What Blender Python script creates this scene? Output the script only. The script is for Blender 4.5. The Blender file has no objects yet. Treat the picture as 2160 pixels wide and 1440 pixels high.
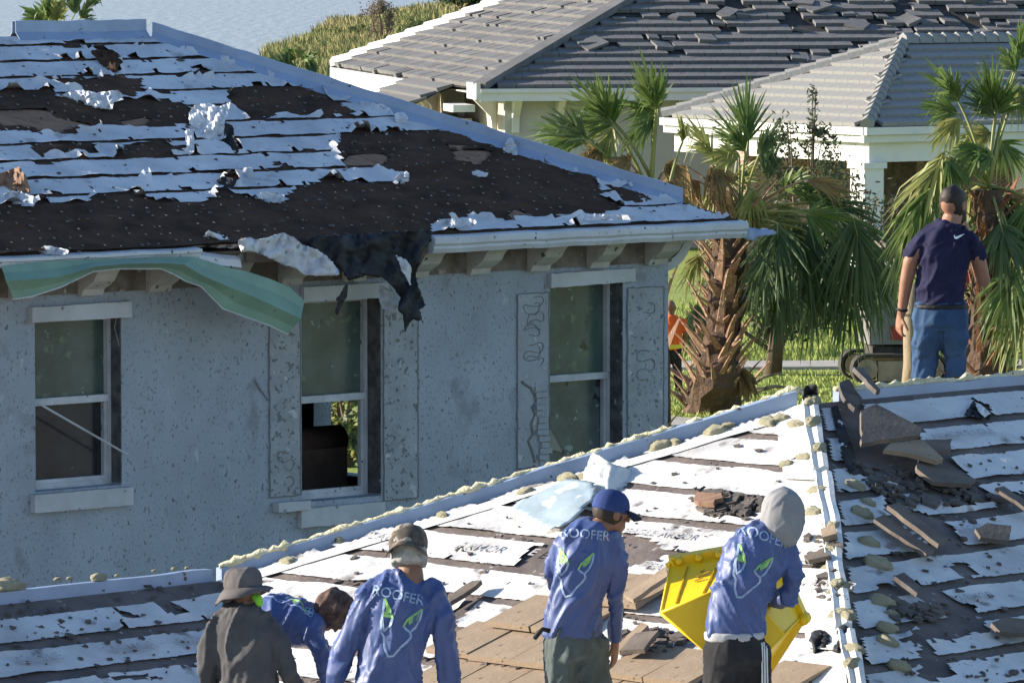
import bpy, bmesh, math, random
from mathutils import Vector, Matrix, noise
from mathutils.bvhtree import BVHTree
R = math.radians
scene = bpy.context.scene
COL = scene.collection
# ------------------------------------------------------------------ camera
CAM = Vector((0, 0, 7.2))
F = 12000.0                      # focal length in pixels of a 2160 px wide picture
TH = math.atan(870 / F)          # downward pitch
cd = bpy.data.cameras.new('camera'); camera = bpy.data.objects.new('camera', cd); COL.objects.link(camera)
cd.lens = 200; cd.sensor_width = 36; cd.clip_start = 0.5; cd.clip_end = 6000
camera.location = CAM; camera.rotation_euler = (math.pi / 2 - TH, 0, 0)
scene.camera = camera
# ------------------------------------------------------------------ sky and sun
SUN_EL, SUN_AZ = R(18.5), R(174.0)   # elevation; direction from +X, counter-clockwise: low sun from the left
SUN = Vector((math.cos(SUN_EL) * math.cos(SUN_AZ), math.cos(SUN_EL) * math.sin(SUN_AZ), math.sin(SUN_EL)))
world = bpy.data.worlds.new('World'); scene.world = world; world.use_nodes = True
wn = world.node_tree; wn.nodes.clear()
sky = wn.nodes.new('ShaderNodeTexSky'); sky.sky_type = 'NISHITA'; sky.sun_disc = False
sky.sun_elevation = SUN_EL; sky.sun_rotation = math.atan2(SUN.x, SUN.y); sky.air_density = 1.0; sky.dust_density = 0.3; sky.ozone_density = 2.5
bg = wn.nodes.new('ShaderNodeBackground'); bg.inputs['Strength'].default_value = 0.10
wo = wn.nodes.new('ShaderNodeOutputWorld')
wn.links.new(sky.outputs[0], bg.inputs[0]); wn.links.new(bg.outputs[0], wo.inputs[0])
sd = bpy.data.lights.new('sun', 'SUN'); sd.energy = 4.6; sd.angle = R(0.5); sd.color = (1.0, 0.90, 0.76)
sun = bpy.data.objects.new('sun', sd); COL.objects.link(sun)
sun.rotation_euler = SUN.to_track_quat('Z', 'Y').to_euler(); sun.location = (0, 0, 30)
vs = scene.view_settings; vs.view_transform = 'Standard'; vs.look = 'None'; vs.gamma = 1.0; vs.exposure = 1.3
try: vs.use_curve_mapping = False
except Exception: pass
scene.cycles.max_bounces = 6; scene.cycles.transparent_max_bounces = 8

# ------------------------------------------------------------------ geometry of the view (to read positions off the photograph)
CT, ST = math.cos(TH), math.sin(TH)
def ray(x, y):
    u, v = x - 1080.0, 720.0 - y
    return Vector((u, F * CT + v * ST, -F * ST + v * CT))
def at(x, y, Y):
    d = ray(x, y); return CAM + d * (Y / d.y)
def gnd(x, y, z=0.0):
    d = ray(x, y); return CAM + d * ((z - CAM.z) / d.z)
def hit(x, y, O, N):
    d = ray(x, y); return CAM + d * ((O - CAM).dot(N) / d.dot(N))
def nz(x, y=0.0, z=0.0): return noise.noise(Vector((x, y, z)))
class Plane:
    def __init__(s, O, U, V):
        s.O = O.copy(); s.U = U.normalized(); s.V = V.normalized(); s.N = s.U.cross(s.V).normalized()
        if s.N.z < 0 and abs(s.N.z) > 1e-6: s.N = -s.N
    def uv(s, x, y):
        p = hit(x, y, s.O, s.N) - s.O; return (p.dot(s.U), p.dot(s.V))
    def p(s, u, v, h=0.0): return s.O + s.U * u + s.V * v + s.N * h
    def poly(s, pts): return [s.uv(*q) for q in pts]
def inpoly(x, y, P):
    c = False; j = len(P) - 1
    for i in range(len(P)):
        xi, yi = P[i]; xj, yj = P[j]
        if (yi > y) != (yj > y) and x < (xj - xi) * (y - yi) / (yj - yi) + xi: c = not c
        j = i
    return c
class Holes:
    def __init__(s, polys): s.P = [(min(a for a, b in p), max(a for a, b in p), min(b for a, b in p), max(b for a, b in p), p) for p in polys]
    def has(s, x, y):
        for a, b, c, d, p in s.P:
            if a <= x <= b and c <= y <= d and inpoly(x, y, p): return True
        return False

# ------------------------------------------------------------------ object helpers
BASE = {}
def _link(o, parent):
    COL.objects.link(o)
    if parent is not None: o.parent = parent
def thing(name, loc, label, cat, group=None):
    o = bpy.data.objects.new(name, None); COL.objects.link(o); o.location = loc; o.empty_display_size = 0.2
    BASE[o] = Vector(loc); tag(o, label, cat, group); return o
def tag(o, label=None, cat=None, group=None, kind=None):
    if label: o['label'] = label
    if cat: o['category'] = cat
    if group: o['group'] = group
    if kind: o['kind'] = kind
    return o
def mesh(name, verts, faces, m, parent=None, smooth=False, origin=None):
    """verts in world space; stored relative to the parent thing's base"""
    off = BASE.get(parent, Vector((0, 0, 0))) if parent is not None else (Vector(origin) if origin is not None else Vector((0, 0, 0)))
    me = bpy.data.meshes.new(name); me.from_pydata([tuple(Vector(v) - off) for v in verts], [], faces); me.update()
    if smooth: me.polygons.foreach_set('use_smooth', [True] * len(me.polygons))
    if m is not None: me.materials.append(m)
    o = bpy.data.objects.new(name, me); _link(o, parent)
    if parent is None: o.location = off
    BASE[o] = off
    return o
def from_bm(name, bm, m, parent=None, smooth=False, origin=None):
    vs_ = [v.co.copy() for v in bm.verts]; bm.verts.index_update()
    fs_ = [[v.index for v in f.verts] for f in bm.faces]; bm.free()
    return mesh(name, vs_, fs_, m, parent, smooth, origin)
def place(name, me, M, parent=None):
    """an object that shares mesh data, at world matrix M"""
    o = bpy.data.objects.new(name, me); _link(o, parent)
    off = BASE.get(parent, Vector((0, 0, 0))) if parent is not None else Vector((0, 0, 0))
    o.matrix_local = Matrix.Translation(-off) @ M
    BASE[o] = off
    return o
class MB:
    def __init__(s): s.v = []; s.f = []
    def add(s, vs_, fs_):
        n = len(s.v); s.v += [Vector(q) for q in vs_]; s.f += [[i + n for i in f] for f in fs_]
    def hexa(s, p): s.add(p, [(0, 3, 2, 1), (4, 5, 6, 7), (0, 1, 5, 4), (1, 2, 6, 5), (2, 3, 7, 6), (3, 0, 4, 7)])
    def box(s, O, A, B, C): s.hexa([O, O + A, O + A + B, O + B, O + C, O + A + C, O + A + B + C, O + B + C])
    def bar(s, a, b, w, h, up=Vector((0, 0, 1))):
        t = (b - a).normalized(); x = t.cross(up)
        if x.length < 1e-4: x = t.cross(Vector((0, 1, 0)))
        x.normalize(); y = x.cross(t).normalized()
        s.box(a - x * w / 2 - y * h / 2, b - a, x * w, y * h)
    def tube(s, pts, radii, seg=8, cap=True, jit=0.0, rnd=None):
        n0 = len(s.v); k = len(pts); prev = None
        for i, p in enumerate(pts):
            t = (pts[min(i + 1, k - 1)] - pts[max(i - 1, 0)]).normalized()
            if prev is None: x = t.orthogonal().normalized()
            else:
                x = prev - t * prev.dot(t); x = x.normalized() if x.length > 1e-6 else t.orthogonal().normalized()
            prev = x; y = t.cross(x)
            r = radii[i] if isinstance(radii, (list, tuple)) else radii
            for j in range(seg):
                a = 2 * math.pi * j / seg; rr = r * (1 + (rnd.uniform(-jit, jit) if rnd else 0))
                s.v.append(p + x * math.cos(a) * rr + y * math.sin(a) * rr)
        for i in range(k - 1):
            for j in range(seg):
                a = n0 + i * seg + j; b = n0 + i * seg + (j + 1) % seg
                s.f.append([a, b, b + seg, a + seg])
        if cap:
            s.f.append([n0 + j for j in range(seg)][::-1]); s.f.append([n0 + (k - 1) * seg + j for j in range(seg)])
    def prism(s, prof, O, A, B, C):
        """profile points (a,b) in the A,B plane, extruded along C"""
        n = len(prof); n0 = len(s.v)
        for q in (O, O + C):
            for a, b in prof: s.v.append(q + A * a + B * b)
        s.f.append([n0 + i for i in range(n)][::-1]); s.f.append([n0 + n + i for i in range(n)])
        for i in range(n):
            j = (i + 1) % n; s.f.append([n0 + i, n0 + j, n0 + n + j, n0 + n + i])
    def build(s, name, m, parent=None, smooth=False, origin=None): return mesh(name, s.v, s.f, m, parent, smooth, origin)

# ------------------------------------------------------------------ materials
def mat(name, c1, c2=None, scale=6.0, rough=0.8, specks=None, bump=None, metal=0.0, spec=0.3, detail=6.0, mid=(0.35, 0.65), stretch=None, streak=None, coord='Object', trans=0.0):
    m = bpy.data.materials.new(name); m.use_nodes = True; nt = m.node_tree; N = nt.nodes; L = nt.links
    b = N['Principled BSDF']; b.inputs['Roughness'].default_value = rough; b.inputs['Metallic'].default_value = metal
    b.inputs['Specular IOR Level'].default_value = spec
    if trans: b.inputs['Transmission Weight'].default_value = trans
    tc = N.new('ShaderNodeTexCoord'); src = tc.outputs[coord]
    if stretch:
        mp = N.new('ShaderNodeMapping'); mp.inputs['Scale'].default_value = stretch; L.new(src, mp.inputs[0]); src = mp.outputs[0]
    def nse(sc, det=detail, rg=0.6):
        t = N.new('ShaderNodeTexNoise'); t.inputs['Scale'].default_value = sc; t.inputs['Detail'].default_value = det; t.inputs['Roughness'].default_value = rg
        L.new(src, t.inputs['Vector']); return t.outputs['Fac']
    def ramp(s, a, bb):
        r = N.new('ShaderNodeMapRange'); r.inputs['From Min'].default_value = a; r.inputs['From Max'].default_value = bb; L.new(s, r.inputs['Value']); return r.outputs[0]
    def mix(f, A, B):
        x = N.new('ShaderNodeMix'); x.data_type = 'RGBA'; L.new(f, x.inputs[0])
        if isinstance(A, tuple): x.inputs[6].default_value = (*A, 1)
        else: L.new(A, x.inputs[6])
        if isinstance(B, tuple): x.inputs[7].default_value = (*B, 1)
        else: L.new(B, x.inputs[7])
        return x.outputs[2]
    cur = c1
    if c2: cur = mix(ramp(nse(scale), *mid), c1, c2)
    if streak:
        cur = mix(ramp(nse(streak[1]), streak[2], streak[2] + 0.15), cur, streak[0])
    for sp in (specks or []):
        cur = mix(ramp(nse(sp[1], 3.0, 0.5), sp[2], sp[2] + (sp[3] if len(sp) > 3 else 0.03)), cur, sp[0])
    if isinstance(cur, tuple): b.inputs['Base Color'].default_value = (*cur, 1)
    else: L.new(cur, b.inputs['Base Color'])
    if bump:
        bp = N.new('ShaderNodeBump'); bp.inputs['Strength'].default_value = bump[1]; bp.inputs['Distance'].default_value = bump[2] if len(bump) > 2 else 0.02
        L.new(nse(bump[0], 5.0), bp.inputs['Height']); L.new(bp.outputs[0], b.inputs['Normal'])
    return m
DARK = (0.03, 0.027, 0.025)
M = {}
M['sheet'] = mat('white_underlayment', (0.60, 0.595, 0.595), (0.36, 0.35, 0.345), 1.6, 0.6, [((0.21, 0.19, 0.18), 4.5, 0.62, 0.08), (DARK, 9, 0.70, 0.02), ((0.14, 0.13, 0.12), 24, 0.70, 0.03)], (6, 0.6, 0.03), spec=0.35, mid=(0.45, 0.75))
M['sheet2'] = mat('grey_white_underlayment', (0.60, 0.62, 0.66), (0.40, 0.42, 0.46), 1.4, 0.5, [((0.33, 0.33, 0.34), 4.0, 0.63, 0.08), (DARK, 7, 0.70, 0.02), ((0.10, 0.095, 0.09), 18, 0.695, 0.03)], (6, 0.6, 0.03), spec=0.35)
M['felt'] = mat('brown_felt', (0.080, 0.048, 0.034), (0.036, 0.023, 0.017), 2.2, 0.9, [((0.09,0.065,0.05), 6, 0.66, 0.05)], (5.0, 0.9, 0.05), spec=0.12, stretch=(1, 1, 2.5))
M['felt_grey'] = mat('grey_felt', (0.165, 0.135, 0.125), (0.09, 0.075, 0.072), 3.0, 0.85, [((0.3, 0.28, 0.27), 14, 0.68)], (12, 0.6, 0.02))
M['felt_dark'] = mat('dark_felt', (0.035, 0.033, 0.037), (0.018, 0.018, 0.02), 3.0, 0.8, [((0.14, 0.13, 0.13), 14, 0.70)], (12, 0.6, 0.02))
M['black_felt'] = mat('black_felt', (0.012, 0.013, 0.017), (0.020, 0.021, 0.026), 2.0, 0.6, None, (14, 0.3, 0.01), spec=0.25)
M['ply'] = mat('plywood', (0.28, 0.17, 0.11), (0.17, 0.10, 0.07), 5, 0.85, [(DARK, 9, 0.68)], (14, 0.5, 0.01), stretch=(1, 4, 1))
M['nail'] = mat('cap_nail', (0.17, 0.16, 0.14), rough=0.8)
M['gut'] = mat('white_gutter', (0.52, 0.54, 0.57), (0.42, 0.44, 0.47), 2.5, 0.5, [(DARK, 9, 0.69, 0.02), ((0.2, 0.19, 0.18), 20, 0.67, 0.03)], (3, 0.3, 0.02))
M['flash'] = mat('sky_tinted_flashing', (0.27, 0.35, 0.50), (0.21, 0.28, 0.41), 2.5, 0.4, [(DARK, 10, 0.70, 0.02)], (3, 0.3, 0.02), spec=0.5)  # white metal; the blue sky reflection is put into the base colour
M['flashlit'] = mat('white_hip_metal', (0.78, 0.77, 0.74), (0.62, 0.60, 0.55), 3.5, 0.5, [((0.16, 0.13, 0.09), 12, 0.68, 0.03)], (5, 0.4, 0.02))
M['foam'] = mat('yellow_foam', (0.64, 0.59, 0.38), (0.74, 0.70, 0.53), 9, 0.95, [((0.30, 0.24, 0.12), 18, 0.66, 0.06), ((0.74, 0.71, 0.58), 11, 0.64, 0.05)], (30, 1.0, 0.04), spec=0.1)
M['foam_shade'] = mat('shaded_foam', (0.46, 0.44, 0.22), (0.62, 0.58, 0.34), 7, 0.9, [((0.16, 0.15, 0.06), 14, 0.66, 0.05)], (16, 0.9, 0.03))  # shaded copy of the yellow foam, shade in its colour; unused
M['tile'] = mat('tan_roof_tile', (0.31, 0.235, 0.165), (0.24, 0.18, 0.125), 3.5, 0.85, [((0.12, 0.09, 0.07), 15, 0.68, 0.05)], (30, 0.4, 0.01))
M['tile_dk'] = mat('weathered_roof_tile', (0.15, 0.122, 0.10), (0.10, 0.084, 0.073), 4, 0.85, [((0.07, 0.06, 0.05), 15, 0.68, 0.05)], (30, 0.5, 0.01))
M['chip'] = mat('dark_debris', (0.06, 0.052, 0.048), (0.13, 0.11, 0.10), 6, 0.85, None, (20, 0.5, 0.02))
M['stucco'] = mat('weathered_stucco', (0.36, 0.40, 0.455), (0.29, 0.325, 0.37), 1.3, 0.9,
                  [((0.20, 0.21, 0.22), 34, 0.60, 0.06), ((0.12, 0.125, 0.13), 17, 0.68, 0.04), ((0.21, 0.225, 0.24), 2.2, 0.62, 0.12), ((0.42, 0.45, 0.48), 5.0, 0.69, 0.05)], (45, 1.0, 0.02), stretch=(1, 1, 0.75))
M['patch'] = mat('bare_wall_patch', (0.34, 0.36, 0.38), (0.27, 0.285, 0.30), 4, 0.9, [((0.13, 0.135, 0.135), 20, 0.60, 0.05), ((0.16, 0.165, 0.165), 9, 0.65, 0.04), ((0.45, 0.46, 0.47), 7, 0.66, 0.04)], (30, 0.8, 0.02))
M['patch_clean'] = mat('bare_wall_panel', (0.34, 0.36, 0.385), (0.28, 0.295, 0.315), 3, 0.9, [((0.14, 0.145, 0.145), 18, 0.66, 0.04), ((0.44, 0.45, 0.46), 6, 0.66, 0.04)], (30, 0.6, 0.02))
M['bead'] = mat('adhesive_bead', (0.125, 0.125, 0.125), (0.20, 0.20, 0.20), 20, 0.9)
M['trim'] = mat('white_trim', (0.48, 0.49, 0.51), (0.38, 0.39, 0.40), 3, 0.7, [((0.14, 0.13, 0.12), 10, 0.68, 0.02)], (14, 0.4, 0.01))
M['corbel'] = mat('cream_corbel', (0.45, 0.435, 0.41), (0.35, 0.335, 0.315), 5, 0.8, [((0.09, 0.08, 0.07), 11, 0.66, 0.03)], (16, 0.5, 0.01))
M['soffit'] = mat('brown_soffit', (0.16, 0.125, 0.10), (0.08, 0.065, 0.055), 6, 0.9, [((0.35, 0.3, 0.26), 10, 0.66, 0.04)])
M['frame'] = mat('white_window_frame', (0.50, 0.51, 0.53), (0.36, 0.37, 0.39), 5, 0.5, [((0.08, 0.08, 0.08), 14, 0.68, 0.03)])
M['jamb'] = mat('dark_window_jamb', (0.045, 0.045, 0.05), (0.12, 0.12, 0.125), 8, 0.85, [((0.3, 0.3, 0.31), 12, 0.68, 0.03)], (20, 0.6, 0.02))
M['glass'] = mat('grimy_reflecting_glass', (0.040, 0.062, 0.052), (0.085, 0.120, 0.105), 2.0, 0.2, [((0.10, 0.15, 0.10), 6, 0.60, 0.08), ((0.26, 0.30, 0.26), 11, 0.68, 0.05), ((0.03, 0.045, 0.03), 4, 0.64, 0.08)], spec=0.5)  # grime flecks, plus green foliage reflection painted into base and blotches
M['glass_dark'] = mat('dark_glass', (0.012, 0.014, 0.018), (0.03, 0.035, 0.04), 2.5, 0.12, [((0.22, 0.2, 0.17), 7, 0.72, 0.05)], spec=0.5)
M['glass_broken'] = mat('cracked_glass', (0.05, 0.07, 0.07), (0.10, 0.125, 0.125), 3, 0.2, [((0.22, 0.27, 0.27), 7, 0.62, 0.06), ((0.02, 0.025, 0.02), 5, 0.66, 0.04)], spec=0.5)
M['green'] = mat('green_metal', (0.19, 0.305, 0.235), (0.155, 0.255, 0.195), 3, 0.5, [((0.05, 0.1, 0.07), 9, 0.71, 0.04)], (6, 0.2, 0.01), spec=0.4)
M['room'] = mat('dim_room_wall', (0.42, 0.38, 0.33), (0.33, 0.29, 0.25), 2, 0.9)
M['sofa'] = mat('brown_sofa', (0.26, 0.19, 0.15), (0.19, 0.135, 0.11), 6, 0.9)
M['frieze'] = mat('shaded_brown_frieze', (0.10, 0.08, 0.065), (0.20, 0.175, 0.155), 5, 0.9, [((0.32, 0.28, 0.25), 9, 0.66, 0.03)])  # brown paint, with the shade under the eave darkened into the colour
M['dirt'] = mat('sandy_yard', (0.34, 0.30, 0.25), (0.26, 0.23, 0.19), 1.2, 0.95)
M['conc'] = mat('concrete', (0.42, 0.39, 0.35), (0.33, 0.31, 0.28), 3, 0.9, [((0.2, 0.18, 0.16), 12, 0.68, 0.04)])
M['grass'] = mat('lawn', (0.21, 0.27, 0.055), (0.29, 0.33, 0.085), 0.9, 0.9, [((0.20, 0.19, 0.07), 0.35, 0.62, 0.08)], (18, 0.9, 0.08))
M['blade'] = mat('grass_blade', (0.22, 0.29, 0.05), (0.34, 0.38, 0.10), 0.6, 0.7)
M['reed'] = mat('reed', (0.17, 0.19, 0.06), (0.27, 0.24, 0.10), 0.12, 0.85)
M['reed_dry'] = mat('dry_reed', (0.34, 0.27, 0.13), (0.23, 0.22, 0.09), 0.15, 0.85)
# ================================================================== ground, lake
shore_px = [(540, 150), (552, 122), (585, 108), (640, 96), (668, 72), (700, 55), (745, 47), (800, 36), (860, 22), (935, 14), (1010, -6)]
shore = [gnd(x, y, -0.2) for x, y in shore_px]
gv = [(-420, -30, -0.7), (420, -30, -0.7), (420, 44, -0.7), (-420, 44, -0.7), (420, 53, 0.0), (-420, 53, 0.0)]
gf = [(0, 1, 2, 3), (3, 2, 4, 5)]
outl = [(2400, 53, 0.0), (2400, 4000, 0.0), (500, 4000, 0.0), (60, 900, 0.0)] + [(p.x, p.y, 0.0) for p in reversed(shore)] + [(-30, 215, 0.0), (-60, 175, 0.0), (-420, 165, 0.0)]
n0 = len(gv); gv += outl; gf.append([5, 4] + list(range(n0, n0 + len(outl))))
n1 = len(gv); lo = outl[3:]; gv += [(a, b + 3, -0.6) for a, b, c in lo]      # sloping bank down into the water
for i in range(len(lo) - 1): gf.append([n0 + 3 + i, n0 + 4 + i, n1 + i + 1, n1 + i])
GO = tag(mesh('ground', gv, gf, M['grass']), kind='structure'); GO.data.materials.append(M['dirt'])
for f_ in (0, 1): GO.data.polygons[f_].material_index = 1
wm = bpy.data.materials.new('lake_water'); wm.use_nodes = True; nt = wm.node_tree; b = nt.nodes['Principled BSDF']
b.inputs['Base Color'].default_value = (0.30, 0.32, 0.33, 1); b.inputs['Roughness'].default_value = 0.4; b.inputs['Specular IOR Level'].default_value = 0.5
tc = nt.nodes.new('ShaderNodeTexCoord'); mp = nt.nodes.new('ShaderNodeMapping'); mp.inputs['Scale'].default_value = (0.35, 0.05, 1)
tn = nt.nodes.new('ShaderNodeTexNoise'); tn.inputs['Scale'].default_value = 3.0; tn.inputs['Detail'].default_value = 6
bp = nt.nodes.new('ShaderNodeBump'); bp.inputs['Strength'].default_value = 0.6; bp.inputs['Distance'].default_value = 0.25
nt.links.new(tc.outputs['Object'], mp.inputs[0]); nt.links.new(mp.outputs[0], tn.inputs['Vector']); nt.links.new(tn.outputs['Fac'], bp.inputs['Height']); nt.links.new(bp.outputs[0], b.inputs['Normal'])
tag(mesh('lake', [(-2500, 120, -0.4), (2500, 120, -0.4), (2500, 5000, -0.4), (-2500, 5000, -0.4)], [(0, 1, 2, 3)], wm), kind='structure')
# footpath across the lawn, near strip of paving behind the house
pa, pb = gnd(1380, 781), gnd(2400, 776)
def strip_box(name, a, b, w, h, m):
    t = (b - a).normalized(); n = Vector((-t.y, t.x, 0)); mb = MB()
    L_ = (b - a).length; k = max(1, int(L_ / 1.5))
    q = MB()
    for i in range(k):
        p = a + t * (L_ * i / k + 0.01); q.box(p - Vector((0, 0, 0.1)), t * (L_ / k - 0.02), n * w, Vector((0, 0, h + 0.1)))
    return tag(q.build(name, m), kind='structure')
strip_box('footpath', pa, pb, 1.35, 0.05, M['conc'])
strip_box('paving', gnd(1380, 905), gnd(1530, 893), 1.3, 0.04, M['conc'])

# ================================================================== torn sheets on a roof plane
def sheets(parent, pl, rows, ur, du, dv, holes, clip, m, seed=0, name='underlayment_sheet', lift=0.006, curl=0.035, bite=0.30, wrinkle=0.006, minc=14, jag=0.045):
    """rows: list of (v0,v1). Cells inside holes are torn away, edges are ragged and curl up. Each connected piece is an object."""
    scraps = MB(); cnt = 0
    for ri, (v0, v1) in enumerate(rows):
        nv = max(3, int(round((v1 - v0) / dv))); nu = int((ur[1] - ur[0]) / du)
        keep = {}
        for i in range(nu):
            u = ur[0] + (i + 0.5) * du
            for j in range(nv):
                v = v0 + (v1 - v0) * (j + 0.5) / nv
                if not clip(u, v): continue
                uu = u + jag * nz(u * 5, v * 5, seed) + jag * 0.5 * nz(u * 17, v * 17, seed + 3)
                vv = v + jag * nz(u * 5, v * 5, seed + 7) + jag * 0.5 * nz(u * 17, v * 17, seed + 9)
                if holes.has(uu, vv): continue
                if j in (0, nv - 1) and nz(u * 3.1, ri * 3.7 + j, seed + 20) + 0.5 * nz(u * 14, ri * 3.7 + j, seed + 22) > bite: continue
                keep[(i, j)] = True
        seen = set()
        for c in list(keep):
            if c in seen: continue
            comp = [c]; seen.add(c); st = [c]
            while st:
                a, b_ = st.pop()
                for d in ((a + 1, b_), (a - 1, b_), (a, b_ + 1), (a, b_ - 1)):
                    if d in keep and d not in seen: seen.add(d); comp.append(d); st.append(d)
            vid = {}; vs_ = []; fs_ = []
            def vert(i, j):
                if (i, j) in vid: return vid[(i, j)]
                u = ur[0] + i * du; v = v0 + (v1 - v0) * j / nv
                nb = [(i - 1, j - 1), (i, j - 1), (i - 1, j), (i, j)]
                full = sum(1 for q in nb if q in keep)
                interior_gap = full < 4 and not ((j in (0, nv)) and full == 2)
                h = lift + wrinkle * (1 + nz(u * 3.3, v * 9, seed + 40)) + 0.5 * wrinkle * nz(u * 13, v * 13, seed + 41)
                if interior_gap: h += curl * max(0.0, 0.15 + nz(u * 4, v * 4, seed + 50) * 1.6)
                elif full < 4: h += 0.012 * max(0.0, nz(u * 2.5, ri * 5.1, seed + 51)) * 2
                ju = du * 0.35 * nz(u * 23, v * 23, seed + 60) if full < 4 else 0
                jv = (0.006 * nz(u * 4, ri * 2.2 + j, seed + 61) + 0.010 * nz(u * 27, ri * 2.2 + j, seed + 62)) if full < 4 else 0
                vid[(i, j)] = len(vs_); vs_.append(pl.p(u + ju, v + jv, h)); return vid[(i, j)]
            for (i, j) in comp: fs_.append([vert(i, j), vert(i + 1, j), vert(i + 1, j + 1), vert(i, j + 1)])
            if len(comp) < minc: scraps.add(vs_, fs_)
            else: mesh(name, vs_, fs_, m, parent, smooth=True); cnt += 1
    if scraps.v:
        tag(scraps.build('underlayment_scraps', m, parent, smooth=True), kind='stuff')
    return cnt

def px_sheet(name, poly, depth, m, parent, step=7, thick=0.004, wr=0.05, seed=0, label=None, smooth=True):
    """a crumpled sheet whose outline is read from the photograph and which lies near depth(x,y) -> Y"""
    xs = [p[0] for p in poly]; ys = [p[1] for p in poly]; vid = {}; vs_ = []; fs_ = []
    x0, y0 = min(xs), min(ys); nx = int((max(xs) - x0) / step) + 1; ny = int((max(ys) - y0) / step) + 1
    def vert(i, j):
        if (i, j) not in vid:
            x = x0 + i * step; y = y0 + j * step
            x += step * 0.4 * nz(x * .09, y * .09, seed); y += step * 0.4 * nz(x * .09, y * .09, seed + 5)
            Y = depth(x, y) + wr * (.8 * nz(x * .03, y * .03, seed + 9) + 1.0 * abs(nz(x * .06 + y * .03, y * .02, seed + 11)) + .6 * abs(nz(x * .05, y * .11 - x * .04, seed + 12)) + .15 * nz(x * .2, y * .2, seed + 13))
            vid[(i, j)] = len(vs_); vs_.append(at(x, y, Y))
        return vid[(i, j)]
    for i in range(nx):
        for j in range(ny):
            if inpoly(x0 + (i + .5) * step, y0 + (j + .5) * step, poly): fs_.append([vert(i, j), vert(i + 1, j), vert(i + 1, j + 1), vert(i, j + 1)])
    ed_ = {}
    for f_ in fs_:
        for a_ in range(4): e_ = tuple(sorted((f_[a_], f_[(a_ + 1) % 4]))); ed_[e_] = ed_.get(e_, 0) + 1
    bset = {i_ for e_, c_ in ed_.items() if c_ == 1 for i_ in e_}; inv = {i_: k_ for k_, i_ in vid.items()}
    for i_ in bset:                                    # pull border vertices onto the true outline
        x = x0 + inv[i_][0] * step; y = y0 + inv[i_][1] * step; best = None
        for a_ in range(len(poly)):
            (ax_, ay_), (bx_, by_) = poly[a_], poly[(a_ + 1) % len(poly)]; dx_, dy_ = bx_ - ax_, by_ - ay_; t_ = max(0, min(1, ((x - ax_) * dx_ + (y - ay_) * dy_) / (dx_ * dx_ + dy_ * dy_ + 1e-9)))
            px_, py_ = ax_ + dx_ * t_, ay_ + dy_ * t_; d_ = (px_ - x) ** 2 + (py_ - y) ** 2
            if best is None or d_ < best[0]: best = (d_, px_, py_)
        px_ = best[1] + step * .5 * nz(x * .21, y * .21, seed + 30); py_ = best[2] + step * .5 * nz(x * .21, y * .21, seed + 33)
        vs_[i_] = at(px_, py_, vs_[i_].y)
    o = mesh(name, vs_, fs_, m, parent, smooth=smooth)
    if thick:
        md = o.modifiers.new('solid', 'SOLIDIFY'); md.thickness = thick
    if label: o['label'] = label
    return o

# ================================================================== foreground house (its roof is being stripped)
K = 5.1 / 12.0; PIT = math.atan(K)
AF = R(45.5); W = Vector((math.cos(AF), math.sin(AF), 0)); S = Vector((math.sin(AF), -math.cos(AF), 0)); ZUP = Vector((0, 0, 1))
A = at(1706, 852, 34.8)                      # apex where the ridge and two hips meet
def ab(P): q = P - A; return q.dot(S), -q.dot(W)
TB = 2.55                                     # wing ridge branches off this far down the hip
ZB = A.z - K * TB
BMAX = 6.3; ZE = A.z - K * BMAX
def roofz(X, Y):
    a, b_ = ab(Vector((X, Y, 0)))
    zm = A.z - K * max(abs(a), b_)
    if b_ > TB: zm = max(zm, ZB - K * abs(a + TB))
    return zm
cosP, sinP = math.cos(PIT), math.sin(PIT)
LIT = Plane(A, S, W * cosP + ZUP * sinP)
RGT = Plane(A, W, -S * cosP + ZUP * sinP)
Bp = A - S * TB - W * TB - ZUP * (K * TB)
WNG = Plane(Bp, W, -S * cosP + ZUP * sinP)
HROOT = thing('stripped_roof_house', (A.x, A.y, -0.7), 'nearest house with roof stripped to white underlayment, workers standing on it', 'house')
def P3(a, b_, dz=0.0):
    p = A + S * a - W * b_; p.z = 0
    return Vector((p.x, p.y, roofz(p.x, p.y) + dz))
RL = 11.0
aw = TB; WE = BMAX - TB * 2                   # eave of the wing
def pt(a, b_, z): q = A + S * a - W * b_; return Vector((q.x, q.y, z))
dk = MB()
zA = A.z
vb = BMAX; va = BMAX - 2 * TB                 # valley meets the eaves at b=BMAX, a=BMAX-2TB
# hip-end face (sunlit)
dk.add([pt(0, 0, zA), pt(-TB, TB, ZB), pt(va, vb, ZE), pt(vb, vb, ZE)], [(0, 1, 2, 3)])
# right slope
dk.add([pt(0, 0, zA), pt(vb, vb, ZE), pt(vb, -RL, ZE), pt(0, -RL, zA)], [(0, 1, 2, 3)])
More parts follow.
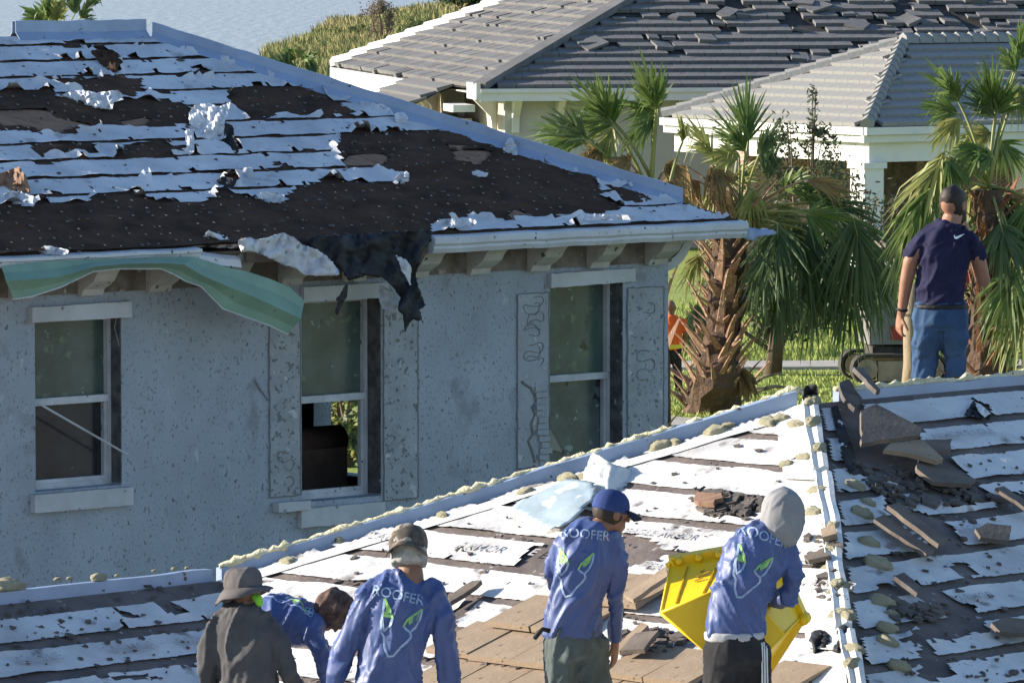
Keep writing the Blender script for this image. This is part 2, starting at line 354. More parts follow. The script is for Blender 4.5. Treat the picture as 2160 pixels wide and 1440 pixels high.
# back slope
dk.add([pt(0, 0, zA), pt(0, -RL, zA), pt(-vb, -RL, ZE), pt(-vb, vb, ZE), pt(-TB, TB, ZB)], [(0, 1, 2, 3, 4)])
WL = 12.0
dk.add([pt(-TB, TB, ZB), pt(-TB, WL, ZB), pt(va, WL, ZE), pt(va, vb, ZE)], [(0, 1, 2, 3)])
dk.add([pt(-TB, TB, ZB), pt(-vb, vb, ZE), pt(-vb, WL, ZE), pt(-TB, WL, ZB)], [(0, 1, 2, 3)])
dk.build('roof_deck', M['felt_grey'], HROOT)
wl = MB(); oh = 0.5; zb = -0.7 - ZE + ZE
foot = [(vb - oh, vb - oh), (vb - oh, -RL + .3), (-vb + oh, -RL + .3), (-vb + oh, WL - .3), (va - oh, WL - .3), (va - oh, vb - oh)]
for i in range(len(foot)):
    p, q = foot[i], foot[(i + 1) % len(foot)]
    wl.add([pt(p[0], p[1], -0.75), pt(q[0], q[1], -0.75), pt(q[0], q[1], ZE - .02), pt(p[0], p[1], ZE - .02)], [(0, 1, 2, 3)])
wl.build('wall', M['stucco'], HROOT)
so = MB(); so.add([pt(vb, vb, ZE - .015), pt(vb, -RL, ZE - .015), pt(-vb, -RL, ZE - .015), pt(-vb, WL, ZE - .015), pt(va, WL, ZE - .015), pt(va, vb, ZE - .015)], [(0, 1, 2, 3, 4, 5)])
so.build('soffit', M['corbel'], HROOT)
CRS = 0.365
def rows_down(vtop, n, gap, phase=0.0):
    return [(vtop - phase - (i + 1) * CRS + gap, vtop - phase - i * CRS) for i in range(n)]
# --- sunlit hip-end sheets
def clip_lit(u, v):
    b_ = -v * cosP
    if b_ < 0.13: return False
    if abs(u) > b_ - 0.02 and not (u < 0 and b_ > TB): return False
    if b_ > TB and u < b_ - 2 * TB + 0.06: return False
    return b_ < BMAX
lit_holes = Holes([LIT.poly(p) for p in [
    [(1078, 1208), (1128, 1158), (1168, 1146), (1190, 1190), (1150, 1222)],
    [(1310, 1128), (1372, 1140), (1405, 1168), (1392, 1186), (1310, 1204)],
    [(1468, 1066), (1500, 1048), (1560, 1052), (1612, 1072), (1600, 1094), (1520, 1094), (1474, 1084)],
    [(925, 1335), (948, 1288), (1012, 1256), (1032, 1262), (960, 1322)],
    [(1440, 1180), (1500, 1165), (1520, 1180), (1450, 1200)],
    [(1290, 1350), (1400, 1330), (1440, 1350), (1350, 1380)],
    [(960, 1395), (1160, 1412), (1150, 1424), (960, 1410)],
    [(1735, 930), (1700, 950), (1690, 925), (1720, 905)],
]])
sheets(HROOT, LIT, rows_down(-0.13 / cosP, 19, 0.075), (-3.4, 6.4), 0.03, 0.035, lit_holes, clip_lit, M['sheet'], seed=11, bite=0.62, curl=0.02, jag=0.035)
# --- right slope sheets
def clip_rgt(u, v):
    a_ = -v * cosP
    return a_ > 0.07 and u > -a_ + 0.12 and a_ < BMAX and u < 6.5
rgt_holes = Holes([RGT.poly(p) for p in [
    [(1765, 835), (1815, 838), (1830, 890), (1925, 918), (1965, 955), (2003, 972), (2072, 1034), (2094, 1066), (2010, 1078), (1960, 1066), (1905, 1034), (1850, 1012), (1785, 1005)],
    [(1862, 1055), (1990, 1102), (2037, 1157), (1973, 1168), (1945, 1142), (1873, 1096)],
    [(1883, 1221), (1953, 1237), (2057, 1290), (2095, 1335), (1940, 1364), (1893, 1352), (1990, 1316), (1983, 1286), (1883, 1240)],
    [(1935, 1366), (1955, 1364), (2016, 1424), (1960, 1445), (1940, 1425)],
    [(2090, 1060), (2160, 1040), (2165, 1075), (2110, 1085)],
    [(2050, 850), (2085, 858), (2090, 880), (2052, 876)],
    [(2000, 1200), (2030, 1190), (2060, 1215), (2030, 1225)],
]])
sheets(HROOT, RGT, rows_down(-0.08 / cosP, 19, 0.09), (-6.2, 6.5), 0.03, 0.035, rgt_holes, clip_rgt, M['sheet'], seed=31, bite=0.62, curl=0.03, jag=0.03)
# --- left wing sheets
def clip_wng(u, v):
    a_ = -v * cosP                      # distance down from the wing ridge
    return a_ > 0.15 and u < a_ - 0.06 and a_ < BMAX - TB and u > -7
wng_holes = Holes([WNG.poly(p) for p in [
    [(292, 1252), (326, 1243), (398, 1297), (362, 1302)],
    [(195, 1258), (240, 1250), (180, 1285)], [(235, 1292), (290, 1297), (292, 1308), (240, 1305)],
    [(205, 1432), (330, 1424), (340, 1434), (210, 1440)],
]])
sheets(HROOT, WNG, rows_down(-0.17 / cosP, 11, 0.11), (-7, 4), 0.03, 0.035, wng_holes, clip_wng, M['sheet'], seed=51, bite=0.62, curl=0.03, jag=0.03)

# --- upright flashing on ridges and hips, foam along its top
def fin(parent, a, b_, h, th, m, side, seed=0, flange=0.0, fl_dir=None, name='ridge_flashing'):
    n = max(4, int((b_ - a).length / 0.12)); t = (b_ - a); mb = MB(); vs_ = []; fs_ = []
    for i in range(n + 1):
        p = a + t * (i / n); hh = h * (1 + 0.10 * nz(i * 0.35, seed)); w = 0.012 * nz(i * .5, seed + 4)
        off = side * (w)
        vs_ += [p + off - ZUP * 0.03, p + off + side * th - ZUP * 0.03, p + off + side * th + ZUP * hh, p + off + ZUP * hh]
    for i in range(n):
        q = i * 4
        for k in range(4): fs_.append([q + k, q + (k + 1) % 4, q + 4 + (k + 1) % 4, q + 4 + k])
    fs_ += [[0, 1, 2, 3][::-1], [n * 4 + k for k in range(4)]]
    return mesh(name, vs_, fs_, m, parent)
def foam_line(parent, a, b_, r, seed, dens=1.0, name='foam_strip'):
    n = int((b_ - a).length / 0.035); pts = []; rad = []
    mb = MB(); rnd = random.Random(seed); run = []; tubes = []
    def flush():
        if len(run) > 3: tubes.append(1); mb.tube([p for p, q in run], [q for p, q in run], 8, True, 0.45, rnd)
        run.clear()
    for i in range(n + 1):
        f = i / n; p = a + (b_ - a) * f
        q = nz(f * 17, seed) + 0.9 * nz(f * 75, seed + 2)
        if q < -0.62: flush(); continue
        rr = r * (0.45 + 0.75 * max(0, q + 0.4)) * (1 + .5 * nz(f * 190, seed + 8)); run.append((p + ZUP * rr * 0.5 + Vector((nz(f * 70, seed + 5) * .015, nz(f * 70, seed + 6) * .015, 0)), rr))
    flush()
    return tag(mb.build(name, M['foam'], parent, smooth=True), kind='stuff')
lb = P3(-TB, TB)
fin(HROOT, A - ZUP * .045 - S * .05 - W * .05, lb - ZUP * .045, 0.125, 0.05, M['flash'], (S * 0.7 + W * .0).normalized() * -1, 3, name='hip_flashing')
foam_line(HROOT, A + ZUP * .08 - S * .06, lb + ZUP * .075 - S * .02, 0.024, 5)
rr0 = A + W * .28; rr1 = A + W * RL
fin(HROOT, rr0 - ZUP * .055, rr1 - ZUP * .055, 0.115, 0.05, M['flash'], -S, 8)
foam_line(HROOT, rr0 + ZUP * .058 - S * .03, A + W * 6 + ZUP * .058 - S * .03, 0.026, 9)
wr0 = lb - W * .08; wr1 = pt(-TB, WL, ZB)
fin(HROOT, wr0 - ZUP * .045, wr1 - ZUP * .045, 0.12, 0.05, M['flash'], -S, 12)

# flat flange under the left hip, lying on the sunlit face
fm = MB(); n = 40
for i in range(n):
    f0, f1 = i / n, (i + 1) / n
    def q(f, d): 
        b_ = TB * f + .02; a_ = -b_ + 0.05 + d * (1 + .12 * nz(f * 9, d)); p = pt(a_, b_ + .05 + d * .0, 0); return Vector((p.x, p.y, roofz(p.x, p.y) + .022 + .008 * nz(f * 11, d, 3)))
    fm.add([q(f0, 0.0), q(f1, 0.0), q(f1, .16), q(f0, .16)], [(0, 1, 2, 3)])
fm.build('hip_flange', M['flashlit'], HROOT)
# front hip: white flat flange on the sunlit side, raised channel and foam
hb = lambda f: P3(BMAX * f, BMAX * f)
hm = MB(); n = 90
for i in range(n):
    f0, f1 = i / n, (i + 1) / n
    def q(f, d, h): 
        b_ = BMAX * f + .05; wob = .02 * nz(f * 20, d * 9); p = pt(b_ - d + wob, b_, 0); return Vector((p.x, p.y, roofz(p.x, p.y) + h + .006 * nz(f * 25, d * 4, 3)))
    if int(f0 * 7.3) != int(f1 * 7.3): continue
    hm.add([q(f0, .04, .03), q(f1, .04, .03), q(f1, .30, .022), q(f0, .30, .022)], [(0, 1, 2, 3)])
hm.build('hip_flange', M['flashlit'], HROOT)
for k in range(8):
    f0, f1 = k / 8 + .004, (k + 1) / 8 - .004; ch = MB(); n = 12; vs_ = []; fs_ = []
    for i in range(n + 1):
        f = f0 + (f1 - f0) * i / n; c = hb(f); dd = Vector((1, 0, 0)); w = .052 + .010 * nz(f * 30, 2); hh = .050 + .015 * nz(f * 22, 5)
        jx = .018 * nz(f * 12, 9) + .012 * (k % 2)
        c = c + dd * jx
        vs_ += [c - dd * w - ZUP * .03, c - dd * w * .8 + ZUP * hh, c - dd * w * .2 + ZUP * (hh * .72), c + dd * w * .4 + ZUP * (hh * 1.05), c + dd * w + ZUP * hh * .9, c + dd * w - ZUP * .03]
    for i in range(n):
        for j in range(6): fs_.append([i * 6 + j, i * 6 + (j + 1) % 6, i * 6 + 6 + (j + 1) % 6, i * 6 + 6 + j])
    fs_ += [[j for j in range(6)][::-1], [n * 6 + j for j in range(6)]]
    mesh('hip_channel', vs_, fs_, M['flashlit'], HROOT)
# foam blobs
def blob_mesh(seed):
    bm = bmesh.new(); bmesh.ops.create_icosphere(bm, subdivisions=3, radius=1.0)
    for v in bm.verts:
        d = v.co.normalized(); r = 1 + .28 * nz(d.x * 1.6, d.y * 1.6, d.z * 1.6 + seed) + .20 * nz(d.x * 5, d.y * 5, d.z * 5 + seed) + .14 * nz(d.x * 13, d.y * 13, d.z * 13 + seed)
        groove = -0.22 * math.exp(-((d.y - .1 * math.sin(d.x * 3 + seed)) / .13) ** 2) if d.z > 0 else 0
        v.co = Vector((d.x * r, d.y * r * .62, max(-.25, d.z * r * .5 + groove)))
    me = bpy.data.meshes.new('foam_blob'); bm.to_mesh(me); bm.free(); me.polygons.foreach_set('use_smooth', [True] * len(me.polygons)); me.materials.append(M['foam']); return me
BLOBS = [blob_mesh(s * 3.7) for s in range(5)]
rb = random.Random(4)
def blob(pl, x, y, r, ang, h=.02):
    r *= .82
    u, v = pl.uv(x, y); p = pl.p(u, v, h)
    X = (pl.U * math.cos(ang) + pl.V * math.sin(ang)); Y_ = pl.N.cross(X)
    Mx = Matrix((X, Y_, pl.N)).transposed().to_4x4(); Mx.translation = p
    place('foam_blob', rb.choice(BLOBS), Mx @ Matrix.Scale(r, 4), HROOT)
for x, y, r in [(715, 1143, .085), (700, 1132, .06), (610, 1190, .075), (935, 1093, .06), (1112, 1043, .07), (1200, 1015, .09), (1230, 1012, .06), (1395, 946, .1), (1425, 940, .07), (1512, 916, .1), (1535, 905, .06), (1622, 897, .09), (1648, 890, .08), (1680, 902, .08),
                (1698, 972, .075), (1725, 1042, .085), (1717, 1088, .085), (1752, 1170, .08), (1762, 1150, .05), (1778, 1247, .085), (1758, 1255, .06), (1772, 1302, .085), (1802, 1377, .09), (1660, 985, .06), (1745, 1205, .05)]:
    blob(LIT, x, y, r, rb.uniform(-.3, .9))
for x, y, r in [(1805, 1030, .08), (1815, 1088, .09), (1832, 1150, .085), (1848, 1195, .11), (1858, 1275, .10), (1868, 1330, .085), (1868, 1358, .085), (1893, 1412, .09), (1830, 1065, .06), (1880, 1300, .05)]:
    blob(RGT, x, y, r, rb.uniform(-1.2, -.6))
for f, r in [(.008, .085), (.045, .08), (.09, .07), (.22, .06), (.31, .065), (.36, .07), (.43, .075), (.47, .06), (.57, .085), (.62, .075), (.66, .07), (.80, .085), (.84, .08), (.9, .07)]:
    p = hb(f) + ZUP * .045; Mx = Matrix.Rotation(1.5 + rb.uniform(-.4, .4), 4, 'Z'); Mx.translation = p + Vector((rb.uniform(0, .03), 0, 0)); place('foam_blob', rb.choice(BLOBS), Mx @ Matrix.Scale(r, 4), HROOT)
for x, y, r in [(215, 1219, .06), (20, 1236, .1), (45, 1238, .06), (130, 1222, .03), (155, 1220, .025), (255, 1214, .02), (333, 1204, .02), (375, 1200, .025), (402, 1198, .02)]:
    p = hit(x, y, Bp, S); Mx = Matrix.Rotation(AF, 4, 'Z'); Mx.translation = p - S * .03; place('foam_blob', rb.choice(BLOBS), Mx @ Matrix.Scale(r, 4), HROOT)
# ================================================================== storm-damaged house in the middle
AM = R(42.0); w2 = Vector((math.cos(AM), math.sin(AM), 0)); s2 = Vector((math.sin(AM), -math.cos(AM), 0)); n2 = -s2
W0 = at(720, 800, 57.1); W0 = Vector((W0.x, W0.y, 0))
def wu(x): return (hit(x, 800, W0, s2) - W0).dot(w2)
def wz(x, y): return hit(x, y, W0, s2).z
UC = wu(1409)                                # right-hand corner of the front wall
UL = wu(0) - 3.0
OH = 0.53
CRN = W0 + w2 * UC
MROOT = thing('damaged_house', (CRN.x, CRN.y, 0), 'grey stucco house with torn roof felt, three windows and ripped eaves', 'house')
ZEV = at(1560, 476, (CRN + w2 * OH + s2 * OH).y).z
KM = 0.437; pm = math.atan(KM)
def wpt(u, z, d=0.0): return W0 + w2 * u + s2 * d + ZUP * z     # d > 0 is out from the wall
wins = [dict(x0=74, x1=256, yt=668, yb=1030, ref=160, rail=846, dep=.18), dict(x0=636, x1=804, yt=629, yb=1052, ref=720, rail=842, dep=.23), dict(x0=1160, x1=1314, yt=594, yb=None, ref=1235, rail=798, dep=.22)]
for q in wins:
    q['u0'], q['u1'] = wu(q['x0']), wu(q['x1']); q['zt'] = wz(q['ref'], q['yt']); q['zr'] = wz(q['ref'], q['rail'])
    q['zb'] = wz(q['ref'], q['yb']) if q['yb'] else wins[1]['zb']
TK = 0.26
def holed_wall(name, O, U, Nn, L0, L1, z0, z1, ops, m, parent, th=TK, reveal=None):
    us = sorted({L0, L1} | {o[0] for o in ops} | {o[1] for o in ops}); zs = sorted({z0, z1} | {o[2] for o in ops} | {o[3] for o in ops})
    mb = MB()
    def P_(u, z, d): return O + U * u + Nn * (-d) + ZUP * z
    for i in range(len(us) - 1):
        for j in range(len(zs) - 1):
            uc, zc = (us[i] + us[i + 1]) / 2, (zs[j] + zs[j + 1]) / 2
            if any(o[0] < uc < o[1] and o[2] < zc < o[3] for o in ops): continue
            for d in (0, th): mb.add([P_(us[i], zs[j], d), P_(us[i + 1], zs[j], d), P_(us[i + 1], zs[j + 1], d), P_(us[i], zs[j + 1], d)], [(0, 1, 2, 3)])
    for (a, b_, c, d_) in ops:
        for (p, q) in (((a, c), (b_, c)), ((b_, c), (b_, d_)), ((b_, d_), (a, d_)), ((a, d_), (a, c))):
            mb.add([P_(p[0], p[1], 0), P_(q[0], q[1], 0), P_(q[0], q[1], th), P_(p[0], p[1], th)], [(0, 1, 2, 3)])
    for u in (L0, L1): mb.add([P_(u, z0, 0), P_(u, z1, 0), P_(u, z1, th), P_(u, z0, th)], [(0, 1, 2, 3)])
    return mb.build(name, m, parent)
wz1 = ZEV - 0.02
WALL = holed_wall('wall', W0, w2, s2, UL, UC, -.05, wz1, [(q['u0'], q['u1'], q['zb'], q['zt']) for q in wins], M['stucco'], MROOT)
# side wall on the right with an opening one sees through the broken window
DEPTH = 9.0
sO = CRN + n2 * TK
def side_ut(x, y): p = hit(x, y, CRN - w2 * TK, w2); return (p - CRN).dot(n2), p.z
sa, sz = side_ut(692, 890); sb_, _ = side_ut(756, 890); _, szt = side_ut(720, 848); _, szb = side_ut(720, 945)
lo_, hi_ = min(sa, sb_) , max(sa, sb_)
holed_wall('wall', CRN - w2 * 0, n2, w2, TK, DEPTH, -.05, wz1, [(lo_ - .1, hi_ + .25, szb - .3, szt + .15)], M['stucco'], MROOT)
bw = MB()
for O_, A_, L_ in ((W0 + w2 * UL + n2 * DEPTH, w2, UC - UL), (W0 + w2 * UL + n2 * TK, n2, DEPTH - TK)):
    bw.add([O_, O_ + A_ * L_, O_ + A_ * L_ + ZUP * wz1, O_ + ZUP * wz1], [(0, 1, 2, 3)])
bw.build('wall', M['stucco'], MROOT)
fl = MB(); fl.add([wpt(UL, .05, -TK), wpt(UC - .02, .05, -TK), wpt(UC - .02, .05, -DEPTH), wpt(UL, .05, -DEPTH)], [(0, 1, 2, 3)]); fl.build('floor', M['room'], MROOT)
ce = MB(); ce.add([wpt(UL, wz1 - .1, -TK), wpt(UC - .02, wz1 - .1, -TK), wpt(UC - .02, wz1 - .1, -DEPTH), wpt(UL, wz1 - .1, -DEPTH)], [(0, 1, 2, 3)]); ce.build('ceiling', M['room'], MROOT)
# sofa seen through the missing pane
su0, su1 = wu(600), wu(765); sfz = wz(700, 938) - .12
sofa = thing('sofa', wpt(su0, .05, -1.5), 'brown sofa back inside the room, seen through the missing window pane', 'sofa')
sf = MB(); sf.box(wpt(su0, .05, -1.3), w2 * (su1 - su0 + .9), ZUP * (sfz - .05), n2 * .28); sf.build('backrest', M['sofa'], sofa)
sf = MB(); sf.box(wpt(su0, .05, -1.585), w2 * (su1 - su0 + .9), ZUP * .75, n2 * .7); sf.build('seat', M['sofa'], sofa)
sf = MB(); sf.tube([wpt(su0, sfz, -1.44), wpt(su1 + .9, sfz, -1.44)], .16, 12); sf.build('cushion', M['sofa'], sofa, smooth=True)

# windows
for wi, q in enumerate(wins):
    d = -q['dep']; fw = .05
    fr = MB(); u0, u1, z0, z1, zr = q['u0'], q['u1'], q['zb'], q['zt'], q['zr']
    for (a, b_, c, e) in ((u0, u0 + fw, z0, z1), (u1 - fw, u1, z0, z1), (u0 + fw, u1 - fw, z1 - fw, z1), (u0 + fw, u1 - fw, z0, z0 + fw)):
        fr.box(wpt(a, c, d - .06), w2 * (b_ - a), ZUP * (e - c), s2 * .09)
    wf = fr.build('window', M['frame'], MROOT)
    ra = MB(); ra.box(wpt(u0 + fw, zr - .035, d - .03), w2 * (u1 - u0 - 2 * fw), ZUP * .07, s2 * .075); ra.build('meeting_rail', M['frame'], wf)
    si = MB()                                          # inner sash stiles
    for (a, b_, c, e) in ((u0 + fw, u0 + fw + .03, z0 + fw, zr - .035), (u1 - fw - .035, u1 - fw, z0 + fw, zr - .035), (u0 + fw + .03, u1 - fw - .035, z0 + fw, z0 + fw + .04)):
        si.box(wpt(a, c, d - .04), w2 * (b_ - a), ZUP * (e - c), s2 * .05)
    si.build('sash', M['frame'], wf)
    g = MB(); g.box(wpt(u0 + fw, zr + .035, d - .045), w2 * (u1 - u0 - 2 * fw), ZUP * (z1 - fw - zr - .035), s2 * .008); g.build('pane', M['glass'], wf)
    if wi != 1:
        g = MB(); g.box(wpt(u0 + fw + .03, z0 + fw + .04, d - .055), w2 * (u1 - u0 - 2 * fw - .065), ZUP * (zr - .075 - z0 - fw), s2 * .008); g.build('pane', M['glass_dark'] if wi == 0 else M['glass_broken'], wf)
    if wi == 2:                                        # shards: cracked pane pieces standing off the glass
        for (a, b_, c, e, f_, h) in ((1166, 930, 1176, 860, 1196, 950), (1180, 950, 1186, 890, 1215, 955), (1165, 860, 1172, 840, 1186, 905)):
            p = [wpt(wu(a), wz(a, b_), d - .02), wpt(wu(c), wz(c, e), d - .035), wpt(wu(f_), wz(f_, h), d + .01)]
            sh = MB(); sh.add(p + [x + n2 * .005 for x in p], [(0, 1, 2), (5, 4, 3), (0, 3, 4, 1), (1, 4, 5, 2), (2, 5, 3, 0)]); sh.build('glass_shard', M['glass_broken'], wf)
    jb = MB(); jb.box(wpt(u1 - .012, z0 + .02, -.004), w2 * .0115, ZUP * (z1 - z0 - .03), n2 * (q['dep'] - .03)); jb.build('jamb', M['jamb'], wf)
# trim boards and sills
def board(px0, px1, yt, yb, ref, proud, name, m=None, tilt=0.0):
    a, b_, zt, zb_ = wu(px0), wu(px1), wz(ref, yt), wz(ref, yb); mb = MB(); n = 14; vs_ = []; fs_ = []
    for i in range(n + 1):
        u = a + (b_ - a) * i / n; e = .008 * nz(u * 9, proud * 50, zt)
        z_ = tilt * (i / n - .5)
        vs_ += [wpt(u, zb_ + e + z_, .002), wpt(u, zt - e + z_, .002), wpt(u, zt - e + z_, proud), wpt(u, zb_ + e + z_, proud)]
    for i in range(n):
        for k in range(4): fs_.append([i * 4 + k, i * 4 + (k + 1) % 4, i * 4 + 4 + (k + 1) % 4, i * 4 + 4 + k])
    fs_ += [[0, 1, 2, 3][::-1], [n * 4 + k for k in range(4)]]
    return mesh(name, vs_, fs_, m or M['trim'], MROOT)
board(60, 270, 641, 674, 165, .07, 'window_head')
board(634, 812, 600, 632, 722, .06, 'window_head')
board(1155, 1332, 571, 600, 1243, .06, 'window_head', tilt=.015)
board(62, 270, 1034, 1072, 165, .08, 'window_sill')
board(626, 803, 1064, 1104, 715, .07, 'window_sill')
board(574, 642, 1056, 1076, 608, .10, 'window_sill')
board(1155, 1332, 1018, 1056, 1243, .08, 'window_sill')
# bare panels where the shutters came off, with beads of adhesive
def panel(px0, px1, yt, yb, seed, m, beads):
    a, b_ = wu(px0), wu(px1); ref = (px0 + px1) / 2; zt, zb_ = wz(ref, yt), wz(ref, yb)
    mb = MB(); mb.box(wpt(a, zb_, .001), w2 * (b_ - a), ZUP * (zt - zb_), s2 * .011)
    p = mb.build('bare_panel', m, MROOT)
    ed = MB(); n = 26; loop = []
    for k in range(4):
        for i in range(n):
            f = i / n; uu = [a + (b_ - a) * f, b_, b_ - (b_ - a) * f, a][k]; zz = [zb_, zb_ + (zt - zb_) * f, zt, zt - (zt - zb_) * f][k]
            loop.append(wpt(uu + .012 * nz(uu * 8, zz * 8, seed), zz + .012 * nz(uu * 8, zz * 8, seed + 2), .014))
    ed.tube(loop + [loop[0]], .0055, 5, True); ed.build('adhesive_bead', M['bead'], p)
    rnd = random.Random(seed); wd = b_ - a
    for (y0, y1, amp, per) in beads:
        za, zb2 = wz(ref, y0), wz(ref, y1); pts = []; N_ = int((za - zb2) / .012)
        for i in range(N_ + 1):
            z = za + (zb2 - za) * i / N_; ph = (za - z) / per * 2 * math.pi
            u = (a + b_) / 2 + wd * amp * math.sin(ph + 1.2 * nz(z * 5, seed)) + .02 * nz(z * 13, seed + 1)
            pts.append(wpt(u, z + .03 * math.sin(2 * ph), .014))
        run = []
        for i, q_ in enumerate(pts + [None]):
            if q_ is not None and nz(i * .085, seed + 3.3) > -.16: run.append((q_, .0035 + .006 * max(0, nz(i * .2, seed)) + .002 * rnd.random())); continue
            if len(run) > 5: t = MB(); t.tube([a_ for a_, r_ in run], [r_ for a_, r_ in run], 5, True); t.build('adhesive_bead', M['bead'], p)
            run = []
    return p
panel(567, 632, 640, 1046, 3, M['patch'], [(900, 1040, .28, .17)])
panel(808, 880, 646, 1052, 5, M['patch'], [])
panel(1090, 1157, 618, 985, 7, M['patch_clean'], [(628, 800, .32, .16), (640, 760, .2, .22)])
panel(1322, 1398, 606, 950, 9, M['patch'], [(640, 800, .25, .2)])
# broken masonry lump on the third panel: cracked block edges showing
rk = random.Random(8)
for k in range(13):
    y = 815 + k * 13; x = 1128 + rk.uniform(-4, 6) + max(0, (y - 860)) * .06; wd = rk.uniform(.10, .17)
    u, z = wu(x), wz(x, y); mb = MB(); h = rk.uniform(.045, .06)
    mb.box(wpt(u, z - h, .012), w2 * wd + ZUP * rk.uniform(-.012, .012), ZUP * h, s2 * rk.uniform(.015, .04)); mb.build('broken_block', M['patch_clean'], MROOT)
for (pts_) in ([(1098, 804), (1108, 812), (1118, 818), (1124, 830), (1128, 848), (1120, 858), (1126, 872), (1118, 895), (1122, 915), (1112, 930), (1120, 950), (1126, 975)], [(248, 560 + 96), (240, 690), (250, 730)], [(535, 800), (550, 825), (565, 845)]):
    t = MB(); t.tube([wpt(wu(x), wz(x, y), .013) for x, y in pts_], .016 if pts_[0][0] > 1000 else .006, 5); t.build('crack', M['bead'], MROOT)
# stucco chips knocked off the wall (raised rims, dark pits are in the material)
# frieze board, soffit, corbels
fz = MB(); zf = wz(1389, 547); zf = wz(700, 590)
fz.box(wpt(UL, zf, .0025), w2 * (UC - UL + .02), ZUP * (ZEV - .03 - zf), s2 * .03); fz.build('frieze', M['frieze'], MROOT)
sm = MB(); sm.box(wpt(UL, ZEV - .03, .0), w2 * (UC - UL + OH), s2 * (OH - .03), ZUP * .02); sm.build('soffit', M['soffit'], MROOT)
sm = MB(); sm.box(wpt(UC, ZEV - .03, -DEPTH), w2 * OH, s2 * (DEPTH - .003), ZUP * .02); sm.build('soffit', M['soffit'], MROOT)
ush = .42
cp = [(0.032, 0), (.032, -.36), (.09, -.37), (.12, -.31), (.20, -.27), (.28, -.22), (.33, -.15), (.37, -.11), (.40, -.10), (.40, 0)]
c0 = wu(1057 - 57); dcor = (wu(1183) - wu(1057)); k = 0
u = c0 - 9 * dcor
zc_ = ZEV - .032
while u < UC - .05:
    xpix = 1080 + (W0 + w2 * u).x / (W0 + w2 * u).y * F
    mb = MB(); mb.prism(cp, wpt(u - .13, zc_, 0), s2, ZUP, w2 * .26)
    c_ = mb.build('corbel', M['corbel'], MROOT)
    mb = MB(); mb.box(wpt(u - .145, zc_ - .075, .385), w2 * .29, s2 * .06, ZUP * .072); mb.build('corbel_cap', M['trim'], c_)
    u += dcor
# arched bracket at the corner, thrown out to the right
nA = 14
prof = [(.46 * math.cos(i / nA * math.pi / 2) + .004, -.46 * math.sin(i / nA * math.pi / 2)) for i in range(nA + 1)] + [(.35 * math.cos(i / nA * math.pi / 2) + .004, -.35 * math.sin(i / nA * math.pi / 2)) for i in range(nA, -1, -1)]
mb = MB(); mb.prism(prof, wpt(UC, zc_ - .005, -.25), w2, ZUP, s2 * .16); mb.build('corner_bracket', M['trim'], MROOT)

# ---------------- roof
EC = CRN + w2 * OH + s2 * OH; EC.z = ZEV + .06
TR = (hit(310, 74, EC, (w2 + s2).normalized().cross(ZUP).cross(ZUP) if False else Vector((0, 1, 0))) - EC) if False else None
HD = (-w2 - s2)                              # hip direction in plan (unit run inward per unit t)
TA = 4.45
APX = EC + HD * TA + ZUP * KM * TA
c2, sn2 = math.cos(pm), math.sin(pm)
MR = Plane(EC, w2, -s2 * c2 + ZUP * sn2)     # front slope; u<=0 to the left, v up the slope
LEN = 16.0
dk = MB()
EL = EC - w2 * LEN; BK = EC - s2 * 2 * TA
dk.add([EL, EC, APX, APX - w2 * (LEN - TA)], [(0, 1, 2, 3)])
dk.build('roof_deck', M['felt'], MROOT)
dk = MB(); dk.add([EC, BK, APX], [(0, 1, 2)]); dk.add([BK, BK - w2 * LEN, APX - w2 * (LEN - TA), APX], [(0, 1, 2, 3)]); dk.build('roof_deck', M['felt'], MROOT)
VTOP = TA / c2
mid_px = [
    [(-60, 197), (60, 194), (112, 188), (122, 214), (160, 196), (215, 232), (240, 216), (300, 210), (345, 212), (398, 226), (404, 262), (335, 270), (215, 266), (120, 287), (-60, 270)],
    [(484, 208), (500, 190), (545, 184), (600, 186), (640, 180), (700, 214), (762, 246), (700, 247), (640, 246), (580, 246), (545, 262), (495, 236)],
    [(54, 314), (100, 303), (195, 308), (197, 323), (130, 331), (85, 333)], [(238, 327), (265, 308), (330, 302), (398, 314), (356, 330), (240, 333)],
    [(690, 302), (740, 287), (870, 282), (905, 276), (1005, 285), (1045, 310), (1100, 325), (1195, 362), (1252, 366), (1268, 412), (1305, 447), (1240, 452), (1220, 462), (1180, 462), (1130, 456), (1080, 466), (1000, 460), (905, 476), (895, 540), (500, 560), (-60, 575), (-60, 436), (88, 432), (140, 428), (268, 411), (330, 424), (440, 430), (462, 400), (530, 420), (590, 430), (608, 402), (680, 383), (760, 386), (845, 394), (862, 372), (800, 358), (725, 362), (718, 340), (706, 322)],
    [(195, 108), (245, 112), (252, 160), (215, 135)], [(390, 250), (405, 300), (410, 335), (398, 338)], [(470, 290), (512, 320), (500, 325), (465, 305)], [(570, 340), (612, 352), (600, 362), (575, 352)],
    [(120, 168), (300, 168), (300, 190), (260, 212), (200, 200), (125, 184)],
    [(600, 118), (700, 150), (640, 160)], [(1280, 395), (1330, 400), (1380, 425), (1340, 430), (1300, 418)], [(1330, 372), (1400, 395), (1390, 405), (1335, 388)], [(400, 142), (445, 158), (440, 166), (420, 158)],
    [(1060, 318), (1100, 335), (1090, 345), (1070, 340)], [(455, 385), (500, 372), (480, 410)],
]
mh = Holes([MR.poly(p) for p in mid_px])
def clip_mid(u, v):
    t = v * c2
    return 0.02 < v < VTOP - .02 and u < -t - .10 and u > -12.2
mrows = []
CR2 = 0.385
for i in range(13):
    v0 = .03 + i * CR2
    if i == 0: mrows.append((v0, v0 + CR2 - .04))
    else: mrows.append((v0, min(v0 + CR2 - .055, VTOP - .02)))
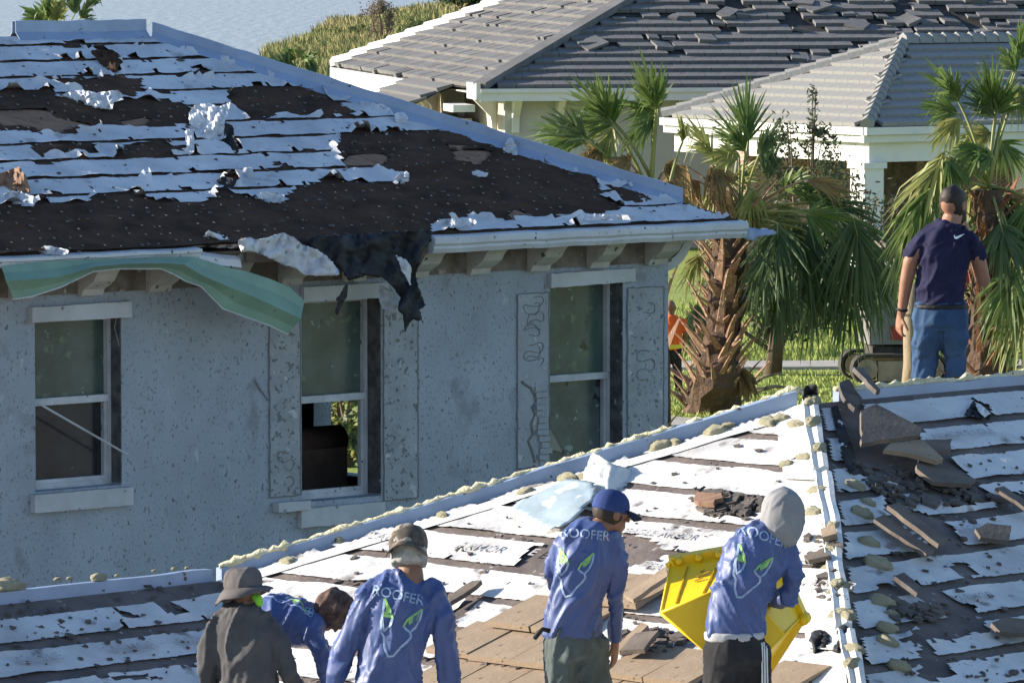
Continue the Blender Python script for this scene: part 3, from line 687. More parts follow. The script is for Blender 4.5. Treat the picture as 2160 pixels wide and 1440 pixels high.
sheets(MROOT, MR, mrows, (-12.2, 0), 0.045, 0.055, mh, clip_mid, M['sheet2'], seed=71, bite=0.40, curl=0.085, wrinkle=0.010, minc=10, jag=0.07)
# wavy loose felt layer (real relief on the bare brown felt)
du_, dv_ = .07, .05; nu, nv = int(12.2 / du_), int(VTOP / dv_); vs_ = []; fs_ = []; vid = {}
def fv(i, j):
    if (i, j) not in vid:
        u = -12.2 + i * du_; v = j * dv_
        r_ = abs(nz(u * .55 + 3 * nz(u * .3, v * 2, 1), v * 4.5, 17)); h = .006 + .07 * max(0, .30 - r_) + .010 * nz(u * 1.6, v * 12, 23) + .006 * nz(u * 6, v * 18, 29)
        if mh.has(u, v) is False: h = .004
        vid[(i, j)] = len(vs_); vs_.append(MR.p(u, v, h))
    return vid[(i, j)]
ply_px = [[(-40, 236), (60, 232), (110, 236), (112, 246), (160, 258), (205, 268), (160, 272), (118, 286), (60, 270), (-40, 262)], [(250, 258), (300, 250), (318, 254), (308, 268), (262, 274)], [(716, 352), (735, 330), (780, 324), (815, 328), (822, 338), (800, 350), (740, 352)], [(950, 322), (975, 318), (1045, 320), (1010, 352), (960, 340)], [(1068, 458), (1085, 442), (1110, 452), (1120, 470), (1090, 474)], [(945, 306), (985, 308), (975, 318), (950, 316)]]
ph_ = Holes([MR.poly(p) for p in ply_px])
for i in range(nu):
    for j in range(nv):
        u = -12.2 + (i + .5) * du_; v = (j + .5) * dv_
        if u > -v * c2 - .05 or ph_.has(u + .03 * nz(u * 9, v * 9), v + .02 * nz(u * 9, v * 9, 5)): continue
        fs_.append([fv(i, j), fv(i + 1, j), fv(i + 1, j + 1), fv(i, j + 1)])
mesh('felt_layer', vs_, fs_, M['felt'], MROOT, smooth=True)
for k, P_ in enumerate(ply_px):                # bare plywood under the felt
    q = MR.poly(P_); mb = MB(); mb.add([MR.p(u, v, .0035) for u, v in q], [list(range(len(q)))]); mb.build('plywood_patch', M['ply'], MROOT)
# cap nails
cn = MB(); rn = random.Random(5)
for r_ in range(26):
    for i in range(70):
        u = -12 + i * .185 + (.09 if r_ % 2 else 0) + rn.uniform(-.045, .045) + .06 * nz(r_ * 3.3, i * .2); v = .05 + r_ * .185 + rn.uniform(-.035, .035) + .05 * nz(i * .13, r_ * .7)
        if not mh.has(u, v) or u > -v * c2 - .12 or rn.random() < .28 or v > VTOP - .1: continue
        r0 = .0155 * rn.uniform(.8, 1.15); c = MR.p(u, v, .030); ring = [c + (MR.U * math.cos(a * 1.0472) + MR.V * math.sin(a * 1.0472)) * r0 for a in range(6)]
        cn.add(ring + [c + MR.N * .008], [(a, (a + 1) % 6, 6) for a in range(6)])
tag(cn.build('cap_nails', M['nail'], MROOT), kind='stuff')
# hip and ridge flashing
def cap(parent, a, b_, wd, h, m, gaps, seed, name):
    n = max(6, int((b_ - a).length / .13)); t = (b_ - a).normalized(); x = t.cross(ZUP).normalized(); groups = []; cur = []
    for i in range(n + 1):
        f = i / n
        if any(g0 < f < g1 for g0, g1 in gaps):
            if len(cur) > 1: groups.append(cur)
            cur = []; continue
        cur.append(f)
    if len(cur) > 1: groups.append(cur)
    for g in groups:
        vs_ = []; fs_ = []
        for f in g:
            p = a + (b_ - a) * f; e = .012 * nz(f * 30, seed); hh = h + .015 * nz(f * 14, seed + 3)
            vs_ += [p - x * wd * (1 + .1 * nz(f * 11, seed)) + ZUP * (e - .035), p - x * .035 + ZUP * (e + .05), p - x * .03 + ZUP * (hh + e), p + x * .03 + ZUP * (hh + e), p + x * .035 + ZUP * (e + .05), p + x * wd + ZUP * (e - .035)]
        for i in range(len(g) - 1):
            for k in range(5): fs_.append([i * 6 + k, i * 6 + k + 1, i * 6 + 7 + k, i * 6 + 6 + k])
        o = mesh(name, vs_, fs_, m, parent); md = o.modifiers.new('solid', 'SOLIDIFY'); md.thickness = .006
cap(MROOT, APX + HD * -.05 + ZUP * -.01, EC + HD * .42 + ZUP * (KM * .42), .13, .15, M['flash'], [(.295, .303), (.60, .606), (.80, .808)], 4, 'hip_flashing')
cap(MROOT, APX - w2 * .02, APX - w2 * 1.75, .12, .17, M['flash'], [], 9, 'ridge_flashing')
cap(MROOT, APX - w2 * 2.0, APX - w2 * 4.6, .13, .02, M['sheet2'], [(.3, .36)], 12, 'ridge_flashing')
# eave metal / gutter
gp = [(-.02, -.155), (.05, -.155), (.075, -.11), (.07, -.085), (.095, -.06), (.095, -.01), (.08, .012), (-.02, .03)]
def gutter(x0, x1, drop=(0, 0), name='gutter', m='gut', prof=gp):
    a = (hit(x0, 500, EC, s2) - EC).dot(w2); b_ = (hit(x1, 500, EC, s2) - EC).dot(w2); n = max(3, int((b_ - a) / .12)); vs_ = []; fs_ = []; k = len(prof)
    for i in range(n + 1):
        f = i / n; u = a + (b_ - a) * f; dz = drop[0] + (drop[1] - drop[0]) * f + .008 * nz(u * 4, 3.3); do = .01 * nz(u * 3, 7.7)
        for (p, z) in prof: vs_.append(EC + w2 * u + s2 * (p + do) + ZUP * (z + dz - .03))
    for i in range(n):
        for j in range(k): fs_.append([i * k + j, i * k + (j + 1) % k, i * k + k + (j + 1) % k, i * k + k + j])
    fs_ += [list(range(k))[::-1], [n * k + j for j in range(k)]]
    return mesh(name, vs_, fs_, M[m], MROOT)
gutter(905, 1566)
gutter(-60, 415, name='gutter', prof=[(-.02, -.09), (.05, -.09), (.06, -.04), (.085, -.03), (.085, .0), (-.02, .02)])
gutter(405, 500, drop=(-.02, -.10), prof=[(-.02, -.10), (.03, -.12), (.07, -.10), (.05, -.03), (-.02, .01)])
gutter(520, 900, drop=(0, 0), name='fascia', m='soffit', prof=[(-.03, -.16), (-.005, -.16), (-.005, .02), (-.03, .02)])
# right-hand eave edge
mb = MB(); mb.prism([(-.02, -.155), (.06, -.155), (.08, 0), (-.02, .02)], EC + n2 * .02 - ZUP * .03, w2, ZUP, n2 * 8.5); mb.build('gutter', M['gut'], MROOT)
# bent end of the gutter at the corner
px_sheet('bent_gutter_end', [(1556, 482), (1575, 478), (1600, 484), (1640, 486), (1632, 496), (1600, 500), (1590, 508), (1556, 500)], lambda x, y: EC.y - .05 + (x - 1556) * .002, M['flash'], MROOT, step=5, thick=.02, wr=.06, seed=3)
# ---- torn felt hanging over the eave
ey = lambda x: (hit(x, 500, EC + s2 * .10, s2)).y
black = [(612, 506), (660, 498), (760, 494), (830, 489), (905, 484), (912, 505), (892, 530), (884, 560), (876, 578), (884, 610), (899, 645), (884, 654), (893, 682), (868, 672), (853, 704), (850, 664), (838, 655), (845, 628), (828, 604), (806, 584), (770, 582), (735, 592), (716, 566), (690, 545), (650, 530)]
px_sheet('torn_felt', black, lambda x, y: ey(x) - .02 - .0010 * max(0, y - 500), M['black_felt'], MROOT, step=6, wr=.13, seed=21, label='black felt torn off and hanging over the eave')
grey = [(500, 508), (520, 500), (545, 506), (575, 498), (598, 490), (622, 502), (636, 515), (660, 522), (690, 540), (706, 560), (720, 580), (690, 582), (640, 580), (626, 566), (596, 558), (560, 540), (532, 530), (510, 532)]
px_sheet('torn_underlayment', grey, lambda x, y: ey(x) - .16, M['sheet2'], MROOT, step=6, wr=.16, seed=25, label='crumpled grey underlayment hanging at the broken eave')
px_sheet('torn_underlayment', [(418, 515), (428, 500), (440, 485), (452, 492), (470, 496), (500, 504), (498, 512), (520, 520), (500, 524), (450, 522), (395, 520)], lambda x, y: ey(x) - .05 + .3, M['sheet2'], MROOT, step=5, wr=.2, seed=27)
px_sheet('torn_underlayment', [(826, 526), (840, 540), (858, 548), (868, 566), (866, 586), (866, 606), (856, 584), (846, 570), (842, 552)], lambda x, y: ey(x) - .28, M['sheet2'], MROOT, step=4, wr=.06, seed=29)
px_sheet('torn_underlayment', [(800, 600), (826, 612), (832, 640), (838, 664), (820, 660), (806, 650), (798, 630)], lambda x, y: ey(x) + .18, M['sheet2'], MROOT, step=4, wr=.1, seed=33)
px_sheet('felt_strip', [(728, 600), (734, 600), (732, 625), (722, 640), (712, 664), (706, 660), (714, 636), (708, 632), (716, 622)], lambda x, y: ey(x) - .12, M['black_felt'], MROOT, step=3, wr=.05, seed=34)
# ---- torn flaps standing up on the slope
def flap(px, x0, y0, m, seed, wr=.12, name='torn_flap', step=5, lift=0.0):
    yb = hit(x0, y0, MR.O, MR.N).y
    px_sheet(name, px, lambda x, y: yb - .05 + (y0 - y) * .004 * (1 if lift == 0 else lift), m, MROOT, step=step, wr=wr * .5, seed=seed, smooth=False, thick=.003)
flap([(398, 240), (410, 222), (440, 218), (462, 226), (486, 216), (482, 240), (470, 262), (478, 290), (455, 300), (425, 290), (415, 268), (400, 262)], 440, 292, M['sheet2'], 41, .2)
flap([(390, 276), (408, 272), (410, 320), (396, 330)], 400, 330, M['sheet2'], 43)
flap([(474, 258), (492, 266), (494, 292), (512, 322), (488, 318), (470, 305)], 490, 312, M['black_felt'], 44)
flap([(188, 108), (210, 104), (248, 112), (252, 134), (246, 155), (228, 150), (208, 130)], 235, 152, M['felt'], 45, .2)
flap([(-20, 372), (12, 362), (40, 352), (56, 374), (66, 410), (40, 405), (10, 398), (-20, 405)], 30, 408, M['ply'], 46, .25)
flap([(-20, 412), (40, 402), (80, 420), (70, 436), (10, 432), (-20, 428)], 30, 432, M['sheet2'], 47, .2)
flap([(118, 208), (140, 196), (170, 190), (205, 196), (250, 190), (262, 204), (240, 215), (238, 232), (205, 228), (170, 218)], 190, 230, M['sheet2'], 48, .25)
flap([(456, 380), (470, 372), (500, 378), (492, 398), (470, 400)], 475, 400, M['black_felt'], 49)
flap([(520, 412), (560, 405), (600, 412), (602, 424), (580, 428), (545, 422)], 560, 425, M['sheet2'], 50, .2)
flap([(832, 240), (850, 236), (862, 250), (852, 268), (836, 264)], 845, 266, M['sheet2'], 51, .25)
flap([(1058, 318), (1072, 290), (1082, 292), (1090, 312), (1092, 328), (1064, 326)], 1070, 326, M['sheet2'], 52, .15)
flap([(830, 380), (846, 362), (862, 364), (864, 380), (850, 392)], 848, 392, M['sheet2'], 53, .3)
flap([(990, 362), (1010, 360), (1032, 366), (1024, 374), (1000, 372)], 1010, 372, M['sheet2'], 54, .1)
flap([(80, 528), (95, 518), (120, 522), (148, 528), (140, 538), (84, 536)], 110, 538, M['sheet2'], 55, .2)
flap([(905, 478), (925, 464), (960, 460), (1010, 464), (1000, 476), (940, 482)], 950, 484, M['sheet2'], 56, .25)
flap([(1120, 458), (1180, 452), (1260, 452), (1340, 455), (1330, 464), (1200, 466), (1130, 470)], 1220, 468, M['sheet2'], 57, .2)
# ---- green metal sheet bent down from the eave
top = [(2, 563), (60, 556), (120, 551), (200, 548), (270, 546), (340, 543), (410, 543), (440, 552), (480, 565), (520, 573), (570, 589), (610, 606), (641, 634)]
crs = [(12, 592), (60, 590), (125, 584), (200, 562), (270, 556), (340, 555), (388, 558), (425, 580), (470, 600), (520, 620), (570, 642), (600, 656), (634, 672)]
bot = [(28, 630), (68, 624), (130, 604), (196, 572), (250, 566), (340, 566), (368, 578), (392, 592), (424, 603), (470, 650), (520, 668), (570, 686), (607, 704)]
rowsG = []
for li, (row, off) in enumerate(((top, .02), (None, -.05), (crs, -.16), (None, -.10), (bot, -.03))):
    if row is None: rowsG.append(None); continue
    rowsG.append([at(x, y, ey(x) + off - .03 * nz(x * .02, li)) for x, y in row])
rowsG[1] = [(a * .5 + b_ * .5) + Vector((0, .04, 0)) for a, b_ in zip(rowsG[0], rowsG[2])]; rowsG[3] = [(a * .45 + b_ * .55) + Vector((0, .03, 0)) for a, b_ in zip(rowsG[2], rowsG[4])]
def densify(row, k=3):
    o = []
    for i in range(len(row) - 1):
        for j in range(k): o.append(row[i].lerp(row[i + 1], j / k))
    return o + [row[-1]]
rowsG = [densify(r_) for r_ in rowsG]; n = len(rowsG[0]); vs_ = [p for r_ in rowsG for p in r_]
fs_ = [[a * n + i, a * n + i + 1, (a + 1) * n + i + 1, (a + 1) * n + i] for a in range(4) for i in range(n - 1)]
gs = mesh('bent_metal_sheet', vs_, fs_, M['green'], None, origin=rowsG[0][0]); md = gs.modifiers.new('solid', 'SOLIDIFY'); md.thickness = .007
tag(gs, 'long green metal sheet folded and dangling below the eave of the grey house', 'metal sheet')
ed = MB(); ed.tube([p + Vector((0, -.012, -.004)) for p in rowsG[4]], .008, 5); e_ = ed.build('sheet_hem', M['frame'], gs)
# loose rod across the left window
rd = MB(); rd.tube([wpt(wu(78), wz(78, 850), .02), wpt(wu(262), wz(262, 958), .05)], .011, 6)
tag(rd.build('loose_rod', M['frame'], None, origin=wpt(wu(78), wz(78, 850), .02)), 'thin white rod lying slantwise across the small left window', 'rod')
# ================================================================== tiled house in the background
M['ftile'] = mat('grey_roof_tile', (0.165, 0.16, 0.158), (0.115, 0.112, 0.112), 1.1, 0.8, [((0.10, 0.095, 0.09), 4, 0.66, .05)], (9, .4, .02))
M['ptile'] = mat('pale_roof_tile', (0.27, 0.265, 0.255), (0.21, 0.207, 0.20), 1.1, 0.8, [((0.15, 0.145, 0.13), 4, 0.68, .05)], (9, .4, .02))
M['fwhite'] = mat('far_white_trim', (0.66, 0.65, 0.63), (0.57, 0.565, 0.55), 1.0, 0.6)
M['fwall'] = mat('far_cream_wall', (0.46, 0.45, 0.43), (0.39, 0.385, 0.37), .7, 0.9, [((0.15, 0.14, 0.12), 3, 0.70, .04)])
M['ftan'] = mat('far_tan_wall', (0.45, 0.40, 0.33), (0.36, 0.31, 0.25), 1.2, 0.9)
M['fdark'] = mat('far_roof_felt', (0.035, 0.034, 0.036), (0.06, 0.055, 0.052), 2, 0.9)
br = bpy.data.materials.new('brick_wall'); br.use_nodes = True; nt = br.node_tree
bt = nt.nodes.new('ShaderNodeTexBrick'); tcn = nt.nodes.new('ShaderNodeTexCoord'); mpn = nt.nodes.new('ShaderNodeMapping'); mpn.inputs['Rotation'].default_value = (R(90), 0, R(33))
bt.inputs['Scale'].default_value = 3.2; bt.inputs['Color1'].default_value = (0.22, 0.11, 0.08, 1); bt.inputs['Color2'].default_value = (0.36, 0.25, 0.19, 1); bt.inputs['Mortar'].default_value = (0.42, 0.36, 0.31, 1); bt.inputs['Mortar Size'].default_value = .025
nt.links.new(tcn.outputs['Object'], mpn.inputs[0]); nt.links.new(mpn.outputs[0], bt.inputs['Vector']); nt.links.new(bt.outputs[0], nt.nodes['Principled BSDF'].inputs['Base Color']); nt.nodes['Principled BSDF'].inputs['Roughness'].default_value = .9
AFAR = R(10.5); wf = Vector((math.cos(AFAR), math.sin(AFAR), 0)); nf = Vector((-math.sin(AFAR), math.cos(AFAR), 0))   # along the front, and back from it
FZ = 3.6; KF = 0.445; pf = math.atan(KF); cf, sf_ = math.cos(pf), math.sin(pf)
FC = at(1012, 190, 127.0); FC.z = FZ                     # front-left eave corner
FROOT = thing('tiled_house', (FC.x, FC.y, 0), 'cream house behind the palms with broad grey tile roof littered with loose tiles', 'house')
FD = 21.5; FL = 32.0
HA = FC + wf * FD / 2 + nf * FD / 2 + ZUP * KF * FD / 2
FRp = Plane(FC, wf, nf * cf + ZUP * sf_)
FLp = Plane(FC, nf, wf * cf + ZUP * sf_)
bl = FC + nf * FD
mb = MB(); mb.add([FC, FC + wf * FL, HA + wf * (FL - FD), HA], [(0, 1, 2, 3)]); mb.add([bl, FC, HA], [(0, 1, 2)]); mb.add([bl, HA, HA + wf * (FL - FD), bl + wf * FL], [(0, 1, 2, 3)]); mb.build('roof_deck', M['fdark'], FROOT)
def tile_mesh(w, l, th, m, nm='roof_tile'):
    mb = MB(); mb.hexa([Vector((-w / 2, 0, 0)), Vector((w / 2, 0, 0)), Vector((w / 2, l, -.0)), Vector((-w / 2, l, -.0)), Vector((-w / 2, 0, th)), Vector((w / 2, 0, th)), Vector((w / 2, l, th * .35)), Vector((-w / 2, l, th * .35))])
    me = bpy.data.meshes.new(nm); me.from_pydata([tuple(v) for v in mb.v], [], mb.f); me.materials.append(m); return me
def tile_M(pl, u, v, h=0.0, rot=0.0, tx=0.0, ty=0.0):
    Mx = Matrix((pl.U, pl.V, pl.N)).transposed().to_4x4(); 
    if pl.U.cross(pl.V).dot(pl.N) < 0: Mx = Matrix((-pl.U, pl.V, pl.N)).transposed().to_4x4()
    Mx.translation = pl.p(u, v, h); return Mx @ Matrix.Rotation(rot, 4, 'Z') @ Matrix.Rotation(tx, 4, 'X') @ Matrix.Rotation(ty, 4, 'Y')
def to_px(p):
    q = p - CAM; zc = q.y * CT - q.z * ST; yc = q.y * ST + q.z * CT
    return 1080 + F * q.x / zc, 720 - F * yc / zc
TW, TL, CF = .42, .52, .40
TM = tile_mesh(TW - .012, TL, .10, M['ftile'])
rt = random.Random(12)
def seen_px(x, y, mx=30):
    if not (-mx < x < 2160 + mx and -mx < y < 470): return False
    if x < 1480 and y > 70 + (x - 310) * .318: return False      # hidden by the nearer roof
    return True
# loose tile zones on the front slope (pixel centre, radius, strength)
zones = [(1560, 50, 90, .8), (1700, 40, 120, .9), (1450, 30, 80, .6), (1270, 105, 60, .8), (1900, 20, 160, .6), (2040, 50, 90, .7), (1820, 110, 60, .5), (1500, 110, 60, .5), (1680, 125, 60, .5), (1390, 115, 60, .6), (1600, 165, 90, .5), (1300, 30, 60, .5), (2100, 20, 80, .7)]
spots_ = []
for (pl, lim) in ((FRp, 'f'), (FLp, 'l')):
    nc = int(FD / 2 / cf / CF)
    for c in range(nc):
        v = .02 + c * CF; t = v * cf; n = int(FL / TW)
        for i in range(n):
            u = (i + (.5 if c % 2 else 0)) * TW + .2
            if lim == 'f' and (u < t + .28 or u > FL - t): continue
            if lim == 'l' and (u < t + .28 or u > FD - t - .2): continue
            P_ = pl.p(u, v); x, y = to_px(P_)
            if not seen_px(x, y): continue
            s_ = 0
            if lim == 'f':
                for (zx, zy, zr, zs) in zones:
                    d = math.hypot((x - zx), (y - zy) * 1.8) / zr
                    if d < 1: s_ = max(s_, zs * (1 - d * d))
                s_ *= .5 + .9 * max(0, nz(u * .5, v * .7, 3) + .3)
            r1 = rt.random(); tx = -.05; rot = 0; h = .03; du = dv = ty = 0; small = False
            if lim == 'f':
                if r1 < s_ * .35: continue
                if r1 < s_ * 1.0: rot = rt.choice((rt.uniform(-.12, .12), rt.uniform(-.6, .6))); h = rt.uniform(.04, .10); tx = rt.uniform(-.2, .05); ty = rt.uniform(-.14, .14); dv = rt.uniform(-.2, .1); du = rt.uniform(-.15, .15); small = rt.random() < .6
                else: h += rt.uniform(0, .006); rot = rt.uniform(-.006, .006)
            else:
                if r1 < .02: continue
                if r1 < .05: du = rt.uniform(.04, .09); dv = rt.uniform(-.08, 0)
                rot += rt.uniform(-.006, .006); h += rt.uniform(0, .012)
            Mt = tile_M(pl, u + du, v + dv, h, rot, tx, ty)
            if small: Mt = Mt @ Matrix.Diagonal((rt.uniform(.4, .9), rt.uniform(.3, .8), .7, 1))
            spots_.append((P_.y, lim, Mt))
spots_.sort(key=lambda q: q[0])
big = MB(); nn = 0
for k, (yy, lim, Mx) in enumerate(spots_):
    if k < 290: place('roof_tile', TM, Mx, FROOT)
    else: big.add([Mx @ v.co for v in TM.vertices], [list(p.vertices) for p in TM.polygons])
tag(big.build('roof_tiles', M['ftile'], FROOT), kind='stuff')
# loose slabs on the roof
for (x, y, w_, l_, rot) in [(1262, 112, .6, .5, .5), (1735, 32, .7, .5, .6), (1690, 22, .5, .4, -.4), (2052, 14, .45, .4, .3), (1548, 42, .5, .35, .9), (1800, 70, .5, .4, -.6)]:
    me = tile_mesh(w_, l_, .06, M['ftile']); u, v = FRp.uv(x, y); place('loose_tile', me, tile_M(FRp, u, v, .12, rot, rt.uniform(-.1, .05), rt.uniform(-.1, .1)), FROOT)
# hip caps
def hip_caps(parent, a, b_, step, w_, h_, m, name='hip_cap', out=None):
    n = int((b_ - a).length / step); t = (b_ - a).normalized(); x = t.cross(ZUP).normalized(); y = x.cross(t)
    me = None
    mb = MB(); prof = [(-w_, -.06), (-w_ * .75, h_ * .55), (0, h_), (w_ * .75, h_ * .55), (w_, -.06)]
    vs_ = [Vector((p, 0, z)) for p, z in prof] + [Vector((p * .86, step * 1.15, z * .8 - .02)) for p, z in prof]
    fs_ = [(i, i + 1, i + 6, i + 5) for i in range(4)] + [(0, 1, 2, 3, 4)]
    me = bpy.data.meshes.new(name); me.from_pydata([tuple(v) for v in vs_], [], fs_); me.materials.append(m)
    for i in range(n):
        p = a + t * (i * step); xx, yy = to_px(p)
        if not seen_px(xx, yy): continue
        Mx = Matrix((x, t, y)).transposed().to_4x4(); Mx.translation = p + y * .03; place(name, me, Mx, parent)
mb = MB(); mb.bar(FC + ZUP * .10, HA + ZUP * .10, .34, .16); mb.build('hip_flashing', M['ftile'], FROOT)
hip_caps(FROOT, bl + ZUP * .05, HA + ZUP * .05, .62, .17, .20, M['fwhite'])
# fascia, gutters, soffit
mb = MB(); mb.box(FC - nf * .10 + wf * 0 - ZUP * .24, wf * FL, nf * .12, ZUP * .26); mb.build('gutter', M['fwhite'], FROOT)
mb = MB(); mb.box(FC - nf * .16 - ZUP * .05, wf * FL, nf * .05, ZUP * .09); mb.build('gutter_lip', M['fwhite'], FROOT)
lfa = 9.5
mb = MB(); mb.box(FC + nf * lfa - wf * .10 - ZUP * .34, nf * (FD - lfa), wf * .12, ZUP * .34); mb.build('fascia', M['fwhite'], FROOT)
mb = MB(); mb.box(FC + nf * lfa - wf * .28 - ZUP * .46, nf * (FD - lfa + .3), wf * .2, ZUP * .14); mb.build('gutter', M['fwhite'], FROOT)
# lower bump-out at the left corner
ext = MB(); xo = 1.1; E0 = FC + nf * 3.4 - wf * xo - ZUP * KF * xo; E1 = FC + nf * lfa - wf * xo - ZUP * KF * xo
ext.add([FC + nf * 3.4 + wf * .1 + ZUP * .03, FC + nf * lfa + wf * .1 + ZUP * .03, E1, E0], [(0, 1, 2, 3)]); ext.build('roof_deck', M['fdark'], FROOT)
EXp = Plane(E0, nf, wf * cf + ZUP * sf_)
for c in range(3):
    for i in range(int((lfa - 3.4) / TW)):
        place('roof_tile', TM, tile_M(EXp, .2 + i * TW + (.15 if c % 2 else 0), .02 + c * CF, .03, rt.uniform(-.01, .01), -.05), FROOT)
mb = MB(); mb.box(E0 - wf * .05 - ZUP * .52, nf * (lfa - 3.4), wf * .08, ZUP * .52); mb.build('fascia', M['fwhite'], FROOT)
mb = MB(); mb.box(FC + nf * .6 - wf * .5 - ZUP * .5, nf * 1.3, wf * .5, ZUP * .16); mb.build('broken_fascia', M['fwhite'], FROOT)
mb = MB(); mb.box(FC - nf * .1 - wf * .1 - ZUP * .2, nf * 1.2, wf * .1, ZUP * .36); mb.build('fascia', M['fwhite'], FROOT)
# walls
so_ = .7
mb = MB(); mb.box(FC + nf * so_ + wf * so_ - ZUP * (FZ), wf * (FL - 2 * so_), nf * .3, ZUP * (FZ - .05)); mb.build('wall', M['fwall'], FROOT)
mb = MB(); mb.box(FC + nf * (so_ + .302) + wf * so_ - ZUP * FZ, nf * (FD - 2 * so_ - .3), wf * .3, ZUP * (FZ - .05)); mb.build('wall', M['ftan'], FROOT)
mb = MB(); mb.box(FC + nf * .08 + wf * .05 - ZUP * .10, wf * (FL - .1), nf * (FD - .2), ZUP * .03); mb.build('soffit', M['fwall'], FROOT)
mb = MB(); mb.box(FC + nf * 3.8 - wf * (xo - .5) - ZUP * FZ, nf * (lfa - 4.2), wf * (xo), ZUP * (FZ - .75)); mb.build('bay_wall', M['ftan'], FROOT)
def fbracket(O, out, side):
    mb = MB(); mb.prism([(0, 0), (0, -.85), (.10, -.85), (.14, -.5), (.42, -.22), (.52, -.12), (.52, 0)], O, out, ZUP, side * .16); return mb.build('bracket', M['fwhite'], FROOT)
for u in (.15, 1.15, 4.0, 6.5): fbracket(FC + nf * so_ + wf * (so_ + u) - ZUP * .12, -nf, wf)
for u in (1.0, 5.2, 9.0, 10.2, 14.0): fbracket(FC + nf * (so_ + u) + wf * so_ - ZUP * .14, -wf, nf)
# ---------------- porch
APO = R(33.0); wf = Vector((math.cos(APO), math.sin(APO), 0)); nf = Vector((-math.sin(APO), math.cos(APO), 0))
PZ = 3.05; PC = at(1828, 268, 118.5); PC = Vector((PC.x, PC.y, PZ)); KPp = 0.44; runp = 3.0
while to_px(PC + (wf + nf) * runp + ZUP * KPp * runp)[1] > 94: runp += .02
PXA = PC + (wf + nf) * runp + ZUP * KPp * runp; pp = math.atan(KPp); cp_, sp_ = math.cos(pp), math.sin(pp)
PRp = Plane(PC, wf, nf * cp_ + ZUP * sp_); PLp = Plane(PC, nf, wf * cp_ + ZUP * sp_)
PLW = 12.0; PBK = 2 * runp
PROOT = thing('porch', (PC.x, PC.y, 0), 'hipped entry porch with pale tile roof and square white column before the far house', 'porch')
mb = MB(); mb.add([PC, PC + wf * PLW, PXA + wf * (PLW - runp), PXA], [(0, 1, 2, 3)]); mb.add([PC + nf * PBK, PC, PXA], [(0, 1, 2)]); mb.add([PC + nf * PBK, PXA, PXA + wf * (PLW - runp), PC + nf * PBK + wf * PLW], [(0, 1, 2, 3)]); mb.build('roof_deck', M['fdark'], PROOT)
PTM = tile_mesh(TW - .010, TL, .085, M['ptile']); ps = []
for (pl, lim, L_) in ((PRp, 'f', PLW), (PLp, 'l', PBK)):
    for c in range(int(runp / cp_ / CF) + 1):
        v = .02 + c * CF; t = v * cp_
        if t > runp - .1: continue
        for i in range(int(L_ / TW)):
            u = (i + (.5 if c % 2 else 0)) * TW + .2
            if u < t + .22: continue
            if lim == 'l':
                if u > PBK - t - .2: continue
            x, y = to_px(pl.p(u, v))
            if x > 2180: continue
            place('roof_tile', PTM, tile_M(pl, u, v, .025, rt.uniform(-.008, .008), -.05), PROOT)
hip_caps(PROOT, PC + ZUP * .06, PXA + ZUP * .06, .36, .15, .15, M['ptile'])
hip_caps(PROOT, PXA + ZUP * .06, PXA + wf * 3.6 + ZUP * .06, .36, .17, .17, M['ptile'], 'ridge_cap')
hip_caps(PROOT, PC + nf * PBK + ZUP * .06, PXA + ZUP * .06, .36, .15, .15, M['ptile'])
for (z0, z1, o) in ((-.14, .02, .0), (-.30, -.15, .10)):
    mb = MB(); mb.box(PC - nf * (.05 - o) + ZUP * z0 - wf * .03, wf * PLW, nf * .1, ZUP * (z1 - z0)); mb.build('fascia', M['fwhite'], PROOT)
    mb = MB(); mb.box(PC + nf * .06 - wf * (.05 - o) + ZUP * z0, nf * PBK, wf * .1, ZUP * (z1 - z0)); mb.build('fascia', M['fwhite'], PROOT)
mb = MB(); mb.box(PC + nf * .25 + wf * .25 - ZUP * .72, wf * PLW, nf * .45, ZUP * .44); mb.build('beam', M['fwhite'], PROOT)
mb = MB(); mb.box(PC + nf * .72 + wf * .25 - ZUP * .72, nf * (PBK - .8), wf * .45, ZUP * .44); mb.build('beam', M['fwhite'], PROOT)
mb = MB(); mb.box(PC + nf * .2 + wf * .2 - ZUP * .29, wf * PLW, nf * PBK, ZUP * .03); mb.build('ceiling', M['fwhite'], PROOT)
def column(u, v):
    p = PC + wf * u + nf * v; c = MB(); c.box(Vector((p.x, p.y, 0)), wf * .5, nf * .5, ZUP * (PZ - .85)); o = c.build('column', M['fwhite'], PROOT)
    c = MB(); c.box(Vector((p.x, p.y, PZ - .85)) - wf * .05 - nf * .05, wf * .6, nf * .6, ZUP * .128); c.build('capital', M['fwhite'], o)
column(.1, .2); column(4.4, .2)
mb = MB(); mb.box(PC + wf * .2 + nf * 4.6 - ZUP * PZ, wf * 9, nf * .3, ZUP * (PZ - .3)); mb.build('brick_wall', br, PROOT)
mb = MB(); mb.box(PC + wf * 3.2 + nf * 4.54 + ZUP * (-1.75), wf * .45, nf * .05, ZUP * .5); mb.build('wall_plate', M['fwhite'], PROOT)
mb = MB(); mb.box(PC + wf * 3.8 + nf * 4.5 - ZUP * PZ, wf * .9, nf * .08, ZUP * 2.2); mb.build('door', M['soffit'], PROOT)
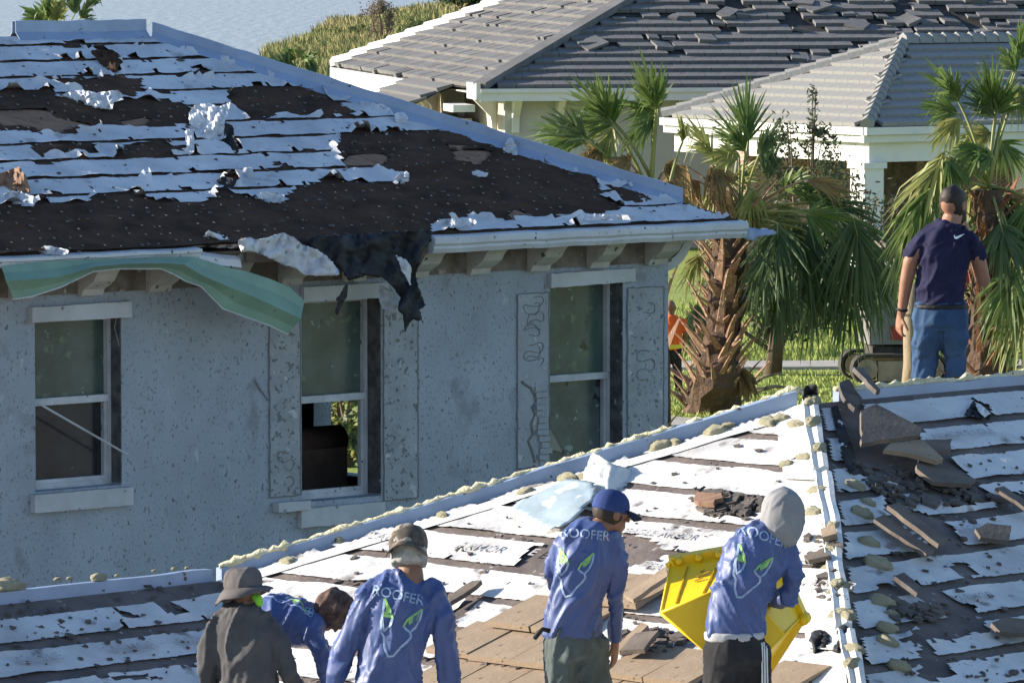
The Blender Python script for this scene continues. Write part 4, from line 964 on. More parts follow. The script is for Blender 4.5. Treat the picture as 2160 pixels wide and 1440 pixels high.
# ================================================================== vegetation
def leafmat(name, c1, c2, scale=3.0, tr=0.3, rough=.5):
    m = mat(name, c1, c2, scale, rough, spec=.3); nt = m.node_tree; N = nt.nodes; b = N['Principled BSDF']; out = N['Material Output']
    t = N.new('ShaderNodeBsdfTranslucent'); mx = N.new('ShaderNodeMixShader'); mx.inputs[0].default_value = tr
    src = b.inputs['Base Color'].links[0].from_socket; g = N.new('ShaderNodeGamma'); g.inputs[1].default_value = .8; nt.links.new(src, g.inputs[0]); nt.links.new(g.outputs[0], t.inputs[0])
    nt.links.new(b.outputs[0], mx.inputs[1]); nt.links.new(t.outputs[0], mx.inputs[2]); nt.links.new(mx.outputs[0], out.inputs[0]); return m
LM = {'g': leafmat('palm_leaf', (0.075, 0.135, 0.030), (0.15, 0.20, 0.055)), 'y': leafmat('yellow_palm_leaf', (0.19, 0.22, 0.055), (0.30, 0.29, 0.10)),
      'd': leafmat('shaded_palm_leaf', (0.042, 0.078, 0.028), (0.085, 0.12, 0.045), tr=.2), 'b': leafmat('dead_palm_leaf', (0.20, 0.125, 0.05), (0.29, 0.20, 0.09), tr=.2, rough=.8)}  # 'd' is a darker leaf copy, shade of hanging fronds put into its colour
M['boot'] = mat('palm_boot', (0.36, 0.22, 0.145), (0.20, 0.105, 0.065), 3, .85, [((0.52, .40, .30), 6, .58, .06)], (20, .6, .02))
M['boot_red'] = mat('red_palm_boot', (0.25, 0.10, 0.055), (0.13, 0.055, 0.033), 3, .8, [((0.5, .32, .2), 6, .64, .06)], (20, .6, .02))
M['trunk'] = mat('palm_trunk', (0.12, 0.07, 0.045), (0.06, 0.04, 0.03), 4, .9, None, (12, .9, .05))
M['petiole'] = leafmat('petiole', (0.20, 0.22, 0.07), (0.28, 0.27, 0.10), tr=.05)
M['bark'] = mat('bark', (0.16, 0.115, 0.08), (0.09, 0.065, 0.05), 5, .9, None, (20, .8, .03), stretch=(1, 1, .25))
M['log'] = mat('bare_pole', (0.30, 0.235, 0.16), (0.20, 0.15, 0.10), 4, .8, [((0.09, .07, .05), 8, .66, .05)], (20, .5, .02), stretch=(1, 1, .3))
rp = random.Random(77)
def frond_geo(heart, hub, tip, spread, n, droop, mbL, mbP, w0=.032, bow=.15, wind=Vector((0, 0, 0)), costa=.3, pr=.022):
    ax = tip - hub; L = ax.length; ax.normalize()
    view = Vector((rp.uniform(-.6, .6), -1, rp.uniform(-.2, .6))).normalized()
    nrm = (view - ax * view.dot(ax)); nrm = nrm.normalized() if nrm.length > .05 else ax.orthogonal().normalized()
    side = ax.cross(nrm).normalized()
    pts = []; d = hub - heart
    if d.length > .05:
        for i in range(6):
            f = i / 5; pts.append(heart + d * f + ZUP * (bow * d.length * math.sin(f * math.pi) * .6))
        end = hub + ax * L * costa
        mbP.tube(pts + [end], [pr * 1.5, pr * 1.2, pr, pr * .9, pr * .8, pr * .7, pr * .3], 5)
    for k in range(n):
        f = (k + .5) / n * 2 - 1; a = f * spread + rp.uniform(-.05, .05)
        st = hub + ax * (L * costa * (1 - abs(f)) * rp.uniform(.7, 1))
        dr = (ax * math.cos(a) + side * math.sin(a) + nrm * rp.uniform(-.40, .40) + nrm * (.25 * abs(f))).normalized()
        l = L * (1 - .25 * abs(f)) * rp.uniform(.8, 1.1) * (1 - costa * .5)
        wv = dr.cross(nrm + Vector((rp.uniform(-.7, .7), 0, rp.uniform(-.7, .7)))).normalized()
        dp = droop * rp.uniform(.5, 1.5); w = w0 * rp.uniform(.75, 1.2); vs_ = []
        fr = [(0, .35), (.25, 1), (.55, .85), (.8, .5), (1, .06)]
        brk = rp.uniform(.35, .9) if rp.random() < .4 else 2
        if rp.random() < .12: l *= rp.uniform(.3, .7)
        for s_, ww in fr:
            p = st + dr * (l * s_) + ZUP * (-dp * l * s_ * s_) + wind * (l * s_ * s_)
            if s_ > brk: p += ZUP * (-(s_ - brk) * l * .8) - dr * ((s_ - brk) * l * .5)
            vs_ += [p - wv * w * ww, p + wv * w * ww]
        mbL.add(vs_, [(i * 2, i * 2 + 1, i * 2 + 3, i * 2 + 2) for i in range(4)])
def frond(root, heart, hub, tip, kind, spread=60, n=34, droop=.25, **kw):
    l_, p_ = MB(), MB(); frond_geo(heart, hub, tip, R(spread), n, droop, l_, p_, **kw)
    o = l_.build('frond', LM[kind], root)
    if p_.v: p_.build('petiole', M['petiole'] if kind != 'b' else M['boot'], o, smooth=True)
    return o
def boots(root, path, rad, n, m, seed, z0=0.0, z1=1.0, ln=(.26, .5), out=.55):
    rnd = random.Random(seed)
    me = []
    for s in range(4):
        mb = MB(); l = 1.0; vs_ = []
        seg = [(0, 0, .22, .08), (.35, .10 + .05 * s, .17, .07), (.7, .26 + .08 * s, .11, .045), (1, .44 + .1 * s, .05, .02)]
        for z, o, w, t in seg: vs_ += [Vector((-w, o, z)), Vector((w, o, z)), Vector((w * .8, o + t, z)), Vector((-w * .8, o + t, z))]
        fs_ = [[i * 4 + j, i * 4 + (j + 1) % 4, i * 4 + 4 + (j + 1) % 4, i * 4 + 4 + j] for i in range(3) for j in range(4)] + [[3, 2, 1, 0], [12, 13, 14, 15]]
        q = bpy.data.meshes.new('leaf_base'); q.from_pydata([tuple(v) for v in vs_], [], fs_); q.materials.append(m); me.append(q)
    for i in range(n):
        f = z0 + (z1 - z0) * (i + rnd.random()) / n; k = f * (len(path) - 1); a = int(min(k, len(path) - 2)); p = path[a].lerp(path[a + 1], k - a); r = rad[a] + (rad[a + 1] - rad[a]) * (k - a)
        ang = i * 2.4 + rnd.uniform(-.3, .3); d = Vector((math.cos(ang), math.sin(ang), 0)); tilt = rnd.uniform(.05, out)
        up = (ZUP * math.cos(tilt) + d * math.sin(tilt)).normalized(); x = up.cross(d).normalized(); y = x.cross(up).normalized()
        if y.dot(d) < 0: x = -x; y = -y
        Mx = Matrix((x, y, up)).transposed().to_4x4(); Mx.translation = p + d * r * .82
        sc_ = rnd.uniform(*ln); place('leaf_base', me[rnd.randrange(4)], Mx @ Matrix.Rotation(rnd.uniform(-.35, .35), 4, 'Y') @ Matrix.Diagonal((sc_ * rnd.uniform(.45, .95), sc_, sc_ * rnd.uniform(.7, 1.7), 1)), root)
def palm(label, Y, base, path_px, rads, heart, fr, kind_boot, nb, seed, group='wind-battered palms', cat='palm', name='sabal_palm', dY=.5):
    b3 = gnd(*base) if base else None
    if b3 is None:
        q = at(path_px[0][0], path_px[0][1], Y); b3 = Vector((q.x, q.y, 0))
    root = thing(name, b3, label, cat, group)
    path = [b3] + [at(x, y, Y) for x, y in path_px]
    if kind_boot:
        mb = MB(); dens = []; rr = []
        for i in range(len(path) - 1):
            for j in range(5): dens.append(path[i].lerp(path[i + 1], j / 5)); rr.append(rads[i] + (rads[i + 1] - rads[i]) * j / 5)
        dens.append(path[-1]); rr.append(rads[-1]); mb.tube(dens, rr, 14, True, .12, random.Random(seed)); mb.build('trunk', M['trunk'], root)
        if nb: boots(root, path, rads, nb, kind_boot, seed, z1=.97, ln=(.22, .40) if kind_boot is M['boot_red'] else (.26, .5))
    h3 = at(heart[0], heart[1], Y)
    rnd = random.Random(seed + 1)
    for q in fr:
        hx, hy, tx, ty, k = q[:5]; opt = q[5] if len(q) > 5 else {}
        y1 = Y + opt.get('dy', rnd.uniform(-dY, dY)); y2 = y1 + rnd.uniform(-.3, .3)
        kw = dict(spread=opt.get('s', 58), n=int(opt.get('n', 34) * 1.35), droop=opt.get('d', .22), w0=opt.get('w', .020), costa=opt.get('c', .3))
        hh = at(opt['h'][0], opt['h'][1], Y) if 'h' in opt else h3
        frond(root, hh, at(hx, hy, y1), at(tx, ty, y2), k, **kw)
    return root
# --- big palm beside the grey house
palm('big palm with ragged tan leaf bases and dark fronds drooping right, beside grey house corner', 84.0, (1498, 868), [(1512, 790), (1524, 700), (1530, 600), (1540, 500), (1556, 455)], [.42, .33, .25, .27, .25, .18], (1560, 470),
     [(1578, 300, 1562, 150, 'g', dict(s=42, n=40, d=.12)), (1572, 320, 1500, 215, 'g', dict(s=45, d=.2)), (1600, 330, 1640, 240, 'd', dict(s=30, n=24)), (1620, 380, 1632, 262, 'd', dict(s=28, n=24)), (1502, 330, 1440, 225, 'y', dict(s=30, n=22, d=.3)),
      (1560, 330, 1480, 320, 'y', dict(s=55)), (1540, 390, 1600, 330, 'y', dict(s=70)), (1520, 400, 1470, 470, 'y', dict(s=60, d=.5)), (1590, 400, 1560, 480, 'y', dict(s=70, d=.5)),
      (1650, 400, 1720, 350, 'g', dict(s=50)), (1680, 410, 1800, 395, 'g', dict(s=45)), (1720, 430, 1870, 445, 'd', dict(s=55, n=40, d=.35)), (1700, 450, 1800, 480, 'g', dict(s=60)), (1640, 430, 1700, 500, 'y', dict(s=60, d=.4)),
      (1640, 470, 1640, 640, 'd', dict(s=50, n=44, d=.05)), (1690, 470, 1716, 670, 'd', dict(s=52, n=46, d=.05)), (1745, 470, 1785, 690, 'd', dict(s=52, n=46, d=.05)), (1800, 460, 1850, 670, 'd', dict(s=55, n=44, d=.1)),
      (1650, 560, 1625, 735, 'd', dict(s=45, n=44, d=.05)), (1720, 560, 1712, 735, 'd', dict(s=50, n=46, d=.05)), (1790, 560, 1796, 745, 'd', dict(s=48, n=44, d=.05)), (1832, 520, 1872, 690, 'd', dict(s=45, n=40, d=.1)), (1610, 540, 1600, 660, 'd', dict(s=45)),
      (1770, 520, 1740, 650, 'd', dict(s=45, n=34)),
      (1478, 540, 1436, 600, 'y', dict(s=45, n=20)), (1470, 640, 1456, 745, 'd', dict(s=40, n=30, d=.05, dy=5.5)),
      (1450, 350, 1395, 440, 'b', dict(s=60, n=40, d=.4)), (1500, 350, 1560, 440, 'b', dict(s=60, n=40, d=.5)), (1470, 380, 1420, 450, 'b', dict(s=60, n=26)), (1700, 380, 1800, 400, 'b', dict(s=30, n=22)),
      (1560, 780, 1600, 830, 'b', dict(s=40, n=16, h=(1520, 740), w=.05))], M['boot'], 170, 5)
# --- palm behind the grey house
palm('palm with three upright fan fronds blown left, rising behind the grey roof hip', 78.0, None, [(1372, 640), (1372, 440)], [.3, .22, .2], (1374, 420),
     [(1295, 262, 1205, 150, 'g', dict(s=62, n=46, d=.12, h=(1385, 400))), (1296, 258, 1240, 140, 'g', dict(s=40, n=30, d=.1, h=(1385, 400))), (1290, 265, 1185, 235, 'g', dict(s=50, n=30)), (1294, 268, 1262, 350, 'y', dict(s=50, n=26, d=.2)),
      (1384, 232, 1352, 104, 'g', dict(s=42, n=44, d=.1, h=(1372, 400))), (1384, 240, 1305, 205, 'g', dict(s=40, n=26)), (1384, 246, 1312, 300, 'g', dict(s=48, n=36, d=.15)), (1388, 230, 1398, 130, 'd', dict(s=20, n=16)),
      (1228, 300, 1112, 250, 'g', dict(s=45, n=36, h=(1330, 400))), (1232, 300, 1130, 290, 'g', dict(s=40, n=30, h=(1330, 400))), (1236, 296, 1160, 220, 'd', dict(s=40, n=26, h=(1330, 400))),
      (1440, 300, 1440, 228, 'y', dict(s=30, n=18, h=(1410, 400))),
      (1330, 345, 1280, 330, 'b', dict(s=70, n=34, d=.4)), (1350, 370, 1300, 400, 'b', dict(s=70, n=34, d=.5)), (1420, 380, 1450, 450, 'b', dict(s=70, n=40, d=.5)), (1400, 360, 1460, 340, 'b', dict(s=60, n=36, d=.6)), (1270, 320, 1220, 330, 'b', dict(s=60, n=30))], M['boot'], 10, 15)
# --- palm behind the man in the polo shirt
palm('tall palm with red-brown peeling trunk behind the man in navy polo', 80.0, None, [(2078, 800), (2082, 700), (2084, 600), (2088, 500), (2085, 400)], [.34, .34, .27, .25, .25, .2], (2085, 395),
     [(2022, 215, 1962, 112, 'g', dict(s=48, n=40)), (2020, 240, 1935, 210, 'g', dict(s=45)), (2024, 250, 1960, 300, 'y', dict(s=50)), (2100, 235, 2078, 108, 'g', dict(s=38, n=40, d=.1)), (2102, 240, 2155, 150, 'g', dict(s=45)), (2098, 250, 2030, 170, 'd', dict(s=35)),
      (2146, 130, 2168, 20, 'g', dict(s=45, n=36)), (2144, 150, 2105, 90, 'g', dict(s=40)), (2150, 180, 2175, 260, 'y', dict(s=60)), (2090, 280, 2000, 300, 'y', dict(s=50)), (2075, 310, 1985, 365, 'g', dict(s=50)), (2110, 300, 2160, 360, 'g', dict(s=60)),
      (1992, 318, 1925, 440, 'y', dict(s=32, n=30, d=.2)), (1988, 330, 1896, 500, 'y', dict(s=34, n=34, d=.15)), (1996, 335, 1950, 480, 'g', dict(s=40, n=30)), (2002, 330, 2014, 430, 'g', dict(s=40)), (1960, 400, 1890, 560, 'g', dict(s=40, n=34, d=.1)), (1930, 470, 1880, 600, 'd', dict(s=45, n=34)),
      (2050, 400, 2000, 500, 'y', dict(s=55)), (2060, 420, 2040, 540, 'g', dict(s=55)), (2110, 400, 2130, 540, 'g', dict(s=55, n=40)), (2120, 430, 2160, 560, 'd', dict(s=55)), (2085, 430, 2075, 560, 'g', dict(s=60)),
      (2140, 560, 2095, 720, 'g', dict(s=45, n=40)), (2150, 480, 2140, 660, 'y', dict(s=45, n=40)), (2165, 600, 2128, 790, 'y', dict(s=40, n=40)), (2170, 420, 2165, 590, 'g', dict(s=50)), (2150, 640, 2120, 790, 'g', dict(s=45)), (2120, 560, 2090, 700, 'd', dict(s=50)),
      (2130, 410, 2180, 450, 'b', dict(s=60)), (2140, 540, 2180, 600, 'b', dict(s=50)), (2110, 470, 2140, 600, 'd', dict(s=60, n=44)), (2095, 330, 2040, 330, 'g', dict(s=60))], M['boot_red'], 90, 25)
# --- small palm beyond the ridge, top left
palm('small palm poking above the ridge of the grey roof', 138.0, None, [(130, 140), (132, 92)], [.3, .25, .2], (132, 92),
     [(100, 52, 52, 8, 'g', dict(s=45, w=.05)), (108, 45, 95, -40, 'g', dict(s=45, w=.05)), (120, 50, 130, -20, 'y', dict(s=45, w=.05)), (158, 30, 150, -60, 'd', dict(s=30, n=26, w=.05, c=.7)), (168, 40, 212, -20, 'd', dict(s=30, n=24, w=.05, c=.7)), (160, 55, 220, 40, 'd', dict(s=40, w=.04)), (90, 60, 40, 58, 'd', dict(s=40, w=.05)), (110, 60, 95, 75, 'y', dict(s=80, w=.05)), (140, 62, 145, 80, 'g', dict(s=80, w=.05))], M['boot'], 8, 35)
palm('low bright palmetto at the water edge beyond the grey roof hip', 190.0, None, [(625, 170), (625, 150)], [.3, .25, .2], (625, 150),
     [(620, 125, 600, 95, 'g', dict(s=60, w=.06)), (630, 122, 628, 88, 'y', dict(s=50, w=.06)), (640, 128, 668, 108, 'g', dict(s=50, w=.06)), (612, 135, 570, 112, 'd', dict(s=60, w=.06)), (600, 140, 555, 125, 'd', dict(s=60, w=.06)), (645, 138, 672, 140, 'd', dict(s=60, w=.06)), (620, 140, 600, 150, 'd', dict(s=90, w=.06)), (590, 140, 560, 150, 'd', dict(s=80, w=.06))], None, 0, 45, name='palmetto')
# --- bushes
def bush(label, name, base, c, rad, n, leaf, mats, seed, stems=5, cat='shrub', group=None, gap=.35, stem_m=None):
    rnd = random.Random(seed); root = thing(name, base, label, cat, group); st = MB()
    for k in range(stems):
        e = c + Vector((rnd.uniform(-1, 1) * rad.x * .7, rnd.uniform(-1, 1) * rad.y * .7, rnd.uniform(-.2, .9) * rad.z)); m_ = base.lerp(e, .5) + Vector((rnd.uniform(-.2, .2), 0, 0)) * rad.x
        st.tube([base, m_, e], [.05 * rad.z + .01, .03 * rad.z + .008, .008], 5)
    st.build('trunk', stem_m or M['bark'], root, smooth=True)
    cl = []
    for k in range(26):
        d = Vector((rnd.gauss(0, 1), rnd.gauss(0, 1), rnd.gauss(0, 1))).normalized() * rnd.uniform(.3, 1) ** .6; cl.append((Vector((d.x * rad.x, d.y * rad.y, d.z * rad.z)) + c, rnd.uniform(.18, .4)))
    mbs = [MB() for _ in mats]
    for i in range(n):
        cc, cr = rnd.choice(cl); o = Vector((rnd.gauss(0, .5) * rad.x, rnd.gauss(0, .5) * rad.y, rnd.gauss(0, .5) * rad.z)) * cr; p = cc + o
        a = Vector((rnd.gauss(0, 1), rnd.gauss(0, 1), rnd.gauss(0, 1))).normalized(); b_ = a.orthogonal().normalized(); s_ = leaf * rnd.uniform(.6, 1.3)
        mbs[rnd.randrange(len(mats))].add([p - a * s_, p - b_ * s_ * .4, p + a * s_, p + b_ * s_ * .4], [(0, 1, 2, 3)])
    for mb, mm in zip(mbs, mats): mb.build('crown', mm, root)
    return root
LB = [leafmat('bush_leaf', (0.055, 0.075, 0.03), (0.10, 0.12, 0.05), 2), leafmat('bush_leaf_dark', (0.03, 0.04, 0.022), (0.05, 0.06, 0.03), 2, .1)]
DB = [leafmat('dry_leaf', (0.16, 0.115, 0.075), (0.23, 0.17, 0.11), 1), leafmat('dry_leaf_dark', (0.09, 0.07, 0.05), (0.14, 0.11, 0.07), 1)]
GB = [leafmat('tree_leaf', (0.035, 0.06, 0.02), (0.06, 0.10, 0.03), .5), leafmat('tree_leaf_dark', (0.02, 0.035, 0.014), (0.035, 0.05, 0.02), .5, .1)]
q = at(1690, 330, 100.0)
bush('thin leafy shrub with small dark leaves between the palms and the porch', 'leafy_shrub', Vector((q.x, 100, 0)), q + Vector((0, 0, -.1)), Vector((.75, .6, .75)), 1500, .055, LB, 3, 8)
sp = at(1712, 240, 100.0); 
bush('sparse upright twiggy sapling standing before the pale porch roof', 'sapling', Vector((sp.x, 100.6, 0)), sp, Vector((.12, .12, .55)), 110, .05, LB, 5, 3)
q = at(1640, 560, 96.0); bush('dense green hedge clump behind the drooping palm fronds', 'hedge_shrub', Vector((q.x, 96, 0)), Vector((q.x, 96, 1.0)), Vector((1.3, .6, .8)), 2600, .08, LB, 7, 6)
q = at(1850, 560, 100.0); bush('grey-green ragged shrub by the excavator cab', 'ragged_shrub', Vector((q.x, 104, 0)), Vector((q.x, 104, 1.6)), Vector((.8, .5, 1.1)), 1500, .07, LB + DB, 9, 6)
q = at(1990, 620, 100.0); bush('tangled dark shrub behind the tall right-hand palm', 'tangled_shrub', Vector((q.x + .6, 98, 0)), Vector((q.x + .6, 98, 1.2)), Vector((1.2, .5, 1.2)), 2600, .08, LB + GB, 15, 6)
q = gnd(810, 100); bush('brown leafless-looking tree on the far bank', 'dry_tree', q, at(800, 42, q.y), Vector((1.1, .8, 1.5)), 1500, .09, DB, 11, 9, cat='tree')
for i, (x, y, rx, rz, lb) in enumerate([(990, 6, 2.0, 1.6, 'dark green tree at the top of the picture left of the tiled roof'), (1050, -4, 2.2, 1.6, 'dark tree touching the top edge just before the tiled roof rake')]):
    q = gnd(x, 62); bush(lb, 'shore_tree', q, at(x, y, q.y), Vector((rx, 1.5, rz)), 2200, .2, GB, 60 + i, 6, cat='tree')
for i, (x, y, rx, lb) in enumerate([(690, 112, 1.3, 'round green bush among the reeds, left of the brown tree'), (868, 62, 1.5, 'low green bush by the bright lawn strip on the far bank'), (752, 76, 1.2, 'small bush at the water edge just below the brown tree')]):
    q = gnd(x, y + 10); bush(lb, 'bank_bush', q, at(x, y, q.y), Vector((rx, 1, .7)), 900, .14, [LB[0], leafmat('bank_leaf', (0.11, 0.14, 0.04), (0.17, 0.19, 0.06), 1)], 80 + i, 5, group='bushes on the far bank')
# plants seen through the house, sunlit
q = at(725, 890, 74.0); bush('sunlit yellow-green plant glimpsed through the broken window', 'glimpsed_plant', Vector((q.x, 76, 0)), Vector((q.x, 76, q.z - .1)), Vector((.5, .4, .7)), 900, .09, [LM['y'], LB[0]], 21, 6)
# reeds along the bank
rg = random.Random(31); rz_ = [(545, 158), (560, 116), (640, 97), (672, 72), (702, 56), (760, 48), (860, 24), (935, 15), (1010, -5), (985, 22), (900, 45), (840, 66), (838, 90), (760, 120), (690, 155), (690, 175), (560, 175)]
rd_, rdd = MB(), MB(); c = 0
while c < 20000:
    x, y = rg.uniform(540, 1010), rg.uniform(-5, 175)
    if not inpoly(x, y, rz_): continue
    c += 1; p = gnd(x, y + rg.uniform(0, 4)); h = rg.uniform(.35, .9) * (1 + .6 * nz(p.x * .2, p.y * .06)); l = Vector((rg.uniform(-.35, .15), rg.uniform(-.2, .2), 0)) * h; an_ = rg.uniform(0, 3.14); w_ = Vector((math.cos(an_), math.sin(an_), 0)) * rg.uniform(.018, .05) * p.y / 250
    (rdd if nz(p.x * .12, p.y * .03, 4) > .12 else rd_).add([p - w_, p + w_, p + w_ * .7 + l * .4 + ZUP * h * .6, p + l + ZUP * h, p - w_ * .7 + l * .4 + ZUP * h * .6], [(0, 1, 2, 4), (4, 2, 3)])
tag(rd_.build('reeds', M['reed']), 'green reeds covering the lake bank', 'reeds', kind='stuff'); tag(rdd.build('dry_reeds', M['reed_dry']), 'dry yellowish reeds among the green reeds on the bank', 'reeds', kind='stuff')
# lawn blades where the lawn is near
gb = MB(); c = 0
while c < 16000:
    x, y = rg.uniform(1400, 2160), rg.uniform(640, 900)
    if 764 < y < 784: continue
    c += 1; p = gnd(x, y); h = rg.uniform(.03, .08) * (2.2 if y < 764 else 1); l = Vector((rg.uniform(-.6, .4), rg.uniform(-.3, .3), 0)) * h; an_ = rg.uniform(0, 3.14); w_ = Vector((math.cos(an_), math.sin(an_), 0)) * .013
    gb.add([p - w_, p + w_, p + l + ZUP * h], [(0, 1, 2)])
tag(gb.build('lawn_grass', M['blade']), 'short sunlit lawn grass around the palms', 'grass', kind='stuff')
# bare pole and thin trunk
q = gnd(1922, 838); pl_ = MB(); tp = at(1926, 600, q.y)
pl_.tube([q, q.lerp(tp, .3) + Vector((.01, 0, 0)), q.lerp(tp, .7) - Vector((.02, 0, 0)), tp], [.17, .14, .125, .10], 12, True, .06, random.Random(3))
tag(pl_.build('bare_pole', M['log'], None, smooth=True, origin=q), 'pale bare wooden pole standing left of the man in jeans', 'pole')
q = gnd(1628, 790); tp = at(1642, 560, q.y); pl_ = MB(); pl_.tube([q, q.lerp(tp, .5) + Vector((.05, 0, 0)), tp], [.16, .11, .09], 10, True, .2, random.Random(4))
tag(pl_.build('thin_trunk', M['bark'], None, smooth=True, origin=q), 'thin dark trunk under the drooping fronds, right of the big palm', 'trunk')
# ================================================================== people
def fabric(name, c1, c2, sc=7, rough=.85, specks=None): return mat(name, c1, c2, sc, rough, specks, (60, .25, .004), spec=.2)
M['skin'] = mat('skin_tan', (0.30, 0.15, 0.095), (0.24, 0.115, 0.07), 12, .55, spec=.35)
M['skin_dk'] = mat('skin_brown', (0.24, 0.125, 0.08), (0.19, 0.095, 0.06), 12, .55, spec=.35)
M['hair'] = mat('dark_hair', (0.018, 0.013, 0.011), (0.035, 0.026, 0.02), 40, .6)
M['beard'] = M['hair']
M['blue'] = fabric('blue_jersey', (0.050, 0.085, 0.235), (0.037, 0.064, 0.185))
_b = M['blue'].node_tree.nodes['Principled BSDF']; _b.inputs['Roughness'].default_value = .5; _b.inputs['Specular IOR Level'].default_value = .5; _b.inputs['Sheen Weight'].default_value = .06
M['navy'] = fabric('navy_polo', (0.012, 0.012, 0.038), (0.018, 0.018, 0.052))
M['greyshirt'] = fabric('grey_brown_shirt', (0.088, 0.086, 0.090), (0.062, 0.060, 0.063))
M['hatg'] = fabric('grey_brown_hat', (0.135, 0.122, 0.122), (0.09, 0.08, 0.08))
M['hood'] = fabric('grey_hood', (0.26, 0.26, 0.27), (0.21, 0.21, 0.22))
M['hem'] = fabric('pale_grey_hem', (0.42, 0.42, 0.43), (0.34, 0.34, 0.35))
M['jeans'] = fabric('blue_jeans', (0.020, 0.046, 0.105), (0.042, 0.085, 0.165), 7)
M['jeans2'] = fabric('washed_grey_trousers', (0.060, 0.075, 0.072), (0.095, 0.115, 0.112), 6, specks=[((0.22, .26, .27), 9, .66, .06)])
M['black'] = fabric('black_trousers', (0.012, 0.012, 0.014), (0.03, 0.03, 0.034), 6)
M['stripe'] = fabric('white_stripe', (0.6, 0.6, 0.6), (0.5, 0.5, 0.5))
M['camo'] = fabric('camouflage_cap', (0.16, 0.13, 0.105), (0.05, 0.045, 0.04), 14, specks=[((0.32, .29, .25), 12, .58, .03)])
M['camo2'] = fabric('pale_camouflage_cloth', (0.40, 0.39, 0.37), (0.22, 0.22, 0.20), 14, specks=[((0.06, .06, .055), 10, .64, .03)])
M['bandana'] = fabric('dark_striped_cloth', (0.05, 0.03, 0.025), (0.16, 0.10, 0.085), 22)
M['cap'] = fabric('navy_cap', (0.035, 0.06, 0.19), (0.025, 0.045, 0.14))
M['capbill'] = fabric('dark_cap_bill', (0.03, 0.025, 0.05), (0.02, 0.018, 0.03))
M['boots'] = fabric('work_boots', (0.09, 0.06, 0.04), (0.05, 0.035, 0.025))
M['orange'] = fabric('orange_vest', (0.75, 0.10, 0.02), (0.85, 0.16, 0.03))
M['hivis'] = fabric('yellow_band', (0.75, 0.55, 0.05), (0.8, 0.62, 0.08))
M['lime'] = mat('lime_print', (0.33, 0.58, 0.13), (0.16, 0.34, 0.15), 22, .7)
M['limec'] = fabric('lime_cloth', (0.25, 0.62, 0.06), (0.22, 0.55, 0.05))
M['print'] = mat('pale_print', (0.36, 0.45, 0.60), (0.20, 0.28, 0.45), 22, .7)
M['prints'] = mat('grey_print', (0.30, 0.29, 0.29), (0.44, 0.43, 0.43), 9, .7)
M['whiteprint'] = mat('white_print', (0.8, 0.8, 0.8), rough=.7)
M['strap'] = mat('dark_strap', (0.012, 0.011, 0.012), rough=.6)

def ring_loft(bm, rings, side, seg=16, round_end=True):
    cs = [r[0] for r in rings]; allv = []; k = len(rings)
    for i, (c, rx, ry) in enumerate(rings):
        t = (cs[min(i + 1, k - 1)] - cs[max(i - 1, 0)]).normalized(); x = side - t * side.dot(t)
        x = x.normalized() if x.length > .05 else t.orthogonal().normalized(); y = t.cross(x)
        allv.append([bm.verts.new(c + x * rx * math.cos(2 * math.pi * j / seg) + y * ry * math.sin(2 * math.pi * j / seg)) for j in range(seg)])
    for i in range(k - 1):
        for j in range(seg): bm.faces.new([allv[i][j], allv[i][(j + 1) % seg], allv[i + 1][(j + 1) % seg], allv[i + 1][j]])
    for idx, s_ in ((0, -1), (k - 1, 1)):
        c, rx, ry = rings[idx]; t = (cs[1] - cs[0]).normalized() * -1 if idx == 0 else (cs[-1] - cs[-2]).normalized()
        tip = bm.verts.new(c + t * (min(rx, ry) * .55 if round_end else 0)); r_ = allv[idx]
        for j in range(seg):
            f = [r_[j], r_[(j + 1) % seg], tip]; bm.faces.new(f if idx else f[::-1])
def sleeve(bm, pts, radii, inner):
    limb(bm, [pts[0].lerp(inner, .45) + ZUP * .02, pts[0]] + pts[1:], [radii[0] * .66, radii[0] * .86] + [r_ * .9 for r_ in radii[1:]])
def limb(bm, pts, radii, side=Vector((1, 0, 0)), seg=12, sub=3):
    P_, R_ = [], []
    for i in range(len(pts) - 1):
        for j in range(sub): f = j / sub; P_.append(pts[i].lerp(pts[i + 1], f)); R_.append(radii[i] + (radii[i + 1] - radii[i]) * f)
    P_.append(pts[-1]); R_.append(radii[-1]); ring_loft(bm, [(p, r, r) for p, r in zip(P_, R_)], side, seg)
def ball(bm, c, rx, ry, rz, rot=None, sub=3):
    r = bmesh.ops.create_icosphere(bm, subdivisions=sub, radius=1.0); Mx = (rot or Matrix.Identity(3)).to_4x4(); Mx.translation = c
    S_ = Matrix.Diagonal((rx, ry, rz, 1)); bmesh.ops.transform(bm, matrix=Mx @ S_, verts=r['verts'])
